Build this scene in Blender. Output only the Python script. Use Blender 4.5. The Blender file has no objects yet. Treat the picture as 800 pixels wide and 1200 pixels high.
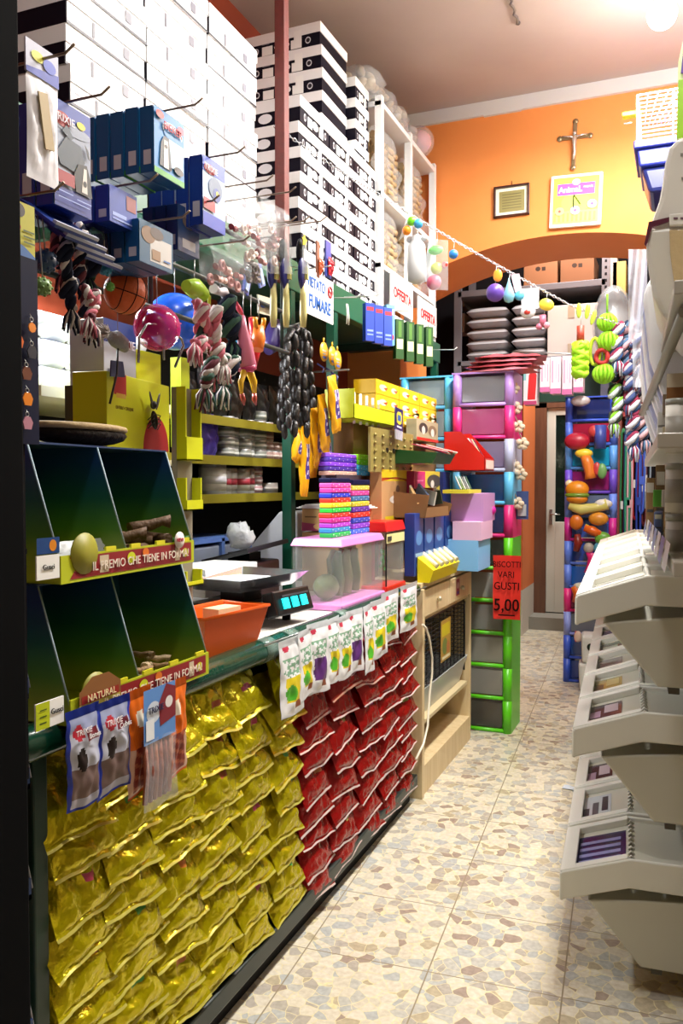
import bpy, bmesh, math, random
from mathutils import Vector, Matrix, Euler
random.seed(7)
R = math.radians
PI = math.pi
scene = bpy.context.scene
C = scene.collection

# ---------------------------------------------------------------- camera
F_PX, EYE = 970.0, 1.5
YAW, PITCH = math.atan(398/F_PX), math.atan(33/F_PX)
cam_data = bpy.data.cameras.new('camera')
cam = bpy.data.objects.new('camera', cam_data)
C.objects.link(cam)
cam.location = (0, 0, EYE)
cam.rotation_euler = (PI/2 - PITCH, 0, YAW)
cam_data.sensor_fit = 'VERTICAL'
cam_data.sensor_height = 24.0
cam_data.lens = 24.0 * F_PX / 1200.0
cam_data.clip_start = 0.02
scene.camera = cam

# ---------------------------------------------------------------- world, exposure
world = bpy.data.worlds.new('world'); scene.world = world
world.use_nodes = True
bgn = world.node_tree.nodes['Background']
bgn.inputs[0].default_value = (0.55, 0.65, 0.8, 1); bgn.inputs[1].default_value = 0.03
vs = scene.view_settings
vs.view_transform = 'Standard'; vs.look = 'None'; vs.gamma = 1.0; vs.use_curve_mapping = False
vs.exposure = 0.12

# ---------------------------------------------------------------- lamps of the shop and added fill lights
def area(name, loc, rot, sx, sy, power, col=(1, 0.97, 0.92), spread=None):
    l = bpy.data.lights.new(name, 'AREA'); l.shape = 'RECTANGLE'; l.size = sx; l.size_y = sy
    l.energy = power; l.color = col
    if spread: l.spread = spread
    o = bpy.data.objects.new(name, l); C.objects.link(o); o.location = loc; o.rotation_euler = rot
    return o
def point(name, loc, power, r=0.08, col=(1, 0.97, 0.92)):
    l = bpy.data.lights.new(name, 'POINT'); l.energy = power; l.shadow_soft_size = r; l.color = col
    o = bpy.data.objects.new(name, l); C.objects.link(o); o.location = loc
    return o
point('ceiling_lamp_light', (-0.12, 4.5, 3.62), 15, 0.09)
area('ceiling_lamp_downlight', (-0.12, 4.5, 3.72), (0, 0, 0), 0.2, 0.2, 85)
area('ceiling_tube_light', (-0.15, 3.05, 3.9), (0, 0, 0), 0.16, 1.2, 135)
area('near_fill_light', (-0.3, 1.0, 3.95), (0, 0, 0), 0.3, 0.3, 26)  # added fill without a fixture, lifts the faces turned to the camera
area('back_room_light', (-0.7, 8.2, 3.5), (0, 0, 0), 0.5, 1.0, 75)
point('right_wall_lamp_light', (0.5, 4.3, 3.25), 45, 0.07)
area('shelf_tube_light', (-1.9, 2.2, 2.2), (0, 0, 0), 0.1, 0.6, 48, (0.95, 0.97, 1))
area('arch_fill_light', (-0.6, 6.42, 3.68), (R(12), 0, 0), 1.2, 0.1, 30)  # added fill behind the arch, brightens the metal shelving; no tube there

# ---------------------------------------------------------------- pixel ray -> real point on a chosen real plane
_f = Vector((-math.sin(YAW)*math.cos(PITCH), math.cos(YAW)*math.cos(PITCH), -math.sin(PITCH)))
_r = Vector((math.cos(YAW), math.sin(YAW), 0)); _u = _r.cross(_f)
def P(px, py, X=None, Y=None, Z=None):
    d = _f + _r*((px-400)/F_PX) + _u*((600-py)/F_PX)
    if X is not None: t = X/d.x
    elif Y is not None: t = Y/d.y
    else: t = (Z-EYE)/d.z
    return Vector((t*d.x, t*d.y, EYE+t*d.z))

# ---------------------------------------------------------------- materials
def lin(h):
    h = h.lstrip('#'); c = [int(h[i:i+2], 16)/255 for i in (0, 2, 4)]
    return tuple(((v+0.055)/1.055)**2.4 if v > 0.04045 else v/12.92 for v in c) + (1,)
_mats = {}
def M(hexc, rough=0.5, metal=0.0, emit=0.0, alpha=1.0, bump=0.0, bscale=60.0, trans=0.0, var=0.0):
    key = (hexc, rough, metal, emit, alpha, bump, bscale, trans, var)
    if key in _mats: return _mats[key]
    m = bpy.data.materials.new('mat_' + hexc.lstrip('#')); m.use_nodes = True
    nt = m.node_tree; b = nt.nodes['Principled BSDF']
    b.inputs['Base Color'].default_value = lin(hexc)
    b.inputs['Roughness'].default_value = rough; b.inputs['Metallic'].default_value = metal
    if sum(lin(hexc)[:3]) < 0.06 and rough > .45: b.inputs['Specular IOR Level'].default_value = 0.12
    if emit: b.inputs['Emission Color'].default_value = lin(hexc); b.inputs['Emission Strength'].default_value = emit
    if alpha < 1: b.inputs['Alpha'].default_value = alpha
    if trans: b.inputs['Transmission Weight'].default_value = trans
    if bump or var:
        tc = nt.nodes.new('ShaderNodeTexCoord'); n = nt.nodes.new('ShaderNodeTexNoise')
        n.inputs['Scale'].default_value = bscale; n.inputs['Detail'].default_value = 4
        nt.links.new(tc.outputs['Object'], n.inputs['Vector'])
        if bump:
            bp = nt.nodes.new('ShaderNodeBump'); bp.inputs['Strength'].default_value = bump; bp.inputs['Distance'].default_value = 0.01
            nt.links.new(n.outputs['Fac'], bp.inputs['Height']); nt.links.new(bp.outputs['Normal'], b.inputs['Normal'])
        if var:
            mx = nt.nodes.new('ShaderNodeMixRGB'); mx.blend_type = 'MULTIPLY'; mx.inputs[0].default_value = var
            mx.inputs[1].default_value = lin(hexc); nt.links.new(n.outputs['Color'], mx.inputs[2])
            hs = nt.nodes.new('ShaderNodeHueSaturation'); hs.inputs['Value'].default_value = 1+var*0.7
            nt.links.new(mx.outputs[0], hs.inputs['Color']); nt.links.new(hs.outputs[0], b.inputs['Base Color'])
    _mats[key] = m
    return m
def foil(hexc, scale=22, strength=0.7, rough=0.28, metal=0.35):
    return M(hexc, rough, metal, 0, 1, strength, scale)
def clearfilm(a=0.22):
    return M('e8eef2', 0.12, 0, 0, a, 0.5, 30)

# ---------------------------------------------------------------- mesh builder
class MB:
    def __init__(s): s.v = []; s.f = []; s.mi = []; s.sm = []; s.mats = []
    def m(s, mat):
        if mat not in s.mats: s.mats.append(mat)
        return s.mats.index(mat)
    def face(s, idx, mat, smooth=False): s.f.append(idx); s.mi.append(s.m(mat)); s.sm.append(smooth)
    def box(s, c, d, mat, rot=None, top=None):
        """c centre, d full size, top=(sx,sy) scale of the upper face"""
        b = len(s.v); hx, hy, hz = d[0]/2, d[1]/2, d[2]/2; tx, ty = top or (1, 1)
        pts = [(-hx,-hy,-hz),(hx,-hy,-hz),(hx,hy,-hz),(-hx,hy,-hz),(-hx*tx,-hy*ty,hz),(hx*tx,-hy*ty,hz),(hx*tx,hy*ty,hz),(-hx*tx,hy*ty,hz)]
        Rm = Euler(rot).to_matrix() if rot else None
        for p in pts:
            q = Vector(p)
            if Rm: q = Rm @ q
            s.v.append(tuple(q + Vector(c)))
        for f in ((0,3,2,1),(4,5,6,7),(0,1,5,4),(1,2,6,5),(2,3,7,6),(3,0,4,7)): s.face([b+i for i in f], mat)
        return s
    def bx(s, x0, x1, y0, y1, z0, z1, mat):
        return s.box(((x0+x1)/2,(y0+y1)/2,(z0+z1)/2), (abs(x1-x0),abs(y1-y0),abs(z1-z0)), mat)
    def tube(s, pts, r, mat, seg=8, caps=True, closed=False):
        pts = [Vector(p) for p in pts]; n = len(pts)
        rr = r if isinstance(r, (list, tuple)) else [r]*n
        b = len(s.v); prev = None
        for i, p in enumerate(pts):
            if closed: t = pts[(i+1) % n]-pts[i-1]
            else: t = pts[min(i+1, n-1)]-pts[max(i-1, 0)]
            if t.length < 1e-9: t = Vector((0, 0, 1))
            t.normalize()
            if prev is None:
                a = Vector((0, 0, 1)) if abs(t.z) < 0.9 else Vector((1, 0, 0))
                nrm = t.cross(a).normalized()
            else:
                nrm = prev - t*prev.dot(t)
                nrm = nrm.normalized() if nrm.length > 1e-6 else t.orthogonal().normalized()
            prev = nrm; bn = t.cross(nrm)
            for k in range(seg):
                an = 2*PI*k/seg
                s.v.append(tuple(p + (nrm*math.cos(an)+bn*math.sin(an))*rr[i]))
        for i in range(n if closed else n-1):
            j = (i+1) % n
            for k in range(seg):
                k2 = (k+1) % seg
                s.face([b+i*seg+k, b+i*seg+k2, b+j*seg+k2, b+j*seg+k], mat, True)
        if caps and not closed:
            s.face([b+k for k in range(seg)][::-1], mat); s.face([b+(n-1)*seg+k for k in range(seg)], mat)
        return s
    def lathe(s, prof, mat, seg=20, c=(0,0,0), M4=None, matfn=None):
        """prof list of (r,z) about local z"""
        b = len(s.v); n = len(prof)
        for (r, z) in prof:
            for k in range(seg):
                a = 2*PI*k/seg; q = Vector((r*math.cos(a), r*math.sin(a), z))
                if M4: q = M4 @ q
                s.v.append(tuple(q+Vector(c)))
        for i in range(n-1):
            for k in range(seg):
                k2 = (k+1) % seg
                mm = matfn(i, k) if matfn else mat
                s.face([b+i*seg+k, b+i*seg+k2, b+(i+1)*seg+k2, b+(i+1)*seg+k], mm, True)
        if prof[0][0] > 1e-6: s.face([b+k for k in range(seg)][::-1], mat)
        if prof[-1][0] > 1e-6: s.face([b+(n-1)*seg+k for k in range(seg)], mat)
        return s
    def ball(s, c, r, mat, seg=16, rings=10, matfn=None, rot=None):
        rx, ry, rz = (r if isinstance(r, (tuple, list)) else (r, r, r))
        M4 = Matrix.Diagonal((rx, ry, rz, 1))
        if rot: M4 = Euler(rot).to_matrix().to_4x4() @ M4
        prof = [(max(1e-7, math.sin(PI*i/rings)), -math.cos(PI*i/rings)) for i in range(rings+1)]
        return s.lathe(prof, mat, seg, c, M4, matfn)
    def prism(s, poly, a0, a1, mat, axis='y'):
        """poly of 2-D points extruded along axis; axis y: (x,z); axis x: (y,z); axis z: (x,y)"""
        b = len(s.v); n = len(poly)
        for a in (a0, a1):
            for (p, q) in poly:
                s.v.append((p, a, q) if axis == 'y' else (a, p, q) if axis == 'x' else (p, q, a))
        s.face([b+i for i in range(n)], mat); s.face([b+n+i for i in range(n)][::-1], mat)
        for i in range(n):
            j = (i+1) % n; s.face([b+i, b+n+i, b+n+j, b+j], mat)
        return s
    def grid(s, fn, nu, nv, mat, matfn=None, smooth=True):
        b = len(s.v)
        for j in range(nv+1):
            for i in range(nu+1): s.v.append(tuple(fn(i/nu, j/nv)))
        for j in range(nv):
            for i in range(nu):
                q = b+j*(nu+1)+i
                s.face([q, q+1, q+nu+2, q+nu+1], matfn((i+.5)/nu, (j+.5)/nv) if matfn else mat, smooth)
        return s
    def layers(s, w, h, y, shapes, x0=None, z0=0.0, step=0.0004):
        """flat printed shapes facing -y; unit coordinates inside a w x h panel"""
        x0 = -w/2 if x0 is None else x0
        for i, sh in enumerate(shapes):
            yy = y-step*(i+1); k = sh[0]; b = len(s.v)
            mt = M(sh[-1], 0.45) if isinstance(sh[-1], str) else sh[-1]
            if k == 'r': pts = [(sh[1],sh[2]),(sh[3],sh[2]),(sh[3],sh[4]),(sh[1],sh[4])]
            elif k == 'e': pts = [(sh[1]+sh[3]*math.cos(2*PI*t/20), sh[2]+sh[4]*math.sin(2*PI*t/20)) for t in range(20)]
            else: pts = sh[1]
            for (a, c) in pts: s.v.append((x0+a*w, yy, z0+c*h))
            s.face([b+t for t in range(len(pts))], mt)
        return s
    def build(s, name, parent=None, bevel=0.0, recalc=True, loc=None, rot=None):
        me = bpy.data.meshes.new(name)
        me.from_pydata(s.v, [], s.f)
        for mt in s.mats: me.materials.append(mt)
        me.polygons.foreach_set('material_index', s.mi)
        me.polygons.foreach_set('use_smooth', s.sm)
        if recalc:
            bm = bmesh.new(); bm.from_mesh(me); bmesh.ops.recalc_face_normals(bm, faces=bm.faces); bm.to_mesh(me); bm.free()
        me.update()
        o = bpy.data.objects.new(name, me); C.objects.link(o)
        if parent: o.parent = parent
        if loc is not None: o.location = loc
        if rot is not None: o.rotation_euler = rot
        if bevel:
            b = o.modifiers.new('bevel', 'BEVEL'); b.width = bevel; b.segments = 2; b.limit_method = 'ANGLE'
        return o

def tag(o, label, cat, group=None):
    o['label'] = label; o['category'] = cat
    if group: o['group'] = group
    return o
def T(name, label, cat, loc=(0,0,0), rz=0.0, group=None, rot=None):
    o = bpy.data.objects.new(name, None); C.objects.link(o); o.empty_display_size = 0.05
    o.location = loc; o.rotation_euler = rot if rot else (0, 0, rz)
    return tag(o, label, cat, group)
KIDS = {}
def copy_tree(o, parent=None):
    c = o.copy(); C.objects.link(c)
    if parent: c.parent = parent
    for ch in list(o.children): copy_tree(ch, c)
    return c
def dup(o, label, loc, rz=None, rot=None, group=None):
    c = copy_tree(o); c.location = loc; c['label'] = label
    if rz is not None: c.rotation_euler = (0, 0, rz)
    if rot is not None: c.rotation_euler = rot
    if group: c['group'] = group
    return c
def struct(o): o['kind'] = 'structure'; return o

_txt = {}
def text(s, size, mat, parent, loc=(0,0,0), rot=(PI/2,0,0), name='lettering', sx=1.0, extr=0.0006, bold=0.0):
    cu = bpy.data.curves.new(name, 'FONT'); cu.body = s; cu.size = size; cu.align_x = 'CENTER'; cu.align_y = 'CENTER'
    cu.extrude = extr; cu.offset = bold; cu.resolution_u = 3
    tmp = bpy.data.objects.new(name, cu); C.objects.link(tmp)
    dg = bpy.context.evaluated_depsgraph_get()
    me = bpy.data.meshes.new_from_object(tmp.evaluated_get(dg))
    bpy.data.objects.remove(tmp); bpy.data.curves.remove(cu)
    me.materials.clear(); me.materials.append(mat)
    o = bpy.data.objects.new(name, me); C.objects.link(o); o.parent = parent
    o.location = loc; o.rotation_euler = rot; o.scale = (sx, 1, 1)
    return o
ORD = ['first','second','third','fourth','fifth','sixth','seventh','eighth','ninth','tenth','eleventh','twelfth','thirteenth','fourteenth','fifteenth','sixteenth']
def nz(i, k=0.0):  # cheap hash noise
    return (math.sin(i*12.9898+k*78.233)*43758.5453) % 1.0

# common colours
WHITE = M('f2f1ec', 0.45); BLACK = M('0c0c0e', 0.5); STEEL = M('b8b8b8', 0.25, 0.9); GREEN = M('0f4a36', 0.3)
DGREEN = M('0b2e22', 0.4); WIRE = M('9a9a98', 0.3, 0.8)

# ================================================================= SETTING
def node_mat(name): 
    m = bpy.data.materials.new(name); m.use_nodes = True
    return m, m.node_tree, m.node_tree.nodes['Principled BSDF']
def floor_material():
    m, nt, b = node_mat('palladiana_floor')
    N = nt.nodes.new; L = nt.links.new
    tc = N('ShaderNodeTexCoord'); mp = N('ShaderNodeMapping'); L(tc.outputs['Object'], mp.inputs[0])
    ds = N('ShaderNodeTexNoise'); ds.inputs['Scale'].default_value = 9; L(mp.outputs[0], ds.inputs['Vector'])
    mixv = N('ShaderNodeMixRGB'); mixv.inputs[0].default_value = 0.045; L(mp.outputs[0], mixv.inputs[1]); L(ds.outputs['Color'], mixv.inputs[2])
    v1 = N('ShaderNodeTexVoronoi'); v1.feature = 'F1'; v1.inputs['Scale'].default_value = 25; L(mixv.outputs[0], v1.inputs['Vector'])
    v2 = N('ShaderNodeTexVoronoi'); v2.feature = 'DISTANCE_TO_EDGE'; v2.inputs['Scale'].default_value = 25; L(mixv.outputs[0], v2.inputs['Vector'])
    sep = N('ShaderNodeSeparateColor'); L(v1.outputs['Color'], sep.inputs[0])
    cr = N('ShaderNodeValToRGB'); L(sep.outputs[0], cr.inputs[0]); e = cr.color_ramp; e.interpolation = 'CONSTANT'
    cols = [(0,'d0c6b2'),(.16,'b9b5aa'),(.30,'d3c9b4'),(.44,'aea598'),(.56,'ccc2ad'),(.66,'b0b0ab'),(.78,'a08e80'),(.84,'d4cab6'),(.93,'b3a58a')]
    e.elements[0].color = lin(cols[0][1]); e.elements[1].position = cols[1][0]; e.elements[1].color = lin(cols[1][1])
    for p_, c_ in cols[2:]: q = e.elements.new(p_); q.color = lin(c_)
    er = N('ShaderNodeValToRGB'); L(v2.outputs['Distance'], er.inputs[0])
    er.color_ramp.elements[0].position = 0.012; er.color_ramp.elements[1].position = 0.035
    mx = N('ShaderNodeMixRGB'); L(er.outputs[0], mx.inputs[0]); mx.inputs[1].default_value = lin('dccf9f'); L(cr.outputs[0], mx.inputs[2])
    # fine flecks
    n2 = N('ShaderNodeTexNoise'); n2.inputs['Scale'].default_value = 60; L(tc.outputs['Object'], n2.inputs['Vector'])
    m2 = N('ShaderNodeMixRGB'); m2.blend_type = 'OVERLAY'; m2.inputs[0].default_value = 0.35; L(mx.outputs[0], m2.inputs[1]); L(n2.outputs['Fac'], m2.inputs[2])
    # slab joints
    br = N('ShaderNodeTexBrick'); br.offset = 0.0; br.inputs['Scale'].default_value = 1.0; br.inputs['Mortar Size'].default_value = 0.0025
    br.inputs['Brick Width'].default_value = 0.4; br.inputs['Row Height'].default_value = 0.4; br.inputs['Mortar Smooth'].default_value = 0.2
    mb = N('ShaderNodeMapping'); mb.inputs['Rotation'].default_value = (0, 0, R(-3.55)); mb.inputs['Location'].default_value = (0.152, -0.05, 0)
    L(tc.outputs['Object'], mb.inputs[0]); L(mb.outputs[0], br.inputs['Vector'])
    m3 = N('ShaderNodeMixRGB'); L(br.outputs['Fac'], m3.inputs[0]); L(m2.outputs[0], m3.inputs[1]); m3.inputs[2].default_value = lin('94866c')
    L(m3.outputs[0], b.inputs['Base Color']); b.inputs['Roughness'].default_value = 0.32
    return m
def paint(name, a, bcol, scale=1.2, rough=0.7, bump=0.06):
    m, nt, b = node_mat(name); N = nt.nodes.new; L = nt.links.new
    tc = N('ShaderNodeTexCoord'); n = N('ShaderNodeTexNoise'); n.inputs['Scale'].default_value = scale; n.inputs['Detail'].default_value = 6
    L(tc.outputs['Object'], n.inputs['Vector']); r = N('ShaderNodeValToRGB'); L(n.outputs['Fac'], r.inputs[0])
    r.color_ramp.elements[0].position = 0.35; r.color_ramp.elements[1].position = 0.65
    r.color_ramp.elements[0].color = lin(a); r.color_ramp.elements[1].color = lin(bcol); L(r.outputs[0], b.inputs['Base Color'])
    b.inputs['Roughness'].default_value = rough
    n2 = N('ShaderNodeTexNoise'); n2.inputs['Scale'].default_value = 45; L(tc.outputs['Object'], n2.inputs['Vector'])
    bp = N('ShaderNodeBump'); bp.inputs['Strength'].default_value = bump; L(n2.outputs['Fac'], bp.inputs['Height']); L(bp.outputs[0], b.inputs['Normal'])
    return m
def wood(name, a, bcol, scale=3, rough=0.5):
    m, nt, b = node_mat(name); N = nt.nodes.new; L = nt.links.new
    tc = N('ShaderNodeTexCoord'); mp = N('ShaderNodeMapping'); mp.inputs['Scale'].default_value = (12, 12, 1.2); L(tc.outputs['Object'], mp.inputs[0])
    n = N('ShaderNodeTexNoise'); n.inputs['Scale'].default_value = scale; n.inputs['Detail'].default_value = 5; L(mp.outputs[0], n.inputs['Vector'])
    r = N('ShaderNodeValToRGB'); L(n.outputs['Fac'], r.inputs[0]); r.color_ramp.elements[0].color = lin(a); r.color_ramp.elements[1].color = lin(bcol)
    r.color_ramp.elements[0].position = 0.3; r.color_ramp.elements[1].position = 0.7
    L(r.outputs[0], b.inputs['Base Color']); b.inputs['Roughness'].default_value = rough
    return m
ORANGE = paint('orange_wall_paint', 'e0833c', 'e88f48')
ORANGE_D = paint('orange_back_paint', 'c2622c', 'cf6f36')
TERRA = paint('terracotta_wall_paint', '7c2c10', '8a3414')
CEIL = paint('ceiling_plaster', 'a89a92', 'b2a49b')
PINE = wood('pale_birch_wood', 'c9b083', 'd9c49a')
CARD = paint('brown_cardboard', 'b08a55', 'bb955f', 3, 0.8)
CARD_D = paint('dark_cardboard', '7c5630', '8a6238', 3, 0.8)
struct(MB().bx(-2.4, 2.2, -1.2, 9.3, -0.1, 0, floor_material()).build('floor'))
CZ = 4.06
struct(MB().bx(-2.4, 2.2, -1.2, 5.6, CZ, CZ+0.12, CEIL).build('ceiling'))
struct(MB().bx(-2.4, 2.2, 6.25, 9.3, 3.75, 3.87, CEIL).build('ceiling_back'))
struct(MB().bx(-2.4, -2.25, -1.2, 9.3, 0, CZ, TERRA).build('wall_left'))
struct(MB().bx(1.05, 1.2, -1.2, 9.3, 0, CZ, paint('right_wall_paint', 'b9a890', 'c2b29a')).build('wall_right'))
struct(MB().bx(-2.4, 1.2, -1.32, -1.2, 0, CZ, M('6a6258', 0.7)).build('wall_front'))
# arch wall, Y 5.6 .. 6.25
arch = MB(); AR, AXC, AZT = 2.35, -0.78, 3.13
def arch_z(x): return AZT - AR + math.sqrt(AR*AR-(x-AXC)**2)
xs = [-1.85 + i*(2.1)/28 for i in range(29)]
for i in range(28):
    a, b_ = xs[i], xs[i+1]
    arch.prism([(a, arch_z(a)), (b_, arch_z(b_)), (b_, CZ), (a, CZ)], 5.6, 6.25, ORANGE)
arch.bx(-2.25, -1.85, 5.6, 6.25, 0, CZ, ORANGE); arch.bx(0.25, 1.05, 5.6, 6.25, 0, CZ, ORANGE)
struct(arch.build('wall_arch'))
# ragged plaster strip between ceiling and orange paint
tr = MB()
for i in range(40):
    a = -2.25 + i*0.0825
    tr.bx(a, a+0.0826, 5.575, 5.6, CZ-0.085-0.012*nz(i//3, 2), CZ, M('cfcac6', 0.8))
struct(tr.build('trim_ceiling'))
# back wall with door
bw = MB(); DX0, DX1 = -1.31, -0.42
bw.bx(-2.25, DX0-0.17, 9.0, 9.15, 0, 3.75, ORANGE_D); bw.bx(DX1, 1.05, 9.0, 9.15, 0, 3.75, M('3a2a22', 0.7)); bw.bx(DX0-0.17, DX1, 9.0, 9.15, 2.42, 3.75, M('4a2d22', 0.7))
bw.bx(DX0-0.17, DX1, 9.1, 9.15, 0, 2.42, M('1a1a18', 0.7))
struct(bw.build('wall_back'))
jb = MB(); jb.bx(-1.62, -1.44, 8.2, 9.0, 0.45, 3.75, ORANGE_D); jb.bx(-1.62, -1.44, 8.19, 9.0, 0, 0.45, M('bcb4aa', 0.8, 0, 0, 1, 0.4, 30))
struct(jb.build('wall_pier'))
tw = MB(); DW = wood('brown_door_frame', '5d3b28', '6d4833')
tw.bx(-1.44, -1.32, 8.9, 9.0, 0, 2.4, DW); tw.bx(-1.44, -0.4, 8.9, 9.0, 2.3, 2.42, DW)
struct(tw.build('trim_door'))
# back door
DWH = M('d2d0c4', 0.5)
d = MB(); dx0, dx1 = -1.32, -0.5
d.bx(dx0, dx0+0.09, 8.93, 8.97, 0.14, 2.3, DWH); d.bx(dx1-0.09, dx1, 8.93, 8.97, 0.14, 2.3, DWH)
d.bx(dx0+0.09, dx1-0.09, 8.93, 8.97, 0.14, 1.1, DWH); d.bx(dx0+0.09, dx1-0.09, 8.93, 8.97, 2.22, 2.3, DWH)
dr = struct(d.build('door_1', bevel=0.004))
g = MB().bx(dx0+0.09, dx1-0.09, 8.945, 8.955, 1.1, 2.22, M('1d2b26', 0.08, 0, 0, 0.55)).build('pane', dr)
hd = MB(); hd.box((dx0+0.05, 8.92, 1.15), (0.03, 0.02, 0.16), STEEL); hd.tube([(dx0+0.05, 8.91, 1.18), (dx0+0.05, 8.87, 1.18), (dx0+0.15, 8.87, 1.18)], 0.008, STEEL); hd.build('door_handle', dr)
struct(MB().bx(-1.44, -0.4, 8.6, 9.0, 0, 0.13, M('8a867c', 0.8, 0, 0, 1, 0.3, 20)).build('trim_door_step'))
# leafy branches seen through the glass of the door
lv = MB()
for i in range(60):
    x = -1.2+0.6*nz(i, 1); z = 1.35+0.8*nz(i, 2); a = nz(i, 3)*6
    lv.box((x, 9.03+0.03*nz(i, 4), z), (0.05, 0.004, 0.12), M(['2f5a3c','1d3f2c','4e7a55','9fb0a4'][i % 4], 0.6), (0.2, a, 0))
lvo = lv.build('foliage'); lvo['kind'] = 'stuff'; tag(lvo, 'dark green foliage seen behind the glass of the back door', 'foliage')

# ceiling lamp (the bright bulb at the top right)
t = T('ceiling_lamp', 'bright round glowing ceiling lamp above the aisle', 'lamp', (-0.12, 4.5, CZ))
MB().lathe([(0.06, 0), (0.07, -0.02), (0.02, -0.05), (0.02, -0.12), (0.035, -0.14), (0.035, -0.16)], WHITE).build('base', t)
MB().ball((0, 0, -0.22), 0.072, M('ffffff', 0.3, 0, 40)).build('bulb', t)
t = T('tube_lamp', 'white fluorescent tube fixture on the ceiling above the middle of the counter', 'lamp', (-0.15, 3.05, CZ))
MB().bx(-0.05, 0.05, -0.65, 0.65, -0.06, 0, WHITE).build('housing', t, bevel=0.005)
MB().tube([(0, -0.6, -0.085), (0, 0.6, -0.085)], 0.016, M('ffffff', 0.3, 0, 6)).build('tube', t)
# cable on ceiling
MBc = MB(); a = P(597, -4, Z=CZ-0.01); b = P(607, 27, Z=CZ-0.012)
MBc.tube([a.lerp(b, i/8)+Vector((0.008*math.sin(i*2.2), 0, -0.004)) for i in range(9)], 0.007, M('6b625c', 0.6))
MBc.ball(tuple(b), 0.012, M('4a4440'))
tag(MBc.build('ceiling_wire'), 'short dark wire end hanging on the ceiling', 'wire')

# ------------------------------------------------ on the arch wall
t = T('crucifix', 'silver metal crucifix hung on the orange wall above the wall clock', 'crucifix', (-0.673, 5.59, 3.55), rot=(R(-3), R(2), 0))
CR = M('9a8a6a', 0.3, 0.8)
m = MB(); m.bx(-0.013, 0.013, -0.014, 0, 0, 0.28, CR); m.bx(-0.085, 0.085, -0.014, 0, 0.175, 0.2, CR)
for (x, z) in ((0, 0.29), (-0.095, 0.188), (0.095, 0.188), (0, -0.006)): m.ball((x, -0.007, z), (0.02, 0.01, 0.02), CR, 8, 6)
m.build('cross', t, bevel=0.003)
SV = M('d8d4cc', 0.25, 0.8); m = MB()
m.ball((0, -0.028, 0.205), 0.013, SV, 10, 8)
m.tube([(0, -0.026, 0.19), (0, -0.03, 0.16), (0.002, -0.027, 0.12), (0.006, -0.03, 0.08), (0, -0.026, 0.035)], [0.012, 0.017, 0.012, 0.011, 0.006], SV)
for s_ in (-1, 1): m.tube([(0, -0.026, 0.18), (s_*0.04, -0.024, 0.19), (s_*0.078, -0.02, 0.197)], [0.008, 0.006, 0.004], SV)
m.build('figure', t)
# framed plaque
t = T('framed_certificate', 'small dark framed certificate hung on the orange wall', 'picture frame', (-1.07, 5.6, 3.28))
FR = M('3a1710', 0.35); m = MB(); w, h = 0.235, 0.205
for x in (-w/2, w/2-0.012): m.bx(x, x+0.012, -0.025, 0, 0, h, FR)
for z in (0, h-0.012): m.bx(-w/2, w/2, -0.025, 0, z, z+0.012, FR)
m.build('frame', t, bevel=0.002)
m = MB(); m.layers(w-0.024, h-0.024, -0.006, [('r',0,0,1,1,'e9e4cf'),('r',.1,.12,.9,.88,'8f8552')]+[('r',.2,.24+.1*i,.8,.27+.1*i,'6f6740') for i in range(6)], z0=0.012)
m.build('certificate', t); MB().tube([(0,-0.01,h),(0,-0.005,h+0.03)], 0.002, BLACK).build('hook', t)
# clock
t = T('wall_clock', 'square yellow wall clock with a pink name band on the orange wall', 'clock', (-0.66, 5.58, 3.16), rot=(0, R(2), 0))
w, h = 0.325, 0.335
MB().box((0, 0, h/2), (w, 0.03, h), M('f4efe0', 0.4)).build('case', t, bevel=0.008)
m = MB(); sh = [('r',.06,.06,.94,.94,'f3ee4e'),('e',.5,.45,.28,.2,'d2ee5a'),('r',.06,.06,.94,.3,'eec86a'),('r',.14,.6,.86,.82,'d24fb4'),('e',.5,.84,.08,.06,'b5c6d8')]
for k in range(10): sh.append(('r',.09+.085*k,.1,.13+.085*k,.26,'d9a752'))
for (x,z,c1,c2) in ((.2,.3,'e8a27c','b0503c'),(.5,.3,'c8b4e8','7a4fa0'),(.82,.4,'c9b4ee','6a48a8')): sh += [('e',x,z,.09,.08,c1),('e',x,z,.025,.025,c2)]
m.layers(w, h, -0.0155, sh); m.build('dial', t)
text('AnimaL', 0.05, M('f8ecf6'), t, (-0.035, -0.0195, h*.70), sx=0.95, bold=0.0015)
text('mania', 0.026, M('f8ecf6'), t, (0.076, -0.0195, h*.74))
m = MB(); m.box((-0.012, -0.022, h*.47), (0.006, 0.002, 0.08), BLACK); m.box((0.012, -0.024, h*.5), (0.004, 0.002, 0.075), BLACK, (0, R(-35), 0)); m.build('hands', t)

# ================================================================= LEFT WALL UNIT: green mezzanine shelf
WX = -1.6   # front plane of the high shelf
m = MB(); SH_Z = 2.46
sh = T('high_shelf', 'long dark green steel shelf along the left wall carrying the white cartons', 'shelf', (0, 0, 0))
MB().bx(-2.22, WX+0.02, 1.62, 5.57, SH_Z-0.02, SH_Z, M('234a3a', 0.5)).build('shelf_board', sh)
MB().bx(WX+0.0, WX+0.05, 1.62, 5.57, SH_Z-0.13, SH_Z+0.0, M('1c5a42', 0.35)).build('beam', sh, bevel=0.004)
for y in (3.22, 3.7, 5.5):
    MB().bx(WX+0.0, WX+0.045, y, y+0.045, 0 if y > 5 else 1.022 if y < 3.6 else 1.032, SH_Z-0.13, GREEN).build('post', sh, bevel=0.003)
for y in (2.4, 3.9, 5.2): MB().bx(-2.22, WX, y, y+0.03, SH_Z-0.07, SH_Z-0.02, DGREEN).build('crossbar', sh)
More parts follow.
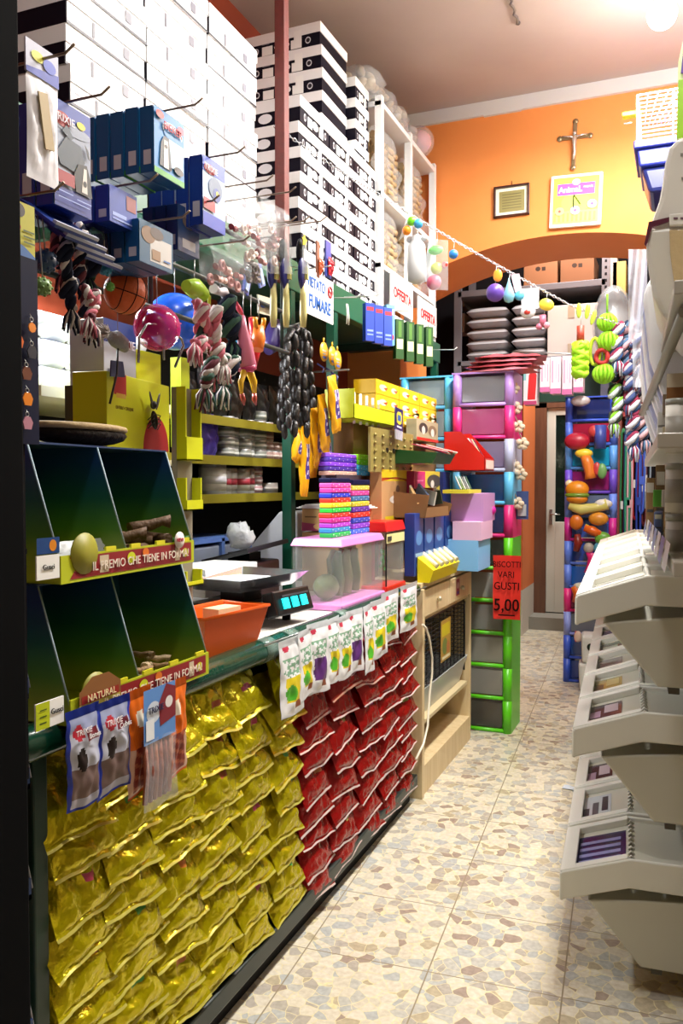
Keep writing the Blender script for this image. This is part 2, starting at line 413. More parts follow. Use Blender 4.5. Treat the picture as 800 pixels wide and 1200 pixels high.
# red post
tag(MB().bx(-1.555, -1.51, 3.07, 3.115, SH_Z-0.13, CZ, M('5e1c14', 0.55, 0, 0, 1, 0.2, 50, 0, 0.5)).build('roof_post', bevel=0.003), 'dark red rusty steel post rising to the ceiling through the cartons', 'post')

# ------------------------------------------------ cartons
def make_carton(w, l, h, kind):
    """local: x along row (l), front long face -y, depth w; base z=0, centred"""
    t = T('carton', 'carton', 'box')
    cw = M('f0eff0', 0.55); dk = M('15131f', 0.5)
    body = dk if kind == 'dark' else M('ebe9ee', 0.55)  # light kind: overexposure of the long side is put into the body colour
    MB().box((0, 0, h*.3), (l-0.008, w-0.008, h*.6), body).build('box_body', t)
    MB().box((0, 0, h*.78), (l-0.001, w-0.001, h*.44), cw).build('lid', t)
    m = MB(); fy = -w/2+0.003
    if kind == 'dark':
        m.layers(l, h, fy, [('e',.5,.3,.1,.18,'f4f4f4'),('e',.16,.28,.035,.15,'d8d8e0'),('e',.16,.28,.025,.1,'15131f'),('e',.84,.28,.035,.15,'d8d8e0'),('e',.84,.28,.025,.1,'15131f'),
            ('r',.24,.02,.38,.42,'f4f4f2'),('r',.62,.02,.76,.42,'f4f4f2'),('r',.66,.4,.76,.8,'f4f4f2'),('r',.24,.5,.34,.53,'8a8a96')])
    else:
        m.layers(l, h, fy, [('r',0,0,1,.07,'2b2936'),('r',.3,.1,.33,.5,'55525e'),('r',.7,.2,.78,.5,'6a6874'),('r',.05,.3,.2,.32,'9a98a4'),('r',.05,.36,.17,.38,'9a98a4')])
    m.build('printed_side', t)
    m = MB(); 
    # short ends
    for sx, x in ((-1, -l/2+0.003),):
        b = len(m.v)
        def pt(y, z): return (x+sx*0.0012, y*w, z*h)
        e = [pt(0.0+0.1*math.cos(2*PI*k/14), .3+.2*math.sin(2*PI*k/14)) for k in range(14)]
        m.v += e; m.face([b+k for k in range(14)], M('e8e8ee'))
    m.build('end_mark', t)
    if kind == 'light':   # dark band on the visible short end
        MB().box((-l/2+0.003, 0, h*.3), (0.004, w-0.012, h*.56), dk).build('end_band', t)
    return t
CH = 0.112
protoL = make_carton(0.36, 0.37, CH, 'light'); protoD = make_carton(0.36, 0.33, CH, 'dark')
_used = {id(protoL): False, id(protoD): False}
def place_carton(proto, loc, rz, label, group):
    if not _used[id(proto)]:
        _used[id(proto)] = True; o = proto; o.location = loc; o.rotation_euler = (0,0,rz); o['label'] = label; o['group'] = group; return o
    return dup(proto, label, loc, rz, group=group)
def lvl(r, n): return 'bottom' if r == 0 else 'topmost' if r == n-1 else ORD[r]+' from the bottom'
for c, (y, desc) in enumerate(((2.085, 'nearest stack at the left edge'), (2.46, 'second stack from the left'), (2.835, 'third stack, left of the red post'))):
    n = 14 if c < 2 else 6
    if c == 2: n = 7
    for r in range(n):
        place_carton(protoL, (WX-0.19+0.006*math.sin(r*2.1+c), y+0.003*math.sin(r*1.7), SH_Z+CH*r), R(90+0.6*math.sin(r*3+c)), 'white carton, %s, %s' % (desc, lvl(r, n)), 'white cartons by the left edge')
# third stack is topped below the ceiling; stacks behind the red post
for c, (y, desc, n) in enumerate(((3.585, 'near column of the block right of red post', 7), (3.92, 'middle column of that block', 7), (4.255, 'far column beside the white rack', 7))):
    for r in range(n):
        place_carton(protoD, (WX-0.185+0.005*math.sin(r*2.3+c), y, SH_Z+CH*r), R(90+0.7*math.sin(r*2+c)), 'dark banded carton, %s, %s' % (desc, lvl(r, n)), 'dark banded cartons right of the red post')
for r in range(5):
    c_ = place_carton(protoD, (-1.905, 4.02, SH_Z+CH*(7+r)), R(1.5*math.sin(r)), 'dark banded carton in the tall stack near the ceiling, %s' % lvl(r, 5), 'tall carton stack near the ceiling')
    c_.scale = (1.32, 0.95, 1)
for r in range(4):
    c_ = place_carton(protoD, (-1.81, 4.32, SH_Z+CH*(7+r)), R(90), 'dark banded carton stepped behind the tall stack, %s' % lvl(r, 4), 'stepped cartons by the tall stack')
    c_.scale = (0.62, 0.9, 1)

# ------------------------------------------------ white rack at far end with bagged chews
RX0, RX1, RY0, RY1 = -2.2, WX+0.02, 4.44, 5.55
rk = T('white_rack', 'white steel rack with bagged chews at the far end of the high shelf', 'rack', (0, 0, 0))
WR = M('e4e6ea', 0.4)
for y in (RY0, 4.98, RY1-0.03):
    for x in (RX0, RX1-0.04): MB().bx(x, x+0.04, y, y+0.04, SH_Z, 3.68, WR).build('upright', rk)
for z in (2.47, 2.72, 3.12, 3.62): MB().bx(RX0, RX1, RY0, RY1, z, z+0.03, WR).build('rack_shelf', rk, bevel=0.003)
# price strip lettering
for (y, s_, z) in ((4.78, 'OFFERTA', 2.62), (5.32, 'OFFERTA', 2.60)):
    bd = T('offer_sign', 'white offer sign with red letters on the %s half of the white rack' % ('near' if y < 5 else 'far'), 'sign', (WX+0.03, y, z), R(90))
    MB().box((0, 0, 0), (0.42, 0.008, 0.2), WHITE).build('board', bd)
    text(s_, 0.085, M('c8202c'), bd, (0, -0.006, 0.0), sx=0.95, bold=0.002)
# bag of rawhide chews: clear bag with knotted sticks
RAW = M('b39a72', 0.7, 0, 0, 1, 0.5, 40)
def rawhide_bag(name, label, loc, w, h, dpt, nx, nzz, rz=R(90), group=None, col=RAW):
    t = T(name, label, 'bag', loc, rz, group)
    m = MB()
    for i in range(nx):
        for k in range(nzz):
            x = -w/2+(i+.5)*w/nx; z = (k+.5)*h/nzz; y = -dpt*.35+0.01*nz(i*7+k, 3)
            jx = 0.004*(nz(i+k*3, 5)-.5)
            m.tube([(x-w/nx*.42+jx, y, z), (x-w/nx*.2, y, z+.004), (x, y-.006, z), (x+w/nx*.2, y, z-.004), (x+w/nx*.42, y, z)],
                   [h/nzz*.5, h/nzz*.3, h/nzz*.42, h/nzz*.28, h/nzz*.5], col, 7)
    m.box((0, dpt*.05, h/2), (w*.94, dpt*.6, h*.94), col)
    m.build('chews', t)
    m = MB()
    def f(u, v): return ((u-.5)*w*1.04, -dpt*.5*(0.75+0.35*math.sin(u*7+v*5)*math.sin(v*9))-0.012, v*h*1.05)
    m.grid(f, 14, 14, clearfilm(0.2)); m.build('film', t)
    return t
i = 0
for (y, w) in ((4.73, 0.42), (5.25, 0.42)):
    for (z, h, nm) in ((2.755, 0.32, 'middle'), (3.155, 0.38, 'upper')):
        i += 1
        rawhide_bag('chew_bag', 'bag of brown rawhide chews, %s shelf of the white rack, %s half' % (nm, 'near' if y < 5 else 'far'), (-1.76, y, z), w, h, 0.28, 2, 9 if z > 3 else 7, group='chew bags on the white rack')
for i, (px, py, r, c) in enumerate(((425, 85, .14, 'a8957c'), (452, 112, .13, '9c8c78'), (470, 125, .13, 'b5a895'), (492, 135, .12, 'a89a94'), (497, 155, .12, 'b0a09c'))):
    p = Vector((-1.7, 4.42+i*0.235, 3.655+r*.62))
    t = T('bag_of_chews', 'crumpled clear bag of chews atop the white rack, %s from left' % ORD[i], 'bag', p, group='bags on top of the white rack')
    m = MB(); 
    for k in range(26):
        a = nz(k, i)*6.28; b_ = nz(k, i+9)*2-1; q = r*.7*nz(k, i+4)
        m.ball((q*math.cos(a), q*math.sin(a)*1.1, b_*r*.4), (0.04, 0.028, 0.022), M(c, 0.7, 0, 0, 1, 0.4, 40), 8, 5, rot=(a, b_, 0))
    m.build('chews', t)
    m = MB(); m.ball((0, 0, 0), (r, r*1.05, r*.62), clearfilm(0.25), 18, 12); o = m.build('film', t)
    for v_ in o.data.vertices: v_.co *= 1+0.16*(nz(v_.index, i)-.5)
t = T('pink_bag', 'rounded clear bag with pink contents by the top corner of the orange wall', 'bag', (-1.64, 5.36, 3.79))
m = MB(); m.ball((0, 0, -.02), (.08, .08, .07), M('e79aa8', 0.4), 16, 10); m.build('contents', t); m = MB(); m.ball((0, 0, -.02), (.1, .1, .1), clearfilm(.3), 14, 9); m.build('film', t)

# ------------------------------------------------ wall shelves of cans behind the counter
YW = M('857b1a', 0.5)
for k, (yl, yr, z) in enumerate(((480, 501, 1.66), (526, 542, 1.46), (572, 581, 1.27))):
    a = P(232, yl+1, X=-2.05); 
    bd = T('can_shelf', 'yellow edged wall shelf behind the counter, %s of three' % ['top', 'middle', 'lowest'][k], 'shelf', (0, 0, 0), group='yellow edged wall shelves')
    zl = P(232, yl, X=-1.93).z
    zr = P(343, yr, X=-1.93).z
    zz = (zl+zr)/2
    MB().bx(-2.23, -1.95, 2.75, 5.0, zz-0.03, zz-0.01, M('4a4a3a')).build('board', bd)
    MB().bx(-1.95, -1.93, 2.75, 5.0, zz-0.045, zz-0.005, YW).build('edge_strip', bd)
    bd['shelf_z'] = zz
    if k == 0: ZS0 = zz
    if k == 1: ZS1 = zz
    if k == 2: ZS2 = zz
back = MB().bx(-2.242, -2.232, 1.5, 5.4, 0.0, ZS0+.33, M('1b1a18', 0.8)).build('backing_panel'); tag(back, 'dark backing panel behind the can shelves', 'panel')
def can(name, label, loc, r, h, colr, group, band='e8e8e8'):
    t = T(name, label, 'can', loc, group=group)
    MB().lathe([(r*.96, 0), (r, 0.003), (r, h-.003), (r*.96, h), (r*.85, h-.004), (0.0001, h-.004)], M('c8c8c8', .3, .6), 18).build('tin', t)
    MB().lathe([(r+.0006, h*.12), (r+.0006, h*.88)], M(colr, .5), 18).build('label_band', t)
    MB().lathe([(r+.0012, h*.35), (r+.0012, h*.6)], M(band, .5), 18).build('label_stripe', t)
    return t
protos = {}
def put_can(key, loc, r, h, c, band, label, group):
    if key not in protos: protos[key] = can('pet_food_can', label, loc, r, h, c, group, band)
    else: dup(protos[key], label, loc, nz(len(label)+loc[1]*9)*6, group=group)
xs_ = -2.03
cols = []
for i, px in enumerate((264, 273, 284, 292, 302)):
    y = P(px, 510, X=xs_).y
    n = 4 if i != 2 else 3
    if i == 4: n = 5
    for k in range(n): put_can('a', (xs_-0.02*(i % 2), y, ZS1-0.008+k*0.05), 0.045, 0.048, '8e938c', 'd8dad4', 'small pale can on middle wall shelf, %s stack from left, %s' % (ORD[i], lvl(k, n)), 'small cans on the middle wall shelf')
for i, px in enumerate((311, 318, 326)):
    y = P(px, 510, X=xs_).y; n = (4, 2, 2)[i]
    for k in range(n): put_can('b', (xs_, y, ZS1-0.008+k*0.05), 0.042, 0.048, 'b08e86' if i == 0 else 'b0a898', 'e0d0c8', 'pinkish can on the middle wall shelf, %s stack, %s' % (ORD[i], lvl(k, n)), 'pinkish cans on the middle wall shelf')
for i, (px, r, h) in enumerate(((249, .065, .14), (260, .045, .125), (267, .045, .125), (280, .055, .125), (289, .04, .13))):
    y = P(px, 560, X=xs_).y
    put_can('c%d' % i, (xs_, y, ZS2-0.008), r, h, 'd9d6d2', 'b03a4a' if i else 'c9c9cf', 'white labelled tin on the lowest wall shelf, %s from the left' % ORD[i], 'white tins on the lowest wall shelf')
for k in range(4):
    put_can('d', (xs_, P(297, 560, X=xs_).y, ZS2-0.008+k*.045), 0.045, 0.043, 'b98e92', 'e6dcdc', 'pink can in the stack on the lowest wall shelf, %s' % lvl(k, 4), 'pink cans on the lowest wall shelf')
put_can('e', (xs_, P(312, 560, X=xs_).y, ZS2-0.008), .06, .055, 'b8b4ae', 'e8e4e0', 'single low pale can at the right of the lowest wall shelf', 'low cans on the lowest wall shelf')
# dark packs on upper wall shelf & purple bag
t = T('purple_bag', 'purple and blue foil bag on the middle wall shelf', 'bag', (xs_, P(244, 510, X=xs_).y, ZS1-.008), R(90))
def pillow(w, h, d, mat, nu=12, nv=14, wr=0.006, seed=0, seal=0.06, matfn=None):
    m = MB()
    for side in (-1, 1):
        def f(u, v):
            x = (u-.5)*w*(1-.06*math.sin(PI*v)); a = max(0, math.sin(PI*u))**.45 * max(0, math.sin(PI*min(1, max(0, (v-seal)/(1-2*seal)))))**.5
            n = wr*(math.sin(u*17+seed*3+v*6)+math.sin(v*23+seed+u*9))*a
            return (x, side*(d/2*a)+ (n if side < 0 else 0), v*h)
        m.grid(f, nu, nv, mat, matfn)
    return m
pillow(.13, .2, .07, foil('5a48b8')).build('pouch', t)
for i in range(9):
    y = 3.15+i*.14
    tt = T('dark_packet', 'dark packet on the top wall shelf behind the counter, %s from the left' % ORD[i], 'packet', (xs_, y, ZS0-.008), R(90), 'dark packets on the top wall shelf')
    pillow(.12, .2+.03*nz(i), .06, M(['1a1a1e','22242a','17150f','2c2320'][i % 4], .4), seed=i).build('pouch', tt)
from mathutils import noise as mnoise
# ================================================================= COUNTER
CX = -1.15
ct = T('counter', 'long shop counter with green tube edge and bags hung on its front', 'counter', (0, 0, 0))
MB().bx(-1.95, CX-0.03, 1.18, 3.7, 0.985, 1.02, M('e6e2da', 0.35)).build('worktop', ct, bevel=0.003)
rm = MB().tube([(CX-0.03, 1.185, 1.0), (CX-0.005, 1.21, 1.0), (CX-0.005, 3.7, 1.0)], 0.036, M('0d3d2c', 0.18, 0, 0, 1, 0.25, 18), 14).build('edge_tube', ct)
for y in (2.16, 2.32, 2.75):
    MB().tube([(CX-0.005, y, 1.0), (CX-0.005, y+0.07, 1.0)], 0.0375, M('8fa79b', 0.15, 0, 0, 0.5), 14).build('clear_tape', ct)
MB().bx(CX-0.14, CX-0.11, 1.18, 3.7, 0.06, 0.985, M('14201b', 0.7)).build('front_panel', ct)
MB().bx(CX-0.13, CX+0.02, 1.22, 3.7, 0.075, 0.135, M('26302c', 0.4)).build('bottom_rail', ct, bevel=0.006)
MB().bx(CX-0.12, CX-0.02, 1.22, 3.7, 0.0, 0.075, BLACK).build('toe_board', ct)
MB().bx(CX-0.06, CX-0.0, 1.235, 1.275, 0.135, 0.97, DGREEN).build('post', ct, bevel=0.004)
MB().bx(-1.95, -1.9, 1.18, 3.7, 0, 0.985, BLACK).build('rear_panel', ct)
for i in range(6):
    y = [1.29, 1.49, 1.70, 1.92, 2.13, 2.34][i]
for i in range(11):
    z = 0.955-0.085*i
    MB().tube([(CX-0.085, 1.28, z), (CX-0.085, 3.7, z)], 0.004, WIRE, 6).build('hanging_rod', ct)

def foil_bag_mesh(w, h, seed, body, seal, mark):
    m = MB(); rs = seed*11.3
    body_m, seal_m, mark_m = body, seal, mark
    def prof(v):    # v 0 = bottom seal lip, 1 = top (hooked on the rod)
        # outward distance and height of the middle surface
        t = 1-v
        out = 0.012 + 0.085*(t**1.25)
        return out, v*h - 0.012*math.sin(PI*t)
    for side in (0, 1):
        def f(u, v):
            out, z = prof(v)
            e = max(0, math.sin(PI*u))**.5
            vv = min(1, max(0, (v-0.08)/0.84)); bel = (max(0, math.sin(PI*vv))**.6)*e
            x = (u-.5)*w*(1+0.05*math.sin(v*5+rs)-.07*math.sin(PI*vv))
            nse = mnoise.noise(Vector((x*26+rs, v*3.2, side*3)))*(0.006+0.014*v) + mnoise.noise(Vector((x*60+rs, v*8, 5)))*0.006
            if side == 0: y = -out - 0.034*bel - nse*(0.35+bel*.9)
            else: y = -out + 0.016*bel - nse*(0.35)
            z += 0.010*mnoise.noise(Vector((u*3+rs, v*3, 9))) + 0.002*math.sin(u*6.3+rs)*(1-v)
            return (x, y, z)
        def mf(u, v):
            if v < 0.03: return seal_m
            if side == 0 and 0.42 < u < 0.66 and 0.52 < v < 0.62: return mark_m
            return body_m
        m.grid(f, 18, 26, body_m, mf, smooth=True)
    return m
Yb = foil('c4b60a', 24, 1.0, 0.2, 0.6); Ys = foil('d2c860', 30, 0.3, 0.25, 0.4)
Rb = foil('980e0c', 24, 0.9, 0.22, 0.4); Rs = foil('f2dcd6', 30, 0.3, 0.25, 0.5)
GRP_Y, GRP_R = 'yellow foil bags hung on the counter front', 'red foil bags hung on the counter front'
def bag_wall(ys, zs, w, h, body, seal, marks, colour, grp, who, seed0):
    protos = {}
    for c, y in enumerate(ys):
        for r, z in enumerate(zs[c]):
            k = (c % len(marks), (c*3+r) % 4)
            yy = y + 0.014*(nz(r, c+seed0)-.5)*2; zz = z + 0.014*(nz(r, c+seed0+7)-.5)*2
            rot = (R(14*(nz(r*3, c+seed0)-.4)), R(17*(nz(r*5+1, c+seed0)-.60)), R(90+10*(nz(r*7, c+seed0)-.5)))
            rr = 'top' if r == 0 else 'bottom' if r == len(zs[c])-1 else ORD[r]+' from the top'
            lab = '%s foil bag, %s column %s, %s' % (colour, ORD[c], who, rr)
            loc = (CX-0.075, yy, zz)
            if k not in protos:
                t = T('treat_bag', lab, 'bag', loc, 0, grp, rot)
                foil_bag_mesh(w, h, k[1]+seed0+1, body, seal, M(marks[k[0]], .4)).build('pouch', t)
                protos[k] = t
            else: dup(protos[k], lab, loc, rot=rot, group=grp)
ysY = [P(c, 1000, X=CX-.01).y for c in (91, 150, 204, 251, 291, 332)]
zsY = [[0.775-0.083*r for r in range(9)], [0.79-0.083*r for r in range(9)], [0.81-0.083*r for r in range(9)]]+[[0.815-0.083*r+0.008*(c % 2) for r in range(9)] for c in range(3)]
bag_wall(ysY, zsY, 0.212, 0.165, Yb, Ys, ['b23a5a','4a9a3a','b8671c','9a4a26'], 'yellow', GRP_Y, 'from the left', 1)
ysR = [2.56, 2.82, 3.08, 3.33, 3.57]
zsR = [[0.80-0.088*r+0.010*(c % 2) for r in range(9)] for c in range(5)]
bag_wall(ysR, zsR, 0.262, 0.175, Rb, Rs, ['b06a3a','8a8a4a','a03a8a'], 'red', GRP_R, 'right of the yellow ones', 5)

# ------------------------------------------------ pouches hung over the edge tube
def hang_pouch(name, label, w, h, dpt, matfn, loc, rz, group, tilt=0.0, lip=True, over=0.05):
    t = T(name, label, 'bag', loc, 0, group, (R(tilt), 0, rz))
    m = MB()
    for side in (-1, 1):
        def f(u, v):
            e = max(0, math.sin(PI*u))**.5*max(0, math.sin(PI*min(1, max(0, (v-.04)/.86))))**.6
            n = 0.004*mnoise.noise(Vector((u*5, v*6, w*90)))
            return ((u-.5)*w*(1-.10*math.sin(PI*v)*abs(math.sin(v*4+w*70)))+.0015*math.sin(v*31+w*500), side*dpt/2*e + n*(e+.3)*1.6, -h*(1-v)-.004*math.sin(u*5+w*300)*(1-v))
        m.grid(f, 24, 44, WHITE, (lambda u, v: matfn(u, v, side)))
    m.build('pouch', t)
    return t
def mf_stick(kind):
    W = M('e9e9ea', .3); G = M('4fae2a', .4); Yc = M('d8c21c', .4); Bn = M('8a4a2a', .5); Rd = M('c0304a', .4); Gr = M('7fa88a', .4); Pp = M('5a2a70', .4)
    def mf(u, v, s):
        if s > 0: return W
        if (u-.25)**2+((v-.88)*3.4)**2 < .016: return Rd
        if .18+.1*math.sin(v*40) < u < .82 and .5 < v < .76: return Gr if math.sin(u*26+2*math.sin(v*60))+math.sin(v*70) > -.2 else W
        if (u-.4)**2+((v-.3)*2.2)**2 < .05: return G if kind != 2 else Pp
        if .15+(.5-v)*.3 < u < .85 and .18 < v < .5: return Yc if kind != 2 else Pp
        if .55 < u < .8 and .08 < v < .2: return Bn
        return W
    return mf
GW = 'white treat pouches clipped along the counter edge'
names_w = ['leftmost and largest of the row','second from the left','third from the left','fourth from the left','fifth, half hidden','sixth from the left','seventh from the left','eighth, furthest right of the main row']
for i, (px, top, bot, wpx) in enumerate(((340, 752, 838, 26), (357, 742, 818, 19), (372, 733, 812, 19), (389, 728, 800, 18), (403, 725, 795, 17), (415, 718, 788, 15), (431, 712, 788, 14), (443, 706, 770, 16))):
    a = P(px, top, X=CX+0.055); b = P(px, bot, X=CX+0.055); l_ = P(px-wpx/2, top, X=CX+.05); r_ = P(px+wpx/2, top, X=CX+.05)
    hang_pouch('treat_pouch', 'white stick treat pouch on the counter edge, '+names_w[i], (r_.y-l_.y)*1.05, a.z-b.z+.01, .018, mf_stick(i % 3), a+Vector((0,0,.012)), R(90+6*math.sin(i*2.3)), GW, tilt=-2)
for i, (px, top, bot, wpx, nm) in enumerate(((457, 692, 752, 20, 'left'), (479, 684, 738, 20, 'right'))):
    a = P(px, top, X=CX+0.055); b = P(px, bot, X=CX+0.055); l_ = P(px-wpx/2, top, X=CX+.05); r_ = P(px+wpx/2, top, X=CX+.05)
    hang_pouch('treat_pouch', 'white treat pouch at the far end of the counter edge, %s of two' % nm, (r_.y-l_.y), a.z-b.z, .018, mf_stick(i), a, R(90), 'pouches at the far counter end')
# clip rail that carries them
tag(MB().tube([(CX+0.048, 2.1, 1.035), (CX+0.052, 3.72, 1.02)], 0.003, WIRE, 6).build('clip_rod'), 'thin wire rod along the counter edge carrying the white pouches', 'rod')
# two blue pouches, orange pouches, stick pack at the near end
def mf_blue(u, v, s):
    B = M('2438a0', .3)
    if s > 0: return B
    if v > .93: return M('3a4fc0', .3)
    if u < .1 or u > .9: return B
    if (u-.32)**2+((v-.76)*2)**2 < .022: return M('b02434', .4)
    if v > .78: return M('8f96b4', .35)
    if .5 < u < .86 and .66 < v < .8: return M('6e1f2c', .4)
    if ((u-.35)*1.2)**2+((v-.5)*1.6)**2 < .03: return M('2a2220', .5)
    if v > .42: return M('b9bccb', .35)
    if v > .12: return M('6a544e', .6)
    return M('9a9aac', .3)
for i, (xa, xb, top, bot, nm) in enumerate(((77, 117, 828, 946, 'left'), (113, 153, 818, 928, 'right'))):
    a = P((xa+xb)/2, top, X=CX+.07); b = P((xa+xb)/2, bot, X=CX+.07); wy = P(xb, top, X=CX+.07).y-P(xa, top, X=CX+.07).y
    t = hang_pouch('treat_pouch', 'blue and white dog treat pouch hung from the near counter end, %s of two' % nm, wy, a.z-b.z, .024, mf_blue, a, R(90), 'blue dog treat pouches')
    text('TRIXIE', wy*.16, M('f0e8e8'), t, (-wy*.16, -.0165, -(a.z-b.z)*.22))
    text('Bones' if i == 0 else 'Cubes', wy*.14, M('f0f0f0'), t, (wy*.16, -.0165, -(a.z-b.z)*.29))
def mf_or(u, v, s):
    O = M('d9661a', .3)
    if s > 0: return O
    if ((u-.45))**2+((v-.72)*2)**2 < .03: return M('e9ddc8', .4)
    if v > .45: return O
    if v > .05 and .15 < u < .85: return M('7c2a20', .5) if int(v*28+u*5) % 3 else M('a8583a', .4)
    return M('c9a08a', .3)
for i, (xa, xb, top, bot, nm) in enumerate(((150, 176, 806, 930, 'leftmost'), (195, 217, 796, 908, 'rightmost, behind the stick pack'))):
    a = P((xa+xb)/2, top, X=CX+.06); b = P((xa+xb)/2, bot, X=CX+.06); wy = P(xb, top, X=CX+.06).y-P(xa, top, X=CX+.06).y
    hang_pouch('meat_strip_bag', 'orange bag of red meat strips by the blue pouches, %s' % nm, wy*1.1, a.z-b.z, .02, mf_or, a, R(90), 'orange meat strip bags')
a = P(183, 803, X=CX+.085); b = P(183, 942, X=CX+.085); wy = P(203, 803, X=CX+.085).y-P(166, 803, X=CX+.085).y; hh = a.z-b.z
t = T('chew_stick_pack', 'clear pack of long meat chew sticks with a blue card, between orange bags', 'bag', a, R(90))
m = MB()
for k in range(6):
    x = (-.38+.15*k)*wy; m.tube([(x, 0, -hh*.95), (x+.002, -.004, -hh*.7), (x, 0, -hh*.42+.01*nz(k))], .006, M(['a0563c','8c4630','b06a4a'][k % 3], .6, 0, 0, 1, .5, 60), 7)
m.build('sticks', t)
m = MB(); m.layers(wy, hh, -.009, [('r',0,.55,1,1,'5f8fd0'),('e',.3,.8,.22,.09,'cfd8e4'),('p',[(.5,.66),(1,.7),(1,.95),(.7,1),(.45,.85)],'802430'),('e',.78,.84,.12,.05,'e4e0e0'),('r',.05,.58,.3,.75,'e6eaee')], z0=-hh); m.build('header_card', t)
text('TRIXIE', .02, M('2a2a50'), t, (-wy*.15, -.0125, -hh*.18))
m = MB(); m.grid(lambda u, v: ((u-.5)*wy, -.012-.004*math.sin(u*9+v*5), -hh*.42-v*hh*.58), 8, 12, clearfilm(.22)); m.build('film', t)

# ------------------------------------------------ cardboard tier displays
def grad_card():
    m, nt, b = node_mat('printed_gradient_card'); N = nt.nodes.new; L = nt.links.new
    tc = N('ShaderNodeTexCoord'); sp = N('ShaderNodeSeparateXYZ'); L(tc.outputs['Object'], sp.inputs[0])
    mr = N('ShaderNodeMapRange'); mr.inputs[2].default_value = 0.27; L(sp.outputs[2], mr.inputs[0])
    r = N('ShaderNodeValToRGB'); L(mr.outputs[0], r.inputs[0]); e = r.color_ramp
    e.elements[0].color = lin('a3a81e'); e.elements[0].position = .05; e.elements[1].color = lin('12386e'); e.elements[1].position = .9
    q = e.elements.new(.35); q.color = lin('4a7a2a'); q = e.elements.new(.6); q.color = lin('14524a'); L(r.outputs[0], b.inputs['Base Color'])
    b.inputs['Roughness'].default_value = .45; return m
GC = grad_card(); LIME = M('b4bc1c', .45)
def tier_display(label, loc, rz, w, H, dp, natural=False):
    t = T('treat_display', label, 'display box', loc, rz, 'cardboard treat displays')
    poly = [(0, 0), (0, .045), (.075, H), (dp, H), (dp, 0)]
    for x, nm in ((-w/2, 'side_panel'), (w/2-.004, 'side_panel'), (-.03, 'divider')):
        MB().prism(poly, x, x+.004, GC, 'x').build(nm, t)
        MB().tube([(x+.002, 0, .045), (x+.002, .075, H)], .0022, M('8fa4ae', .5), 5).build('cut_edge', t)
    MB().bx(-w/2, w/2, dp-.004, dp, 0, H, GC).build('back_panel', t)
    MB().bx(-w/2, w/2, 0, dp, 0, .004, LIME).build('tray_floor', t)
    MB().bx(-w/2, w/2, .075, dp, H, H+.004, M('14305c', .5)).build('top_panel', t)
    MB().bx(-w/2, w/2, -.004, 0, 0, .055, LIME).build('front_lip', t)
    for x in (-.36, -.18, .0, .2, .42): MB().box((x*w, -.002, .058), (.035, .005, .01), M('d4cc1e')).build('lip_tab', t)
    m = MB(); m.layers(w, .055, -.0045, [('p',[(.05,.12),(.97,.12),(.97,.92),(.05,.92),(.09,.5)],'8c1c22'),('r',.24,.2,.3,.85,'c9b79a'),('r',.82,.2,.86,.85,'c9b79a'),('e',.91,.5,.025,.2,'c8c21c'),('e',.46,.62,.03,.22,'c8d01c'),('e',.57,.75,.025,.18,'d8701c')]); m.build('red_banner', t)
    text('IL PREMIO CHE TIENE IN FORMA!', .026, M('e6d8c8'), t, (.03, -.0085, .026), sx=.98)
    MB().lathe([(0.0001, 0), (.042, 0), (.042, .003), (0.0001, .003)], M('8f8a22'), 20, M4=Matrix.Rotation(R(90), 4, 'X')).build('round_tab', t, loc=(-w*.36, -.004, .055))
    return t
td = tier_display('upper green and blue cardboard treat display with red banner', (-1.12, 1.52, 1.305), R(92), .50, .275, .27)
tl = tier_display('lower green and blue cardboard treat display standing on the counter', (-1.10, 1.535, 1.022), R(90), .51, .275, .27)
m = MB(); m.layers(.13, .1, -.008, [('r',0,0,1,.55,'c4b44a'),('p',[(0,.5),(1,.5),(1,.75),(.7,1),(.3,1),(0,.75)],'8a5a30'),('r',.05,.5,.95,.66,'9a2a22'),('r',.1,.32,.9,.36,'6a5a20'),('r',.1,.2,.9,.24,'6a5a20'),('r',.1,.1,.9,.13,'6a5a20')], x0=-.235); m.build('price_card', tl, loc=(0, 0, -.01))
text('NATURAL', .02, M('f0e0b0'), tl, (-.17, -.0125, .049))
# contents
m_names = [('dog_biscuit', 'brown dog biscuit', 'biscuit', '6b4a2a'), ('green_chew', 'green dental chew', 'chew', '2f6a22')]
def chew(name, label, cat, col, loc, s, seed, group):
    t = MB(); L_ = s
    t.tube([(-L_/2, 0, 0), (-L_*.3, .004, .003), (0, -.003, 0), (L_*.3, .003, .004), (L_/2, 0, 0)], [L_*.16, L_*.12, L_*.14, L_*.11, L_*.17], M(col, .7, 0, 0, 1, .6, 80), 9)
    o = t.build(name); o.location = loc; o.rotation_euler = (0, R(20*(nz(seed)-.5)), nz(seed, 3)*3); tag(o, label, cat, group)
for i, (y, z) in enumerate(((1.58, 1.375), (1.63, 1.37), (1.68, 1.40), (1.60, 1.345), (1.66, 1.345), (1.72, 1.365), (1.56, 1.35))):
    chew('dog_chew', 'brown rough dog chew in the upper display, %s of the pile' % ORD[i], 'dog chew', '5a3f26', (-1.19-.02*nz(i), y, z), .1, i, 'brown dog chews in the upper display')
for i, y in enumerate((1.56, 1.61, 1.66, 1.71, 1.74)):
    chew('dental_chew', 'green dental chew at the front of upper display, %s from left' % ORD[i], 'dog chew', '2a6a1e', (-1.15, y, 1.335 if i < 4 else 1.36), .05, i+20, 'green dental chews')
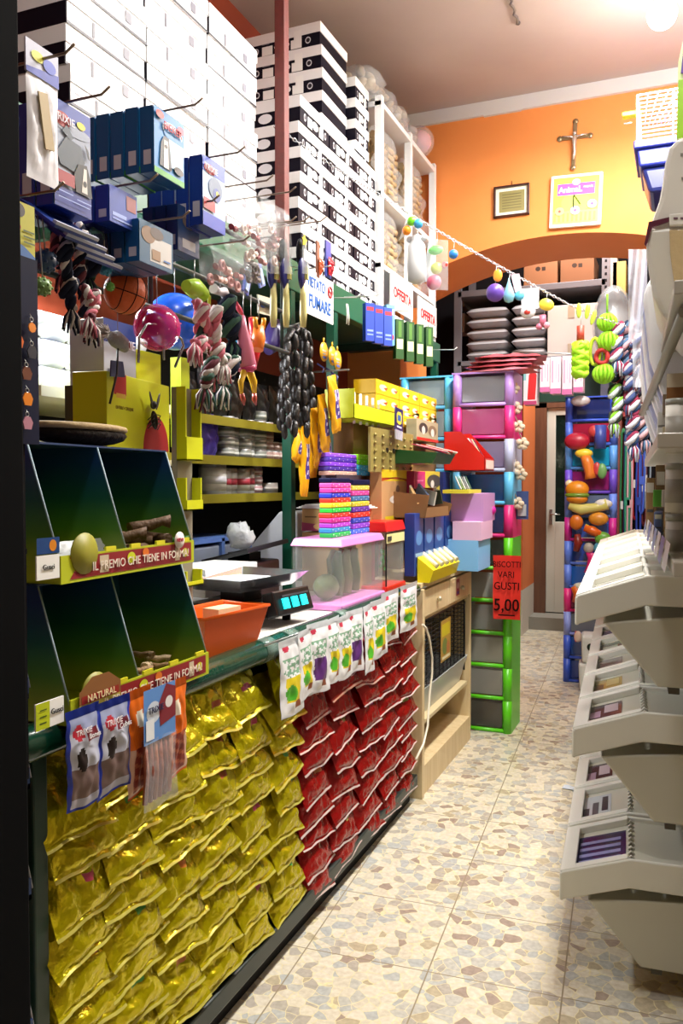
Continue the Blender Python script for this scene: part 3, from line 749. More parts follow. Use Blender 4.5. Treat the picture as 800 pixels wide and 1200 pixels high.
for i, (x, y, z) in enumerate(((-1.15, 1.62, 1.072), (-1.16, 1.66, 1.075), (-1.19, 1.68, 1.095), (-1.15, 1.70, 1.066), (-1.17, 1.72, 1.08), (-1.14, 1.60, 1.06), (-1.2, 1.63, 1.055))):
    chew('dog_chew', 'pale crumbly dog chew in the lower display, %s of the pile' % ORD[i], 'dog chew', ['8a6a42','b39a78','6e5434'][i % 3], (x-.03, y, z-.015), .06, i+40, 'pale dog chews in the lower display')
for i in range(5):
    t = T('small_sachet', 'flat pale sachet lying in the left half of upper display, %s' % ORD[i], 'sachet', (-1.16, 1.34+.035*i, 1.31), 0, 'pale sachets in the upper display', (R(-20), 0, R(90)))
    pillow(.07, .075, .008, M('b9bcc0', .35), 6, 8).build('pouch', t)
t = T('round_sticker_tag', 'small white round tag stuck on the lip of the upper display', 'tag', (-1.115, 1.69, 1.365), R(90))
MB().lathe([(.0001, 0), (.02, 0), (.02, .002), (.0001, .002)], M('e8dcd8'), 18, M4=Matrix.Rotation(R(90), 4, 'X')).build('disc', t); text('NEW', .013, M('b03040'), t, (0, -.003, 0))
# woven oval tray on the upper display
t = T('oval_basket', 'dark oval basket with light rim lying on top of upper display', 'basket', (-1.30, 1.56, 1.585))
m = MB(); m.ball((0, 0, .03), (.075, .15, .028), M('1e1712', .8, 0, 0, 1, .8, 70), 22, 8); m.build('bowl', t)
m = MB(); m.tube([(.07*math.cos(a*PI/12), .14*math.sin(a*PI/12), .045) for a in range(24)], .008, M('a38a62', .8, 0, 0, 1, .5, 60), 7, closed=True); m.build('rim', t)

# ------------------------------------------------ yellow display boxes behind
YB = M('c6ca10', .4)
ctr = P(150, 497, X=-1.42)
t = T('fly_display_box', 'large yellow card box with a black fly on a red disc', 'display box', (-1.40, ctr.y+.03, 1.592), R(90+8))
w, h = .36, .2
MB().box((0, .05, h/2), (w, .1, h), YB).build('box_body', t, bevel=.002)
m = MB(); m.layers(w, h, 0, [('r',.1,.72,.28,1,'a81c1c'),('r',.13,.68,.27,.74,'c8a03a')]); m.build('red_label', t)
m = MB(); m.layers(w, h, 0, [('p',[(.76+.22*math.cos(PI*k/16),.02+.5*math.sin(PI*k/16)) for k in range(17)],'a8141c')] ); m.build('front_print', t)
m = MB(); FB = M('16120e', .3)
m.ball((.06, -.012, h*.45), (.012, .01, .028), FB, 10, 8, rot=(0, R(-15), 0)); m.ball((.052, -.014, h*.66), (.011, .01, .012), FB, 10, 8)
for s_ in (-1, 1):
    for dz in (0, .012, .024): m.tube([(.06, -.012, h*.42+dz), (.06+s_*.022, -.02, h*.4+dz), (.06+s_*.03, -.006, h*.32+dz)], .0016, FB, 5)
m.build('fly_figure', t)
m = MB()
for s_ in (-1, 1): m.ball((.055+s_*.02, -.016, h*.72), (.007, .002, .028), M('4a4a4a', .2), 8, 6, rot=(0, R(s_*25), 0))
m.build('fly_wings', t)
text('ENTRO CINQUE', .013, M('8a7a10'), t, (-.09, -.002, h*.55))
t2 = T('yellow_card_box', 'plain upright yellow card box behind the fly display', 'display box', (-1.5, P(174, 450, X=-1.5).y, 1.60), R(90))
MB().box((0, .03, .15), (.13, .06, .30), YB).build('box_body', t2, bevel=.002)
t3 = T('yellow_card_box', 'small lime box standing right of the plain yellow box', 'display box', (-1.5, P(217, 440, X=-1.5).y, 1.62), R(90))
MB().box((0, .02, .145), (.05, .04, .29), M('9fae12', .4)).build('box_body', t3); MB().box((0, -.002, .05), (.04, .004, .07), M('3a4a48', .4)).build('window_patch', t3)
# tall display stand right of the tiers (grey back with yellow trays)
t = T('tall_card_stand', 'tall grey card stand with two yellow trays behind tier displays', 'display stand', (-1.33, P(217, 600, X=-1.33).y, 1.022), R(90))
zt = P(217, 455, X=-1.33).z-1.022
MB().box((0, .01, zt/2), (.075, .02, zt), M('8c8574', .6)).build('stand_body', t)
for pz0, pz1 in ((455, 540), (560, 598), (668, 686)):
    z1 = P(217, pz0, X=-1.33).z-1.022; z0 = P(217, pz1, X=-1.33).z-1.022; m = MB()
    for x in (-.042, .036): m.bx(x, x+.006, -.03, 0, z0, z1, YB)
    m.bx(-.042, .042, -.034, -.03, z0, z0+(z1-z0)*.32, YB); m.bx(-.042, .042, -.034, 0, z0, z0+.004, YB); m.build('yellow_tray', t)
m = MB(); m.box((0, -.02, P(217, 520, X=-1.33).z-1.022), (.05, .02, .03), M('e8e818', .4), (0, R(8), 0)); m.build('small_yellow_box', t)

# ------------------------------------------------ orange basket with packets
t = T('orange_basket', 'orange plastic basket on the counter beside the weighing scale', 'basket', (-1.235, 2.05, 1.024), R(90-6))
OR = M('e05a12', .3); m = MB(); W0, D0, W1, D1, HH = .25, .12, .31, .17, .115
def pan(m, w0, d0, w1, d1, h, mat, th=.004):
    o = [(-w0/2, -d0/2), (w0/2, -d0/2), (w0/2, d0/2), (-w0/2, d0/2)]; u = [(-w1/2, -d1/2), (w1/2, -d1/2), (w1/2, d1/2), (-w1/2, d1/2)]
    b = len(m.v)
    for (x, y) in o: m.v.append((x, y, 0))
    for (x, y) in u: m.v.append((x, y, h))
    for (x, y) in u: m.v.append((x*(1-th*2/w1), y*(1-th*2/d1), h))
    for (x, y) in o: m.v.append((x*(1-th*2/w0), y*(1-th*2/d0), th))
    m.face([b+3, b+2, b+1, b], mat)
    for i in range(4):
        j = (i+1) % 4
        m.face([b+i, b+j, b+4+j, b+4+i], mat); m.face([b+4+i, b+4+j, b+8+j, b+8+i], mat); m.face([b+8+i, b+8+j, b+12+j, b+12+i], mat)
    m.face([b+12, b+13, b+14, b+15], mat)
pan(m, W0, D0, W1, D1, HH, OR); m.build('basket_body', t, bevel=.002, recalc=False)
m = MB(); m.tube([(-W1/2, -D1/2, HH), (W1/2, -D1/2, HH), (W1/2, D1/2, HH), (-W1/2, D1/2, HH)], .005, OR, 6, closed=True); m.build('rim', t)
t = T('clear_packet', 'clear packet of green and pink sticks leaning in the orange basket', 'packet', (-1.25, 1.97, 1.05), 0, None, (R(-12), R(-18), R(90)))
pillow(.07, .21, .03, M('9db8a4', .2), seed=2, matfn=lambda u, v: M('c98a7a', .4) if v < .35 else M('3f7a5a', .4) if u < .4 else M('b9c8c0', .2)).build('pouch', t)
t = T('paper_box', 'small pale box inside the orange basket', 'box', (-1.24, 2.1, 1.1), R(80)); MB().box((0, 0, .02), (.1, .06, .04), M('d9c9a0')).build('box_body', t)
t = T('white_card', 'white printed leaflet standing behind the orange basket', 'leaflet', (-1.42, 2.1, 1.024), 0, None, (R(-15), 0, R(90)))
MB().box((0, 0, .1), (.09, .003, .2), WHITE).build('sheet', t); m = MB(); m.layers(.09, .2, -.002, [('r',.15,.3+.06*i,.85,.32+.06*i,'4a4a50') for i in range(9)]); m.build('printed_lines', t)

# ------------------------------------------------ weighing scale
SC = M('121316', .3)
t = T('weighing_scale', 'black electronic scale with steel pan and three cyan displays', 'scale', (-1.40, 2.50, 1.022), R(90-8))
MB().box((0, 0, .055), (.34, .28, .05), SC, top=(.9, .85)).build('base', t, bevel=.008)
for x in (-.13, .13): 
    for y in (-.1, .1): MB().lathe([(.016, 0), (.016, .03)], BLACK, 10).build('foot', t, loc=(x, y, 0))
m = MB(); m.box((.06, -.155, .075), (.22, .05, .085), SC, (R(-18), 0, 0)); m.build('display_head', t, bevel=.006)
m = MB()
for k in range(3):
    m.box((0.0+.055*k, -.187, .08), (.036, .004, .036), M('19d4d8', .4, 0, 1.6), (R(-18), 0, 0))
    mm = MB().box((0.0+.055*k, -.187, .08), (.036, .004, .036), M('19d4d8', .4, 0, 1.6), (R(-18), 0, 0)); mm.build('cyan_display', t)
MB().box((.06, -.183, .105), (.16, .004, .006), M('3a3c44'), (R(-18), 0, 0)).build('key_strip', t)
MB().box((0, 0, .10), (.1, .1, .05), SC).build('pan_support', t)
m = MB(); pan(m, .30, .22, .40, .30, .045, M('c8ccd0', .16, .95)); o = m.build('steel_pan', t, recalc=False); o.location = (0, 0, .125)
m = MB(); m.box((0, 0, 0), (.22, .15, .012), M('e9edf4', .5), (0, R(2), R(8))); o = m.build('paper_pad'); o.location = (-1.44, 2.56, 1.165); o.rotation_euler = (0, 0, R(85)); tag(o, 'pad of white paper lying in the steel scale pan', 'paper')
t = T('white_box', 'flat white box with a printed word lying behind the scale pan', 'box', (-1.62, 2.66, 1.1), R(86)); MB().box((0, 0, .05), (.34, .2, .1), M('e4e6e8', .5)).build('box_body', t, bevel=.003); MB().box((0, -.101, .05), (.2, .001, .006), M('55555a')).build('slot', t); text('Gourmet', .022, M('55555a'), t, (.1, -.102, .075))
t = T('receipt_printer', 'dark brown printer with a flat black lid behind the scale', 'printer', (-1.68, 3.03, 1.022), R(90))
MB().box((0, 0, .08), (.26, .2, .16), M('2c1718', .35)).build('printer_body', t, bevel=.01); MB().box((-.02, -.02, .2), (.36, .22, .02), M('15171c', .35), (R(-14), R(-3), 0)).build('flat_lid', t, bevel=.004)
MB().box((0, 0, .17), (.1, .1, .05), M('15171c')).build('lid_hinge', t)
m = MB(); m.ball((0, 0, .035), (.065, .05, .05), M('dfe3e6', .1, 0, 0, .7, .8, 40), 14, 10); o = m.build('crumpled_plastic')
for v_ in o.data.vertices: v_.co *= 1+.5*(nz(v_.index)-.5)
o.location = (-1.68, 3.0, 1.245); tag(o, 'crumpled clear plastic bag on the flat black printer lid', 'plastic bag')
t = T('brown_box', 'brown cardboard box with a glass symbol behind the pink tank', 'box', (-1.44, 3.46, 1.29), 0); MB().box((0, 0, .05), (.26, .2, .1), CARD).build('box_body', t, bevel=.003)
m = MB(); m.layers(.26, .1, -.1005, [('p',[(.72,.7),(.82,.7),(.78,.52),(.76,.52)],'3a2a1a'),('r',.76,.38,.78,.54,'3a2a1a'),('r',.73,.34,.81,.38,'3a2a1a'),('p',[(0,0),(.3,0),(.32,.3),(0,.38)],'9a3a5a'),('e',.36,.2,.14,.15,'c9a06a'),('r',.06,.6,.28,.66,'6a4a2a')]); m.build('printed_front', t)
t = T('brown_box', 'lower brown cardboard box under the one with glass symbol', 'box', (-1.44, 3.46, 1.022), 0); MB().box((0, 0, .13), (.26, .2, .262), CARD).build('box_body', t, bevel=.003)
m = MB()
for k in range(4): m.box((0, 0, .102+.005*k), (.3-.02*k, .22, .004), M('e4e0da'), (0, 0, R(4*k-5)))
o = m.build('paper_stack'); o.location = (-1.44, 3.46, 1.29); o.rotation_euler = (0, 0, 0); tag(o, 'loose white papers on top of the brown cardboard box', 'paper')
t = T('white_packet', 'small white packet beside the brown boxes', 'packet', (-1.33, 3.34, 1.295), R(90)); MB().box((0, 0, .045), (.05, .08, .13), M('e0d8d8')).build('box_body', t, bevel=.003)

# ------------------------------------------------ plastic tanks
def tank(label, loc, rz, w, dpt, h, lidc, basec, contents, lidtop=.03):
    t = T('plastic_tank', label, 'tank', loc, rz)
    LC, BC = M(lidc, .3), M(basec, .3)
    MB().box((0, 0, .012), (w+.02, dpt+.02, .024), BC).build('base_tray', t, bevel=.005)
    CL = M('dfe9e4', .08, 0, 0, .09); m = MB(); z0, z1 = .02, h-lidtop
    MB().box((0, -dpt/2, (z0+z1)/2), (w, .003, z1-z0), CL).build('front_pane', t)
    MB().box((0, dpt/2, (z0+z1)/2), (w, .003, z1-z0), CL).build('back_pane', t)
    for s_ in (-1, 1): MB().box((s_*w/2, 0, (z0+z1)/2), (.003, dpt, z1-z0), CL).build('side_pane', t)
    MB().box((0, 0, h-lidtop/2), (w+.02, dpt+.02, lidtop), LC, top=(.93, .9)).build('lid', t, bevel=.005)
    return t
tk = tank('clear plastic tank with pink lid and base holding green bundles', (-1.275, 3.09, 1.022), R(90), .46, .2, .27, 'd98ac8', 'd98ac8', None)
for k in range(9):
    x = -.19+.045*k; y = 3.09+x
    if k < 3: continue
    m = MB(); m.tube([(0, 0, .035), (.004, 0, .1), (-.006, 0, .17), (.003, 0, .21)], [.02, .024, .022, .012], M(['a8a878','8f9a68','b4ac84','6f7f4a'][k % 4], .6, 0, 0, 1, .4, 50), 9)
    if k == 6 or k == 8: m.mats = [M('8a2a1a', .5)]
    o = m.build('green_bundle'); o.location = (-1.30+.04*(k % 2), y, 1.022); tag(o, 'wrapped bundle standing inside the pink lidded tank, %s from left' % ORD[k-3], 'bundle', 'bundles inside the pink lidded tank')
m = MB(); m.ball((0, 0, 0), (.05, .06, .05), M('7a8058', .6, 0, 0, 1, .6, 40), 14, 8, rot=(0, .5, 0)); o = m.build('paper_roll'); o.location = (-1.275, 2.95, 1.1); tag(o, 'rolled pale green bundle lying left inside the pink lidded tank', 'bundle')
t2 = tank('small clear tank with red lid and base at the counter end', (-1.30, 3.56, 1.022), R(90), .25, .2, .31, 'cc1a14', 'c41a14', None, .045)
MB().box((-.0, -.104, .235), (.25, .003, .04), M('e4dc9a', .4)).build('paper_strip', t2); MB().box((-.09, -.107, .235), (.05, .003, .02), M('3a3a30')).build('print_mark', t2)
MB().box((-.123, -.102, .14), (.005, .005, .24), BLACK).build('corner_edge', t2)
MB().box((.02, .02, .13), (.04, .02, .2), M('b8261a', .4)).build('red_divider', t2)
m = MB()
for k in range(9): m.ball((.015*math.cos(k*2.1)-.01, -.05+.01*nz(k), .09+.012*k*.8+.01*nz(k, 2)), (.014, .006, .01), M('3fbf3a', .5), 8, 5, rot=(k, k*.5, 0))
m.build('plastic_plant', t2)
# ------------------------------------------------ stacks of polka dot collars
def roll(loc, w, dpt, h, col, label, group, dots=True, seed=0, rz=R(90)):
    t = T('dotted_collar_bundle', label, 'collar', loc, rz, group)
    m = MB(); m.box((0, 0, h/2), (w, dpt, h*.97), M(col, .5))
    if dots:
        b = 0; wm = M('f2f0f4', .5)
        for k in range(7):
            x = -w*.44+w*.88*k/6; z = h*(.32 if k % 2 else .7); n = len(m.v)
            m.v += [(x+.0028*math.cos(PI*q/4), -dpt/2-.0006, z+.0028*math.sin(PI*q/4)) for q in range(8)]; m.face([n+q for q in range(8)], wm)
            y = -dpt*.44+dpt*.88*k/6; n = len(m.v)
            m.v += [(w/2+.0006, y+.0028*math.cos(PI*q/4), z+.0028*math.sin(PI*q/4)) for q in range(8)]; m.face([n+q for q in range(8)], wm)
    m.build('band', t, bevel=min(h*.3, .004))
    return t
def stack(px0, px1, ytop, ybot, X, cols, nm, dpt=.055):
    y0 = P(px0, ybot, X=X).y; y1 = P(px1, ybot, X=X).y; z1 = P(px0, ytop, X=X).z; z0 = 1.292 if ybot > 600 else P(px0, ybot, X=X).z
    h = (z1-z0)/len(cols)
    for i, c in enumerate(cols):
        roll((X-dpt/2+.004*(nz(i, px0)-.5), (y0+y1)/2+.005*(nz(i, px1)-.5), z0+h*i), (y1-y0), dpt, h, c[0], '%s %s collar bundle, %s' % (c[1], 'dotted' if c[1] != 'navy' else 'plain', nm % lvl(i, len(cols))), 'dotted collar stacks on the pink tank', c[1] != 'navy')
stack(389, 411, 560, 632, -1.23, [('1fae4a','green'),('2c8cc0','light blue'),('b03ac8','purple'),('c8248c','magenta'),('e0301c','red'),('28c83c','bright green'),('e0d01c','yellow'),('e02c14','scarlet'),('2438c8','royal blue'),('d838a0','pink'),('f04aa8','bright pink'),('0e1038','navy')], 'front left stack, %s')
stack(413, 433, 562, 629, -1.24, [('3a6ad0','blue'),('8038c0','violet'),('2c40b0','deep blue'),('d82c1c','red'),('5a2494','purple'),('c8b82c','yellow'),('3a6a9c','steel blue'),('c83a90','pink'),('d8c04a','sand'),('0e1038','navy')], 'front right stack, %s')
# rear stacks stand on a small box on the red tank side
zb = P(400, 556, X=-1.37).z
t = T('riser_box', 'dark riser box between the collar stacks and red tank', 'box', (-1.40, 3.42, 1.295), R(90)); MB().box((0, 0, (zb-1.295)/2), (.30, .07, zb-1.297), M('3a2c3a', .6)).build('box_body', t)
for (a0, a1, yt, cs, nm) in ((385, 418, 530, [('c9a090','patterned'),('3a1e8c','dark violet'),('7a34d0','violet'),('4424a0','indigo'),('8a4ae0','lilac')], 'rear left pile, %s'), (419, 440, 532, [('2ca0dc','sky blue'),('34b4e8','cyan'),('6ad81c','lime'),('9cf02c','bright lime')], 'rear right pile, %s')):
    stack(a0, a1, yt, 557, -1.37, cs, nm, .05)
t = T('orange_bundle', 'orange and white dotted bundle behind the navy collar tops', 'collar', (-1.37, P(438, 585, X=-1.37).y, 1.3), R(90)); MB().box((0, 0, .1), (.09, .05, .2), M('e8641c', .5)).build('band', t, bevel=.01)
m = MB()
for k in range(16): m.ball((-.04+.08*nz(k), -.026, .02+.17*nz(k, 2)), .004, WHITE, 6, 4)
m.build('dots', t)

# translucent drawer unit and pale appliance behind the counter
t = T('blue_drawer_unit', 'grey translucent drawers in a blue frame behind the counter', 'drawer unit', (-1.95, 3.32, 0), R(90)); FRB = M('5a7ac0', .4)
for x in (-.26, 0, .26): MB().bx(x-.012, x+.012, 0, .3, 0, 1.25, FRB).build('frame_post', t)
for z in (0.02, .35, .68, 1.0, 1.235): MB().bx(-.27, .27, 0, .3, z, z+.018, FRB).build('frame_rail', t)
for i in range(2):
    for z in (.04, .37, .70, 1.02): MB().bx(-.245+.26*i, -.015+.26*i, .01, .28, z, z+(.29 if z < 1 else .2), M('8a94a8', .2, 0, 0, .85)).build('drawer', t, bevel=.01)
t = T('pale_appliance', 'pale grey appliance with a slanted side left of brown boxes', 'appliance', (-1.98, 3.75, 0)); PA = M('c4c6cc', .4)
MB().prism([(-.14, 0), (.2, 0), (.2, 1.36), (.1, 1.36), (-.14, 1.1)], 0, .3, PA).build('appliance_body', t, bevel=.01); MB().bx(.14, .17, -.006, 0, .3, 1.25, M('3a3c40')).build('dark_seam', t)
# ================================================================= HANGING GOODS ABOVE THE COUNTER
RAILX, RAILZ = -1.34, 2.33
hr = T('hanging_rail', 'dark steel hanging rail with prongs in front of the near cartons', 'rail', (0, 0, 0))
for z in (2.30, 2.12, 1.98): MB().tube([(RAILX, 1.15, z), (RAILX, 2.75, z)], .008, M('1a2a24', .4), 8).build('bar', hr)
for y in (1.9, 2.7): MB().tube([(RAILX, y, 1.98), (RAILX, y, 2.36), (-1.56, y, 2.40)], .007, M('1a2a24', .4), 8).build('bracket', hr)
def prong(y, z, x1, up=.012):
    MB().tube([(RAILX, y, z), (x1+.03, y, z), (x1+.05, y, z+up)], .0025, M('8a7a6c', .35, .7), 6).build('prong', hr)
def frame_px(pl, pr, yt, yb, X):
    a = P(pl, yt, X=X); b = P(pr, yt, X=X); c = P(pl, yb, X=X)
    return a.y, b.y, a.z, c.z
def box_pack(name, label, cat, pl, pr, yt, yb, X0, n, d, body, shapes, group=None, txt=(), edge='b9b0b4', namer=None, hook=True, barcode=True):
    y0, y1, z1, z0 = frame_px(pl, pr, yt, yb, X0); w, h = y1-y0, z1-z0
    t = T(name, label, cat, (X0, (y0+y1)/2, z1), R(90), group)
    MB().box((0, d/2, -h/2), (w, d*.88, h), body).build('box_body', t, bevel=.0012)
    m = MB(); m.layers(w, h, 0, shapes, z0=-h); m.build('printed_front', t)
    if barcode:
        m = MB(); b = 0; n_ = len(m.v); x = -w/2-.0006
        m.v += [(x, d*.2, -h*.88), (x, d*.7, -h*.88), (x, d*.7, -h*.66), (x, d*.2, -h*.66)]; m.face([0, 1, 2, 3], M(edge, .5)); m.build('barcode', t)
    for (s_, sz, col, fx, fz) in txt: text(s_, sz*w, M(col, .5), t, (fx*w, -.0045, -h+fz*h))
    for i in range(1, n):
        dup(t, namer % ORD[i] if namer else label, (X0-d*i, (y0+y1)/2+.004*(nz(i, pl)-.5), z1+.004*(nz(i, yt)-.5)), R(90+2*(nz(i, pl+3)-.5)))
    if hook: prong((y0+y1)/2, min(2.30, z1+.02) if False else z1+.012, X0+.04)
    return t
NB = M('16307c', .35); TB = M('0f4a78', .35)
SH_G1 = [('r',0,0,1,1,'8d95a8'),('r',0,.8,1,1,'2a3f9a'),('e',.5,.78,.5,.06,'8d95a8'),('r',0,0,1,.2,'1c2c84'),('e',.22,.83,.22,.07,'a01c24'),('e',.72,.86,.12,.035,'d8c81c'),('p',[(.05,.5),(.3,.68),(.7,.66),(.82,.52),(.6,.38),(.15,.4)],'3a4550'),('p',[(.2,.72),(.32,.8),(.5,.7),(.42,.66)],'3c4854'),('p',[(.8,.7),(.9,.66),(.95,.56),(.88,.58)],'14161c'),
    ('p',[(.55,.2),(.5,.36),(.62,.48),(.85,.5),(.95,.38),(1,.2)],'15110f'),('p',[(.7,.22),(.76,.46),(.84,.46),(.86,.22)],'d8d0c8'),('e',.79,.31,.05,.03,'15110f'),('r',0,.22,.5,.34,'9a1e24'),('r',.05,.14,.45,.15,'8fa0d8'),('r',.55,.12,.95,.13,'8fa0d8'),('r',.05,.08,.9,.09,'8fa0d8')]
box_pack('grooming_pack', 'grooming glove pack with a dog picture, front one behind the white bag', 'pack', 62, 105, 112, 238, -1.10, 3, .045, NB, SH_G1, 'grooming glove packs', [('TRIXIE', .2, 'e8e0e8', -.27, .83), ('Pflege-', .13, 'f0e8e8', -.26, .30), ('handschuh', .1, 'f0e8e8', -.26, .255)], namer='grooming glove pack, %s from the aisle on the left prong')
SH_G2 = [('r',0,0,1,1,'1a74b4'),('r',0,0,1,.09,'4a9a34'),('e',.6,.76,.34,.12,'d0e0ee'),('e',.6,.7,.3,.1,'1a74b4'),('r',.45,.2,.95,.62,'a9c8dc'),('p',[(.15,.14),(.2,.5),(.3,.62),(.46,.62),(.5,.45),(.55,.14)],'17130f'),('p',[(.28,.14),(.3,.56),(.42,.56),(.44,.14)],'e0d8d0'),('e',.36,.47,.05,.03,'17130f'),('e',.78,.2,.16,.06,'3a2a20'),('e',.85,.86,.12,.06,'b03a5a'),('e',.15,.9,.13,.06,'c04a4a')]
box_pack('snack_pack', 'blue dog snack box with a white arched word, front of the row', 'pack', 180, 215, 122, 200, -1.10, 6, .04, TB, SH_G2, 'blue dog snack boxes', [('BIEKER', .2, 'c02838', .08, .78)], namer='blue dog snack box seen edge on, %s from the aisle')
SH_G4 = [('r',0,0,1,1,'9ab0d0'),('r',0,.78,1,1,'2a48b0'),('r',0,0,1,.2,'1f3aa8'),('e',.3,.84,.26,.07,'b02430'),('e',.55,.6,.3,.16,'5a6a84'),('e',.6,.52,.16,.1,'223a8a'),('e',.62,.54,.06,.04,'d8c82c'),('r',0,.24,.5,.4,'9a1e24')]
box_pack('grooming_pack', 'small blue grooming pack right of the snack boxes, front one', 'pack', 237, 263, 180, 262, -1.10, 4, .04, NB, SH_G4, 'small blue grooming packs', [('TRIXIE', .2, 'e8e0e8', -.18, .84)], namer='small blue grooming pack seen edge on, %s from the aisle')
SH_G3 = [('r',0,0,1,1,'20506e'),('r',.3,.1,.95,.7,'b8b4b0'),('e',.25,.7,.2,.2,'7a5a3a'),('e',.5,.8,.2,.14,'4a3a30'),('r',.35,.16,.6,.4,'8a6a4a'),('r',.7,.2,.9,.24,'3a6aa8')]
box_pack('snack_pack', 'teal snack box with a brown dog picture, lower row front', 'pack', 163, 202, 255, 305, -1.12, 4, .04, TB, SH_G3, 'teal snack boxes in the lower row', namer='teal snack box of the lower row, %s from the aisle')
box_pack('snack_pack', 'blue snack box lower row, beneath the glove pack', 'pack', 128, 160, 215, 258, -1.14, 3, .04, NB, [('r',0,0,1,1,'24409a'),('r',.1,.2,.6,.3,'8fa0d8'),('r',.6,.5,.95,.9,'8a3a3a'),('r',.1,.1,.8,.14,'8fa0d8')], 'blue snack boxes below the glove pack', namer='blue snack box below the glove pack, %s from the aisle')
box_pack('snack_pack', 'dark blue snack box lower row, left of the bone bags', 'pack', 208, 233, 238, 292, -1.15, 3, .035, M('122a5e', .35), [('r',0,0,1,1,'1c3c70'),('r',.2,.1,.8,.3,'a8a8b0'),('e',.5,.7,.3,.16,'6a5a50')], 'dark blue boxes left of the bone bags', namer='dark blue box left of the bone bags, %s from the aisle')
box_pack('leaflet_pack', 'yellow and blue dog treat pack at the left edge', 'pack', 14, 40, 232, 300, -1.08, 2, .03, M('1f5a9a', .4), [('r',0,0,1,1,'b8b41c'),('p',[(0,0),(0,.3),(.5,.24),(1,.1),(1,0)],'2a64a8'),('e',.3,.85,.25,.12,'3a3230'),('e',.25,.55,.1,.06,'b02a1c'),('r',.45,.5,.95,.53,'4a5a1c'),('r',.45,.4,.95,.43,'4a5a1c'),('r',.45,.3,.95,.33,'4a5a1c')], 'yellow packs at the left edge', namer='yellow and blue pack at the left edge, %s from the aisle', barcode=False)
# blue tray bottoms under glove packs
for i in range(4):
    y = P(50+14*i, 258, X=-1.16).y
    t = T('brush_pack', 'flat navy pack with silver edge hanging under the glove packs, %s' % ORD[i], 'pack', (-1.16-.03*i, y+.03*i, P(60, 250, X=-1.16).z), 0, 'flat navy packs under glove packs', (R(-55), 0, R(90)))
    MB().box((0, 0, -.05), (.12, .006, .1), NB).build('card', t); MB().box((0, -.006, -.096), (.12, .006, .01), M('b0b4c4', .3)).build('silver_edge', t)
# white polybag with header
y0, y1, z1, z0 = frame_px(29, 67, 42, 205, -1.02)
t = T('white_poly_bag', 'crumpled white poly bag with blue header at the top left', 'bag', (-1.02, (y0+y1)/2, z1), R(90)); w, h = y1-y0, z1-z0
pillow(w, h*.78, .012, M('dcdce4', .3, 0, 0, 1, .15, 12), seed=4, wr=.002).build('pouch', t, loc=(0, 0, -h))
MB().box((0, 0, -h*.12), (w, .003, h*.24), M('c8cce0', .3)).build('header', t); m = MB(); m.layers(w, h*.24, -.002, [('p',[(0,0),(1,0),(1,.4),(0,.15)],'3a4ab0'),('e',.35,.6,.2,.16,'d8d43c'),('e',.7,.5,.2,.2,'4a5ac0')], z0=-h*.24); m.build('header_print', t)
MB().box((.0, -.008, -h*.55), (.022, .003, h*.4), M('b09a6c', .5), (0, R(-10), 0)).build('insert_card', t)
prong((y0+y1)/2, z1-.02, -1.0)
# clear bags of bones
def bone_bag(label, pl, pr, yt, yb, X, cols, group, seed=0, header=None):
    y0, y1, z1, z0 = frame_px(pl, pr, yt, yb, X); w, h = y1-y0, z1-z0
    t = T('bone_bag', label, 'bag', (X, (y0+y1)/2, z1), R(90), group)
    m = MB()
    for k in range(12):
        c = M(cols[k % len(cols)], .55); x = (nz(k, seed)-.5)*w*.7; z = -h*(.45+.5*nz(k, seed+2)); y = -.01+.02*nz(k, seed+4)
        if k % 3: m.tube([(x-.012, y, z), (x-.006, y, z+.003), (x+.006, y, z-.003), (x+.012, y, z)], [.009, .005, .005, .009], c, 8)
        else: m.tube([(x+.011*math.cos(q*PI/5), y, z+.011*math.sin(q*PI/5)) for q in range(10)], .005, c, 6, closed=True)
    m.build('bones', t)
    m = MB()
    for s_ in (-1, 1): m.grid(lambda u, v: ((u-.5)*w*(1-.1*v*(1-v)), s_*(.022*max(0, math.sin(PI*v*.98))**.6)+.003*math.sin(u*14+v*11), -h*(1-v)), 10, 12, clearfilm(.12))
    m.build('film', t)
    if header: MB().box((0, 0, -h*.08), (w*.9, .003, h*.16), M(header)).build('header', t)
    return t
G5 = 'clear bags of bones beside the blue packs'
bone_bag('clear bag of white and red bones beside the blue packs', 267, 318, 212, 295, -1.12, ['e0cfc6','c08a88','8a2a34','d8c4b8'], G5, 1)
bone_bag('second clear bag of pale bones, right of the first', 300, 335, 225, 300, -1.16, ['d0b8b0','c4a09a','7a3034'], G5, 2)
bone_bag('clear bag of pink bones hanging lowest under the bone bags', 240, 288, 283, 325, -1.12, ['c08a88','d0a8a0','a86a68'], G5, 3)
bone_bag('clear rounded bag of dark treats beside the pink bones', 283, 306, 285, 325, -1.15, ['5a4a48','3a302e','7a6a60'], G5, 4)
for (px, py) in ((290, 215), (318, 228), (262, 285)): q = P(px, py, X=-1.13); prong(q.y, q.z, -1.1)
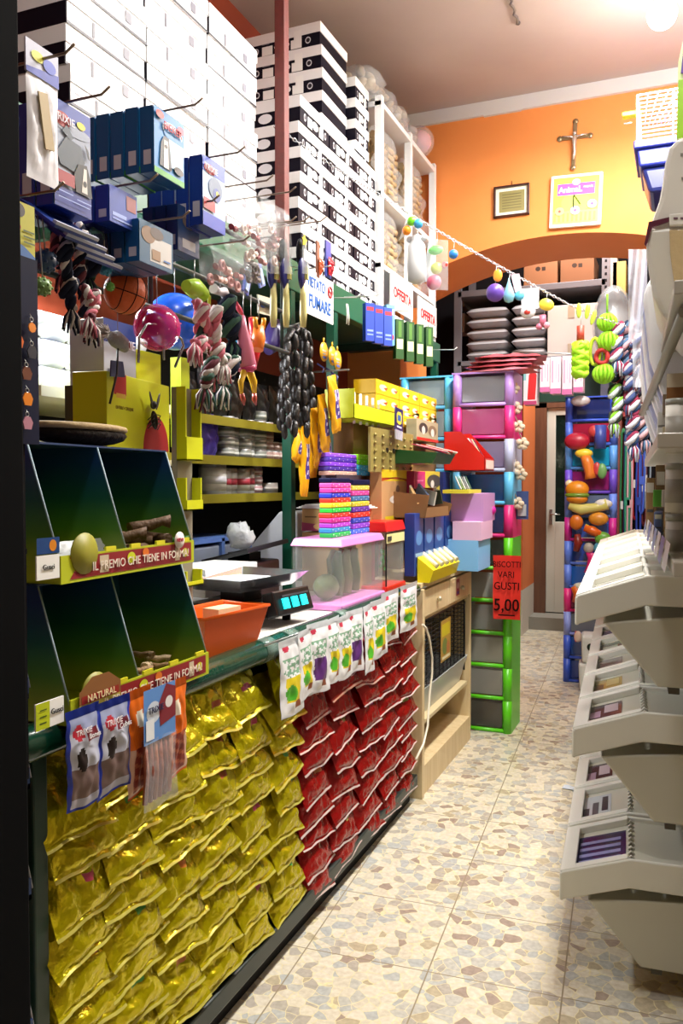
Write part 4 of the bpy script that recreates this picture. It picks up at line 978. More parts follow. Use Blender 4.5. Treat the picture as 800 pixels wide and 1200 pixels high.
# brushes with cream handles
for i, (px, X) in enumerate(((320, -1.18), (335, -1.15), (355, -1.11))):
    a = P(px, 262, X=X); b = P(px, 383, X=X); h = a.z-b.z
    t = T('grooming_brush', 'grooming brush with cream handle and dark blue card, %s of three' % ['left','middle','right'][i], 'brush', a, R(90+6*i), 'cream handled grooming brushes')
    MB().tube([(0, 0, -h*.58), (.001, 0, -h*.7), (0, 0, -h*.88), (0, 0, -h)], [.008, .0105, .012, .009], M('d9d08c', .35), 10).build('handle', t)
    m = MB(); m.ball((0, .004, -h*.48), (.03, .012, h*.16), M('1f1f6a', .35), 16, 10); m.build('blue_head', t)
    MB().box((0, -.006, -h*.48), (.016, .02, h*.12), M('d9cf7c', .4)).build('brush_neck', t)
    m = MB(); m.grid(lambda u, v: ((u-.5)*.05*(1-.5*v), -.02*math.sin(PI*u)*(1-v)-.002, -h*.5+h*.5*v), 8, 8, clearfilm(.3)); m.build('film', t)
    MB().ball((0, .01, -h*.28), (.024, .012, h*.14), M('15151a', .5, 0, 0, 1, .5, 60), 12, 8).build('bristle_pad', t)
    prong(a.y, a.z, X+.03)
t = T('star_tag', 'yellow star shaped price tag on a prong above the brushes', 'tag', P(357, 282, X=-1.1), R(90)); m = MB(); m.prism([(.02*(1 if k % 2 == 0 else .55)*math.cos(k*PI/5+PI/2), .02*(1 if k % 2 == 0 else .55)*math.sin(k*PI/5+PI/2)) for k in range(10)], 0, .002, M('e8dc1c', .4)); m.build('star', t)
# red packets
for i, (px, w_, c, nm) in enumerate(((384, .04, 'b01c2c', 'red and blue hanging packet above the no smoking sign'), (372, .02, 'b0502c', 'narrow orange packet left of the red and blue one'))):
    a = P(px, 283, X=-1.42); b = P(px, 325, X=-1.42); t = T('small_packet', nm, 'packet', a, R(90)); h = a.z-b.z
    MB().box((0, 0, -h/2), (w_*1.4, .008, h), M('3a4a9a' if i == 0 else '8a5a4a', .3)).build('card', t); pillow(w_, h*.5, .02, M(c, .3)).build('pouch', t, loc=(0, -.012, -h*.95))
MB().tube([(-1.56, P(378, 280, X=-1.42).y, 2.42), (-1.38, P(378, 280, X=-1.42).y, 2.42)], .003, WIRE, 6).build('prong', hr)
for i, (px, py, c, r_) in enumerate(((291, 335, '2c4a9a', 20), (302, 325, '5a78b8', -25))):
    t = T('blue_card_pack', 'small blue card pack dangling under the bone bags, %s' % ['left', 'right'][i], 'pack', P(px, py-15, X=-1.3), 0, 'blue card packs', (0, R(r_), R(90)))
    MB().box((0, 0, -.035), (.04, .006, .075), M(c, .3)).build('card', t); MB().box((0, -.005, -.04), (.02, .006, .05), M('9ab4d8', .3)).build('window', t)
t = T('toy_card', 'pale card with blue and red toys under the brush handles', 'pack', P(310, 348, X=-1.35), 0, None, (0, R(-4), R(90))); MB().box((0, 0, -.03), (.11, .004, .062), M('b8b49c', .5)).build('card', t)
m = MB(); m.ball((-.025, -.006, -.03), (.022, .005, .01), M('2a4a9a')); m.build('blue_toy', t); m = MB(); m.ball((.03, -.006, -.03), (.016, .005, .008), M('7a2430')); m.build('red_toy', t)

# no smoking sign
y0, y1, z1, z0 = frame_px(357, 390, 312, 366, -1.42); w, h = y1-y0, z1-z0
t = T('no_smoking_sign', 'white sign with blue letters hanging from the green beam', 'sign', (-1.42, (y0+y1)/2, (z0+z1)/2), R(90))
MB().box((0, 0, 0), (w, .004, h), M('eef0f4', .35)).build('board', t, bevel=.0015)
BL = M('1c5aa8', .4); text('VIETATO', w*.2, BL, t, (-w*.13, -.0035, h*.22), sx=.78, bold=.0012); text('FUMARE', w*.25, BL, t, (0, -.0035, -h*.2), sx=.84, bold=.0016)
RD = M('b8242c', .4); m = MB(); m.tube([(w*.36+w*.075*math.cos(q*PI/10), -.004, h*.22+w*.075*math.sin(q*PI/10)) for q in range(20)], w*.014, RD, 6, closed=True); m.box((w*.36, -.004, h*.22), (w*.15, .002, w*.02), RD, (0, R(45), 0)); m.box((w*.36, -.003, h*.22), (w*.09, .002, w*.02), BLACK); m.build('no_smoking_symbol', t)
m = MB(); m.bx(-w*.46, w*.46, -.0032, -.0024, -h*.46, -h*.455, BL); m.build('border_line', t)
for x in (-.35, .35): MB().tube([(x*w, 0, h*.5), (x*w, .1, h*.62)], .0015, WIRE, 5).build('wire', t)

# ------------------------------------------------ rope toys
def rope(path, r, cols, name, label, cat='rope toy', group=None, knots=(), fray=True, X0=None):
    """twisted 3-strand rope with knots, path of world points"""
    pts = [Vector(p) for p in path]; o0 = pts[0].copy()
    t = T(name, label, cat, o0, 0, group)
    pts = [p-o0 for p in pts]
    dense = []
    for i in range(len(pts)-1):
        for k in range(8): dense.append(pts[i].lerp(pts[i+1], k/8))
    dense.append(pts[-1])
    for s_ in range(3):
        pp = []
        for i, p in enumerate(dense):
            tdir = (dense[min(i+1, len(dense)-1)]-dense[max(i-1, 0)]).normalized(); a = tdir.orthogonal().normalized(); b = tdir.cross(a)
            an = i*.75+s_*2.094; pp.append(p+(a*math.cos(an)+b*math.sin(an))*r*.55)
        MB().tube(pp, r*.55, cols[s_ % len(cols)], 6).build('strand', t)
    for kf in knots:
        p = dense[min(len(dense)-1, int(kf*(len(dense)-1)))]
        m = MB()
        for q in range(3): m.tube([p+Vector((math.cos(a*PI/6+q)*r*1.1, math.sin(a*PI/6+q)*r*1.3*(.5+.5*(q % 2)), math.sin(a*PI/6+q*2)*r*1.3)) for a in range(12)], r*.62, cols[q % len(cols)], 6, closed=True)
        m.build('knot', t)
    if fray:
        p = dense[-1]; m = MB()
        for q in range(16):
            a = q*2.4; m.tube([p, p+Vector((math.cos(a)*r*1.2, math.sin(a)*r*1.2, -r*1.6)), p+Vector((math.cos(a)*r*1.9*nz(q, r), math.sin(a)*r*1.9, -r*3.4-r*nz(q)))], [r*.3, r*.28, r*.15], cols[q % len(cols)], 4)
        m.build('tassel', t)
    return t
RN, RP, RWh, RG, RK = M('1c2030', .9), M('b8606e', .9), M('c8c0bc', .9), M('2a4a3c', .9), M('5a2430', .9)
def rope_px(pts, X, r, cols, label, group, knots, name='rope_toy', cat='rope toy', fray=True):
    return rope([P(px, py, X=X+.01*math.sin(i*2)) for i, (px, py) in enumerate(pts)], r, cols, name, label, cat, group, knots, fray)
GD = 'dark rope toys at the left'
rope_px([(78, 268), (76, 300), (80, 330), (84, 362)], -1.16, .012, [RN, RN, RWh], 'dark rope toy with white flecks under the navy packs, left', GD, (.3, .75))
rope_px([(92, 262), (96, 290), (90, 318), (100, 350), (108, 378)], -1.18, .012, [RK, RN, RWh], 'maroon and dark rope toy between the others', GD, (.2, .55, .85))
rope_px([(66, 272), (66, 300), (75, 318)], -1.2, .012, [RN, RK, RP], 'short dark and maroon rope toy at far left', GD, (.5,))
rope_px([(108, 270), (112, 300), (104, 325)], -1.2, .014, [RN, RN, RG], 'short thick dark rope toy beside the teal dumbbell', GD, (.3, .8))
rope_px([(98, 335), (106, 350), (113, 348), (112, 358), (104, 372)], -1.14, .010, [RP, RWh, RK], 'looped pink and white rope toy at the left', GD, (.35,))
GP = 'pink and white rope toys'
rope_px([(230, 352), (238, 372), (248, 396), (238, 408), (228, 402)], -1.25, .015, [RP, RWh, RP], 'pink and white rope toy curled to the left', GP, (.2, .9))
rope_px([(250, 360), (254, 385), (252, 408), (262, 425)], -1.24, .015, [RP, RWh, RWh], 'pink and white rope toy hanging straight', GP, (.15, .75))
rope_px([(240, 360), (232, 385), (236, 412), (246, 436)], -1.28, .014, [RP, RWh, RG], 'pink and white rope toy ending in a dark tassel', GP, (.5,))
rope_px([(262, 352), (270, 372), (272, 398)], -1.3, .02, [RN, RG, RN], 'thick dark rope toy right of pink ones', GP, (.2, .7))
rope_px([(264, 418), (272, 430), (268, 445), (262, 452)], -1.27, .017, [RN, RWh, RG], 'grey green rope tassel below the pink ropes', GP, (.3,))
rope_px([(248, 425), (244, 440), (240, 452)], -1.26, .018, [RWh, RK, RG], 'mixed frayed rope tassel left of grey green one', GP, (.2,))
def spiky(name, label, cat, px, py, X, rpx, col, seg=0, cord=True, mat=None, spikes=30, group=None):
    c = P(px, py, X=X); fw = (c-cam.location).dot(_f); r = rpx*fw/F_PX
    t = T(name, label, cat, c, 0, group); m = MB(); mt = mat or M(col, .4); m.ball((0, 0, 0), r*.86, mt, 20, 14); m.build('ball', t)
    m = MB()
    for k in range(spikes):
        z = 1-2*(k+.5)/spikes; a = k*2.4; q = math.sqrt(1-z*z); m.ball((q*math.cos(a)*r*.86, q*math.sin(a)*r*.86, z*r*.86), r*.16, mt, 6, 4)
    m.build('nubs', t)
    if cord: MB().tube([(0, 0, r*.8), (-.01, 0, r*.8+.12)], .0015, WIRE, 5).build('cord', t)
    return t
spiky('spiky_ball', 'dark blue nubby ball at the left among the ropes', 'ball', 53, 306, -1.14, 15, '1e3a5a')
spiky('spiky_ball', 'pale green nubby ball below the dark blue one', 'ball', 50, 336, -1.12, 12, '6a8a4a')
spiky('dumbbell_toy', 'small teal nubby ball above the basketball', 'ball', 124, 315, -1.2, 9, '2a7a9a')
spiky('dumbbell_toy', 'small green nubby ball below the teal one', 'ball', 129, 336, -1.2, 6, '5a9a3a')
# balls
c = P(147, 343, X=-1.26); r = .052
t = T('toy_basketball', 'orange toy basketball with black seams hanging among ropes', 'ball', c, 0, None, (R(15), R(10), R(70))); m = MB(); m.ball((0, 0, 0), r, M('c8561c', .55, 0, 0, 1, .3, 120), 28, 18); m.build('ball', t)
m = MB(); BS = M('1c120c', .6)
m.tube([(r*1.003*math.cos(a*PI/16), r*1.003*math.sin(a*PI/16), 0) for a in range(32)], .0013, BS, 5, closed=True)
m.tube([(0, r*1.003*math.cos(a*PI/16), r*1.003*math.sin(a*PI/16)) for a in range(32)], .0013, BS, 5, closed=True)
for s_ in (-1, 1):
    pts = []
    for a in range(33):
        th = a*PI/16; v = Vector((s_*(.55+.0*math.cos(2*th)), math.cos(th)*.9, math.sin(th)*.9)); v.x = s_*(.38+.28*abs(math.cos(th))**2); v.normalize(); pts.append(v*r*1.003)
    m.tube(pts, .0013, BS, 5)
m.build('seams', t); MB().tube([(0, 0, r), (0, 0, r+.1)], .0015, WIRE, 5).build('cord', t)
c = P(205, 377, X=-1.47); t = T('blue_ball', 'large bright blue ball behind the magenta one', 'ball', c); MB().ball((0, 0, 0), .088, M('1c5ae0', .25), 32, 20).build('ball', t); MB().tube([(0, 0, .086), (0, 0, .24)], .0015, WIRE, 5).build('cord', t)
c = P(184, 384, X=-1.28); t = T('magenta_ball', 'clear magenta snack ball with a purple core', 'ball', c); m = MB(); m.ball((0, 0, 0), .061, M('c8106c', .12, 0, 0, .62), 32, 20); m.build('shell', t)
MB().ball((0, -.015, .005), .03, M('4a1468', .3), 20, 12).build('core', t); m = MB()
for k in range(9): z = -.8+.2*k; m.tube([(math.sqrt(1-z*z)*.0622*math.cos(z*2.4+a), math.sqrt(1-z*z)*.0622*math.sin(z*2.4+a), z*.0622) for a in (0, .03)], .0025, M('f080b8', .3), 5)
m.build('sparkle_dots', t); MB().tube([(0, 0, .06), (0, 0, .2)], .0015, WIRE, 5).build('cord', t)
t = T('wire_loop_stand', 'bent grey wire loops in front of the magenta ball', 'stand', (-1.32, P(175, 430, X=-1.32).y, 1.86)); m = MB()
a0 = Vector((-1.32, t.location.y, 1.86))
for (p_) in ([(162, 425), (163, 395), (172, 380), (185, 380), (191, 395), (192, 422)], [(205, 430), (215, 405), (213, 398), (207, 392)]):
    MB().tube([P(x, y, X=-1.26)-a0 for (x, y) in p_], .0035, M('8a8a90', .25, .8), 7).build('wire_loop', t)
# rubber chickens and other toys
def toy_px(name, label, cat, parts, X, px0, py0, group=None):
    o0 = P(px0, py0, X=X); t = T(name, label, cat, o0, 0, group)
    for nm, pts, rs, col in parts:
        pp = [P(x, y, X=X)-o0 for (x, y) in pts]; fw = (o0-cam.location).dot(_f)/F_PX
        MB().tube(pp, [q*fw for q in rs], M(col, .35), 12).build(nm, t)
    MB().tube([(0, 0, 0), (0, 0, .07)], .0015, WIRE, 5).build('cord', t)
    return t
toy_px('rubber_chicken', 'pink rubber chicken toy with yellow legs', 'dog toy', [('body', [(284, 370), (284, 385), (287, 405), (290, 430), (290, 436)], [3, 6, 9, 11, 7], 'd87a98'), ('skirt', [(289, 428), (290, 434)], [11, 11], 'b02a5a'), ('leg', [(287, 432), (282, 448), (283, 462)], [4, 3.4, 2], 'd8a81c'), ('leg', [(291, 432), (297, 448), (298, 462)], [5, 4.4, 2.4], 'd8a81c'), ('foot', [(283, 461), (285, 468), (286, 475)], [2.6, 3, 1], '9a3a2c'), ('foot', [(298, 461), (298, 468), (300, 475)], [2.8, 3.2, 1], '9a3a2c')], -1.28, 285, 368)
toy_px('red_toy', 'tall red rubber toy beside the pink chicken', 'dog toy', [('body', [(294, 372), (298, 390), (299, 410), (296, 428)], [3, 6, 7, 5], 'c01424'), ('tip', [(276, 352), (280, 362), (284, 370)], [1, 3, 2], 'b8324a')], -1.33, 294, 370)
toy_px('orange_toy', 'orange two legged rubber toy right of the red one', 'dog toy', [('body', [(303, 382), (303, 396), (301, 410)], [6, 8, 7.5], 'e07a24'), ('leg', [(300, 384), (299, 376), (299, 372)], [3, 2.6, 3], 'd8941c'), ('leg', [(308, 384), (309, 376), (309, 373)], [3, 2.6, 3], 'd8941c')], -1.28, 303, 374)
toy_px('purple_toy', 'dark purple plush toy behind the orange one', 'dog toy', [('body', [(322, 375), (321, 390), (318, 405), (314, 411)], [5, 11, 10, 6], '2e1e5c'), ('face_patch', [(320, 380), (322, 384)], [3, 3], '8a7a8a')], -1.38, 321, 373)
toy_px('green_disc_toy', 'lime green soft toy ball among the ropes', 'dog toy', [('body', [(218, 335), (228, 338), (238, 346)], [7, 12, 9], '8aa81c'), ('stripe', [(236, 338), (245, 348), (245, 360)], [2, 2.4, 2], 'c8d03c')], -1.32, 228, 332)
toy_px('white_bone_toy', 'small white bone shaped toy beside the lime ball', 'dog toy', [('body', [(250, 338), (256, 342), (262, 342), (266, 350)], [6, 4, 6, 5], 'c8c0c4')], -1.3, 258, 336)
toy_px('teal_packet', 'teal and pink toy packet beside pink chicken', 'dog toy', [('body', [(273, 392), (275, 405), (278, 418)], [4, 5, 4], '2a9ac8')], -1.33, 273, 390)

# sausage strings
t = T('sausage_strings', 'bunch of dark linked sausage chew strings hung on the green post', 'sausage string', P(345, 385, X=-1.5)); o0 = t.location.copy()
SG = M('1b1615', .4, 0, 0, 1, .5, 60)
for k in range(11):
    pxs = 329+3.6*k; m = MB(); top = 390+3*abs(k-5); bot = 505+10*math.sin(k*1.7)
    n = 6; XX = -1.5+.05+.02*(k % 3)
    for i in range(n):
        y0_ = top+(bot-top)*i/n; y1_ = top+(bot-top)*(i+1)/n
        p0 = P(pxs+2*math.sin(i+k), y0_, X=XX)-o0; p1 = P(pxs+2*math.sin(i+1+k), y1_, X=XX)-o0
        m.tube([p0.lerp(p1, q) for q in (0, .12, .3, .7, .88, 1)], [.003, .010, .0135, .0135, .010, .003], SG, 8)
    p0 = P(343+.9*(k-5), 386, X=-1.48)-o0; p1 = P(pxs, top, X=XX)-o0; m.tube([p0, p0.lerp(p1, .5)+Vector((.02, 0, .015)), p1], [.008, .01, .008], SG, 7)
    m.build('string', t)
MB().tube([(-.06, 0, .005), (.03, 0, .02)], .006, WIRE, 6).build('hook', t)
# yellow disc cards
for i, (px, py) in enumerate(((379, 416), (389, 421), (395, 426))):
    t = T('yellow_disc_card', 'round yellow toy card with a hook, %s of three' % ['left','middle','right'][i], 'card', P(px, py-20, X=-1.45+.03*i), R(90), 'round yellow cards'); r = .042
    m = MB(); m.lathe([(.0001, 0), (r, 0), (r, .003), (.0001, .003)], M('e0a81c', .4), 24, M4=Matrix.Rotation(R(90), 4, 'X'), c=(0, 0, -.06)); m.build('disc', t)
    m = MB(); m.layers(.07, .07, -.0035, [('r',.2,.5,.8,.62,'c8b8a0'),('r',.25,.32,.7,.4,'8a94a0'),('e',.5,.15,.3,.08,'4a5a9a')], z0=-.095); m.build('printed_front', t)
    MB().tube([(0, 0, 0), (0, 0, -.02)], .004, M('e0a81c', .4), 6).build('hook_tab', t)
    MB().tube([(-.0, .03, -.11), (.008, 0, -.13), (-.008, 0, -.15)], .004, M('3a3a6a', .4), 6).build('toy_loop', t)
# yellow bags with purple print
def mf_yb(u, v, s):
    if s < 0 and .25 < u < .78 and .28 < v < .78: return M('d8d0e0', .35) if (int(u*14+v*9) % 3 == 0) else M('4a3a8a', .35)
    return M('e0a010', .3)
for i, (px, yt, yb, w_, tilt, X) in enumerate(((388, 440, 508, .085, 14, -1.34), (376, 462, 528, .075, 12, -1.38), (368, 478, 548, .07, 8, -1.42), (357, 500, 582, .06, -2, -1.45), (365, 500, 560, .06, 4, -1.47), (381, 500, 575, .06, 10, -1.48), (352, 505, 545, .05, -24, -1.47))):
    a = P(px, yt, X=X); b = P(px, yb, X=X); hh = a.z-b.z
    t = T('yellow_snack_bag', 'yellow snack bag with purple print, %s in the hanging cluster' % ORD[i], 'bag', a, 0, 'yellow snack bags hanging in a cluster', (0, R(-tilt), R(90)))
    m = MB()
    for side in (-1, 1):
        m.grid((lambda u, v: ((u-.5)*w_, side*.02*max(0, math.sin(PI*u))**.5*max(0, math.sin(PI*v))**.5+.003*math.sin(u*11+v*13), -hh*(1-v))), 12, 16, WHITE, (lambda u, v: mf_yb(u, v, side)))
    m.build('pouch', t)
MB().tube([(-1.56, 3.4, 2.0), (-1.3, 3.25, 1.98)], .004, WIRE, 6).build('prong', sh)

# packs on the beam right of the sign
def beam_packs(prefix, pxs, yt, yb, X, body, face, grp, cat='pack', w_=13):
    for i, px in enumerate(pxs):
        y0, y1, z1, z0 = frame_px(px, px+w_, yt+i*3, yb+i*3, X)
        t = T('hanging_pack', prefix % ORD[i], cat, (X+.012*i, (y0+y1)/2, z1), R(90-38), grp)
        w, h = .05, z1-z0
        MB().box((0, 0, -h/2), (w, .03, h), M(body, .35)).build('box_body', t, bevel=.0015); m = MB(); m.layers(w, h, -.0155, face, z0=-h); m.build('printed_front', t)
        MB().tube([(0, 0, 0), (0, 0, .015)], .0015, WIRE, 5).build('hang_tab', t)
BF = [('r',0,0,1,1,'2a4ac0'),('r',.1,.8,.9,.9,'c03040'),('r',.15,.25,.85,.3,'8fa8e0'),('r',.15,.15,.85,.19,'8fa8e0')]
beam_packs('blue boxed pack hanging on the green beam, %s from left', (425, 433, 441), 352, 397, -1.42, '1c3cb0', BF, 'blue packs on the green beam')
GF = [('r',0,0,1,1,'1c4a1c'),('r',.1,.25,.9,.5,'d0cfa0'),('r',.3,.55,.7,.95,'4a7a2a')]
beam_packs('dark green boxed pack hanging on the green beam, %s from left', (460, 470, 479, 488), 371, 418, -1.42, '123a14', GF, 'green packs on the green beam')
beam_packs('light blue pack with a dog picture on the green beam, %s', (449,), 354, 402, -1.40, '4a8ac0', [('r',0,0,1,1,'6aa8d0'),('e',.5,.4,.25,.2,'8a6a4a'),('r',.1,.75,.9,.9,'e0e8f0'),('e',.6,.2,.3,.08,'c03a2a')], 'light blue pack')
for (px, py) in ((408, 352), (432, 350), (470, 367), (525, 412)):
    q = P(px, py, X=-1.42); MB().tube([(-1.56, q.y, q.z+.02), (-1.38, q.y, q.z+.01), (-1.36, q.y, q.z+.025)], .003, M('d8dcd8', .3, .5), 6).build('beam_prong', sh)
t = T('white_straps', 'two thin white straps dangling from a prong left of blue packs', 'strap', P(406, 356, X=-1.4)); 
for s_ in (0, .012): MB().tube([(0, s_, 0), (.003, s_*1.6, -.05), (0, s_*2, -.09)], .003, WHITE, 6).build('strap', t)

# ------------------------------------------------ far left: white shelf and navy box, tag board, side rack
SHX = -1.72
z = P(80, 456, X=SHX).z
t = T('white_wall_shelf', 'cream wall shelf of white wrapped packs at the bright left corner', 'shelf', (0, 0, 0)); MB().bx(-2.24, SHX, 1.9, 2.62, z-.03, z, M('d8d4b8', .5)).build('board', t); MB().bx(-2.24, SHX, 1.9, 2.62, z-.22, z-.2, M('d8d4b8', .5)).build('board', t)
MB().bx(-2.24, -2.0, 1.9, 1.92, z-.22, z+.3, M('d8d4b8', .5)).build('side_panel', t)
for i in range(5):
    y = 1.97+.125*i
    for k in range(3):
        t = T('white_wrapped_pack', 'white plastic wrapped pack on the bright corner shelf, column %s, %s' % (ORD[i], lvl(k, 3)), 'pack', (SHX-.14, y+.01*k, z+.085*k), R(90), 'white wrapped packs on the corner shelf')
        mm = pillow(.12, .085, .16, M('e8ecf0', .2), 8, 8, .008, i+k); mm.build('pouch', t)
for i in range(3):
    t = T('white_wrapped_pack', 'flat white pack on the lower corner shelf, %s from left' % ORD[i], 'pack', (SHX-.14, 2.05+.17*i, z-.2), R(90), 'flat white packs on the lower corner shelf'); pillow(.15, .05, .16, M('e4e6ea', .2), 8, 8, .006, i).build('pouch', t)
a = P(122, 450, X=-1.5); b = P(160, 450, X=-1.5); zt = P(122, 372, X=-1.5).z
t = T('navy_box', 'blue and grey product box behind the grey toy mouse', 'box', (-1.5, (a.y+b.y)/2, a.z), R(90)); w, h = b.y-a.y, zt-a.z
MB().box((0, .06, h/2), (w, .12, h), M('a8aab8', .4)).build('box_body', t, bevel=.002); m = MB(); m.layers(w, h, 0, [('r',0,.65,1,1,'1c2c6a'),('e',.6,.66,.34,.07,'7a1a24'),('r',.1,.2,.5,.25,'5a5a6a')]); m.build('printed_front', t); text('TRIXIE', w*.24, M('e8e4f0'), t, (w*.1, -.003, h*.66))
MB().box((0, .06, -.09), (w+.02, .14, .18), M('3a3a34')).build('stand', t)
t = T('toy_mouse', 'grey plush toy mouse with white fluff hanging over the yellow box', 'cat toy', P(138, 402, X=-1.36)); m = MB(); FU = M('8a8a8c', .9, 0, 0, 1, .8, 90)
m.tube([(0, -.03, .012), (0, -.01, .01), (0, .02, .0), (0, .035, -.015)], [.012, .022, .02, .008], FU, 12); m.build('body', t)
m = MB()
for k in range(26): a_ = k*2.4; m.tube([(0, -.035, .02), (.02*math.cos(a_), -.05-.03*nz(k), .02+.02*math.sin(a_))], [.004, .001], M('c8c4c0', .9), 4)
m.build('fluff', t); MB().tube([(0, .0, -.01), (.0, -.005, -.08), (0, -.02, -.12), (0, -.035, -.16)], .003, M('2a2a2c', .6), 6).build('tail', t)
MB().prism([(-.03, -.09), (.03, -.085), (.022, -.045), (-.026, -.048)], -.004, 0, M('1c2c5a', .4), 'x').build('tag_card', t); MB().tube([(0, 0, .02), (0, 0, .12)], .001, WIRE, 5).build('cord', t)
# tag board
xb = -1.07
t = T('tag_board', 'dark navy board of hanging name tags at the left edge', 'board', (xb, P(27, 420, X=xb).y, P(27, 520, X=xb).z), R(90)); hh = P(27, 300, X=xb).z-P(27, 520, X=xb).z
MB().box((0, .004, hh/2), (.075, .008, hh), M('14162e', .6)).build('board', t)
MB().box((0, .012, hh/2-.3), (.02, .008, hh+.6), BLACK).build('support', t)
o0 = t.location.copy()
for i, (px, py, c) in enumerate(((37, 384, 'e0842c'), (21, 399, 'd8641c'), (20, 431, 'e0501c'), (31, 437, '6a3a24'), (21, 462, 'e08c24'), (32, 467, 'd87c1c'), (19, 492, 'd8801c'), (32, 495, 'b07a8a'), (18, 370, '5a4a3a'), (37, 412, '2a2a34'))):
    q = P(px, py, X=xb+.006)
    tg = T('name_tag', 'small %s name tag on the navy board, %s from the top' % ({'e':'orange','d':'orange','6':'brown','b':'pink','5':'brown','2':'black'}[c[0]], ORD[i]), 'tag', q, R(90), 'name tags on the navy board'); m = MB()
    if i % 2: m.prism([(-.008, -.012), (.008, -.012), (.012, 0), (.006, .01), (-.006, .01), (-.012, 0)], -.002, 0, M(c, .35))
    else: m.prism([(.009*math.cos(k*PI/4)+(.0), .009*math.sin(k*PI/4)) for k in range(8)], -.002, 0, M(c, .35))
    m.build('tag_plate', tg); MB().tube([(.004*math.cos(k*PI/5), 0, .014+.004*math.sin(k*PI/5)) for k in range(10)], .0009, WIRE, 5, closed=True).build('ring', tg); MB().tube([(0, 0, .018), (0, .004, .024)], .001, WIRE, 4).build('pin', tg)
# side rack at the far left
t = T('side_rack', 'dark narrow rack of packets left of the counter end', 'rack', (0, 0, 0)); rx = -1.12
DK = M('0e0f12', .5)
MB().bx(rx-.3, rx-.28, 1.0, 1.22, 0, 1.5, DK).build('back_panel', t)
for i, z in enumerate((.12, .45, .72, .93, 1.1, 1.37)):
    MB().bx(rx-.28, rx, 1.0, 1.195, z, z+.01, DK).build('rack_shelf', t)
    if i < 5:
        MB().bx(rx-.004, rx, 1.02, 1.195, z, z+.04, M('16305a', .5)).build('shelf_lip', t)
        MB().tube([(rx-.1, 1.197, z+.17), (rx-.02, 1.197, z+.1), (rx, 1.197, z+.02)], .002, M('8a8a92', .4), 5).build('side_wire', t)
for i, (z, c1, c2, nm) in enumerate(((1.11, 'b8b0a8', '8a2420', 'red topped pet food packet with kibble picture'), (.94, 'a8a8a8', '4a2a20', 'grey packet on the side rack below the red one'), (.73, '8a5a3a', '1c2c5a', 'blue packet low on side rack'), (.46, 'b8b0b0', '8a2040', 'white and maroon packet near the foot of side rack'), (.13, '9ab0a8', '2a4a4a', 'pale green packet on the lowest rack shelf'))):
    for j, y in enumerate((1.08, 1.15)):
        tt = T('pet_food_packet', nm + (', left' if j == 0 else ', right'), 'packet', (rx-.03, y, z), R(90), 'packets on the side rack'); hh = .19 if i == 0 else .14
        MB().box((0, .02, hh/2), (.06, .04, hh), M(c1, .5)).build('box_body', tt, bevel=.002)
        m = MB(); m.layers(.06, hh, 0, [('r',0,.8,1,1,c2),('e',.5,.6,.3,.1,'c87a2a'),('r',0,.3,1,.36,c2),('e',.5,.15,.35,.1,'5a3420')]); m.build('printed_front', tt)
t = T('price_sign', 'small yellow and white price card left of the lower display', 'sign', (-1.09, 1.215, 1.045), R(90)); MB().box((0, 0, .025), (.075, .003, .05), WHITE).build('card', t); m = MB(); m.layers(.075, .05, -.0018, [('r',0,0,.48,1,'b8c41c'),('r',.12,.2,.36,.26,'4a5a1a'),('r',.12,.45,.36,.5,'4a5a1a'),('r',.12,.7,.36,.75,'4a5a1a')]); m.build('print', t); text('Gusci', .015, M('3a3a3a'), t, (.018, -.003, .027))
t = T('price_sign', 'small blue edged price card beside the upper display', 'sign', (-1.09, 1.215, 1.325), R(90)); MB().box((0, 0, .02), (.06, .003, .045), WHITE).build('card', t); m = MB(); m.layers(.06, .03, -.0018, [('r',0,0,1,1,'16407a'),('e',.7,.5,.16,.36,'d8841c')], z0=.045); m.build('print', t); text('Gusci', .014, M('3a3a3a'), t, (0, -.003, .02))
# black door jamb in the near left corner
struct(MB().bx(-1.06, -.94, .93, 1.0, 0, CZ, M('040405', 1.0)).build('trim_jamb', bevel=.004))
# ================================================================= CABINET, TOWERS, BACK ROOM, CHAIN, RIGHT SIDE
# ---- birch cabinet with cage
t = T('wooden_cabinet', 'pale wooden cabinet with two drawers beside the red bags', 'cabinet', (0, 0, 0))
cy0, cy1, cxf, cxb = 3.74, 4.76, -1.13, -1.75
MB().bx(cxb, cxf, cy0, cy1, 1.0, 1.03, PINE).build('top', t, bevel=.004)
MB().bx(cxb, cxf+.01, cy0, cy0+.035, 0, 1.0, PINE).build('side_panel', t, bevel=.003); MB().bx(cxb, cxf, cy1-.03, cy1, 0, 1.0, PINE).build('side_panel', t, bevel=.003)
MB().bx(cxb, cxf, cy0+.035, cy1-.03, .12, .14, PINE).build('low_board', t); MB().bx(cxf-.02, cxf, cy0+.035, cy1-.03, .0, .12, PINE).build('plinth', t)
MB().bx(cxb, cxb+.01, cy0+.035, cy1-.03, .14, 1.0, M('6a5a40')).build('back_panel', t)
MB().bx(cxb, cxf-.015, cy0+.035, cy1-.03, .84, .855, PINE).build('drawer_rail', t)
for i, (a, b) in enumerate(((cy0+.04, 4.24), (4.25, cy1-.035))):
    d_ = MB().bx(cxf-.02, cxf+.004, a, b, .862, .992, PINE).build('drawer', t, bevel=.003)
    m = MB(); m.ball((cxf+.016, (a+b)/2, .925), .013, M('c8bfa0', .3, .6), 12, 8); m.tube([(cxf, (a+b)/2, .925), (cxf+.016, (a+b)/2, .925)], .005, STEEL, 6); m.build('knob', d_)
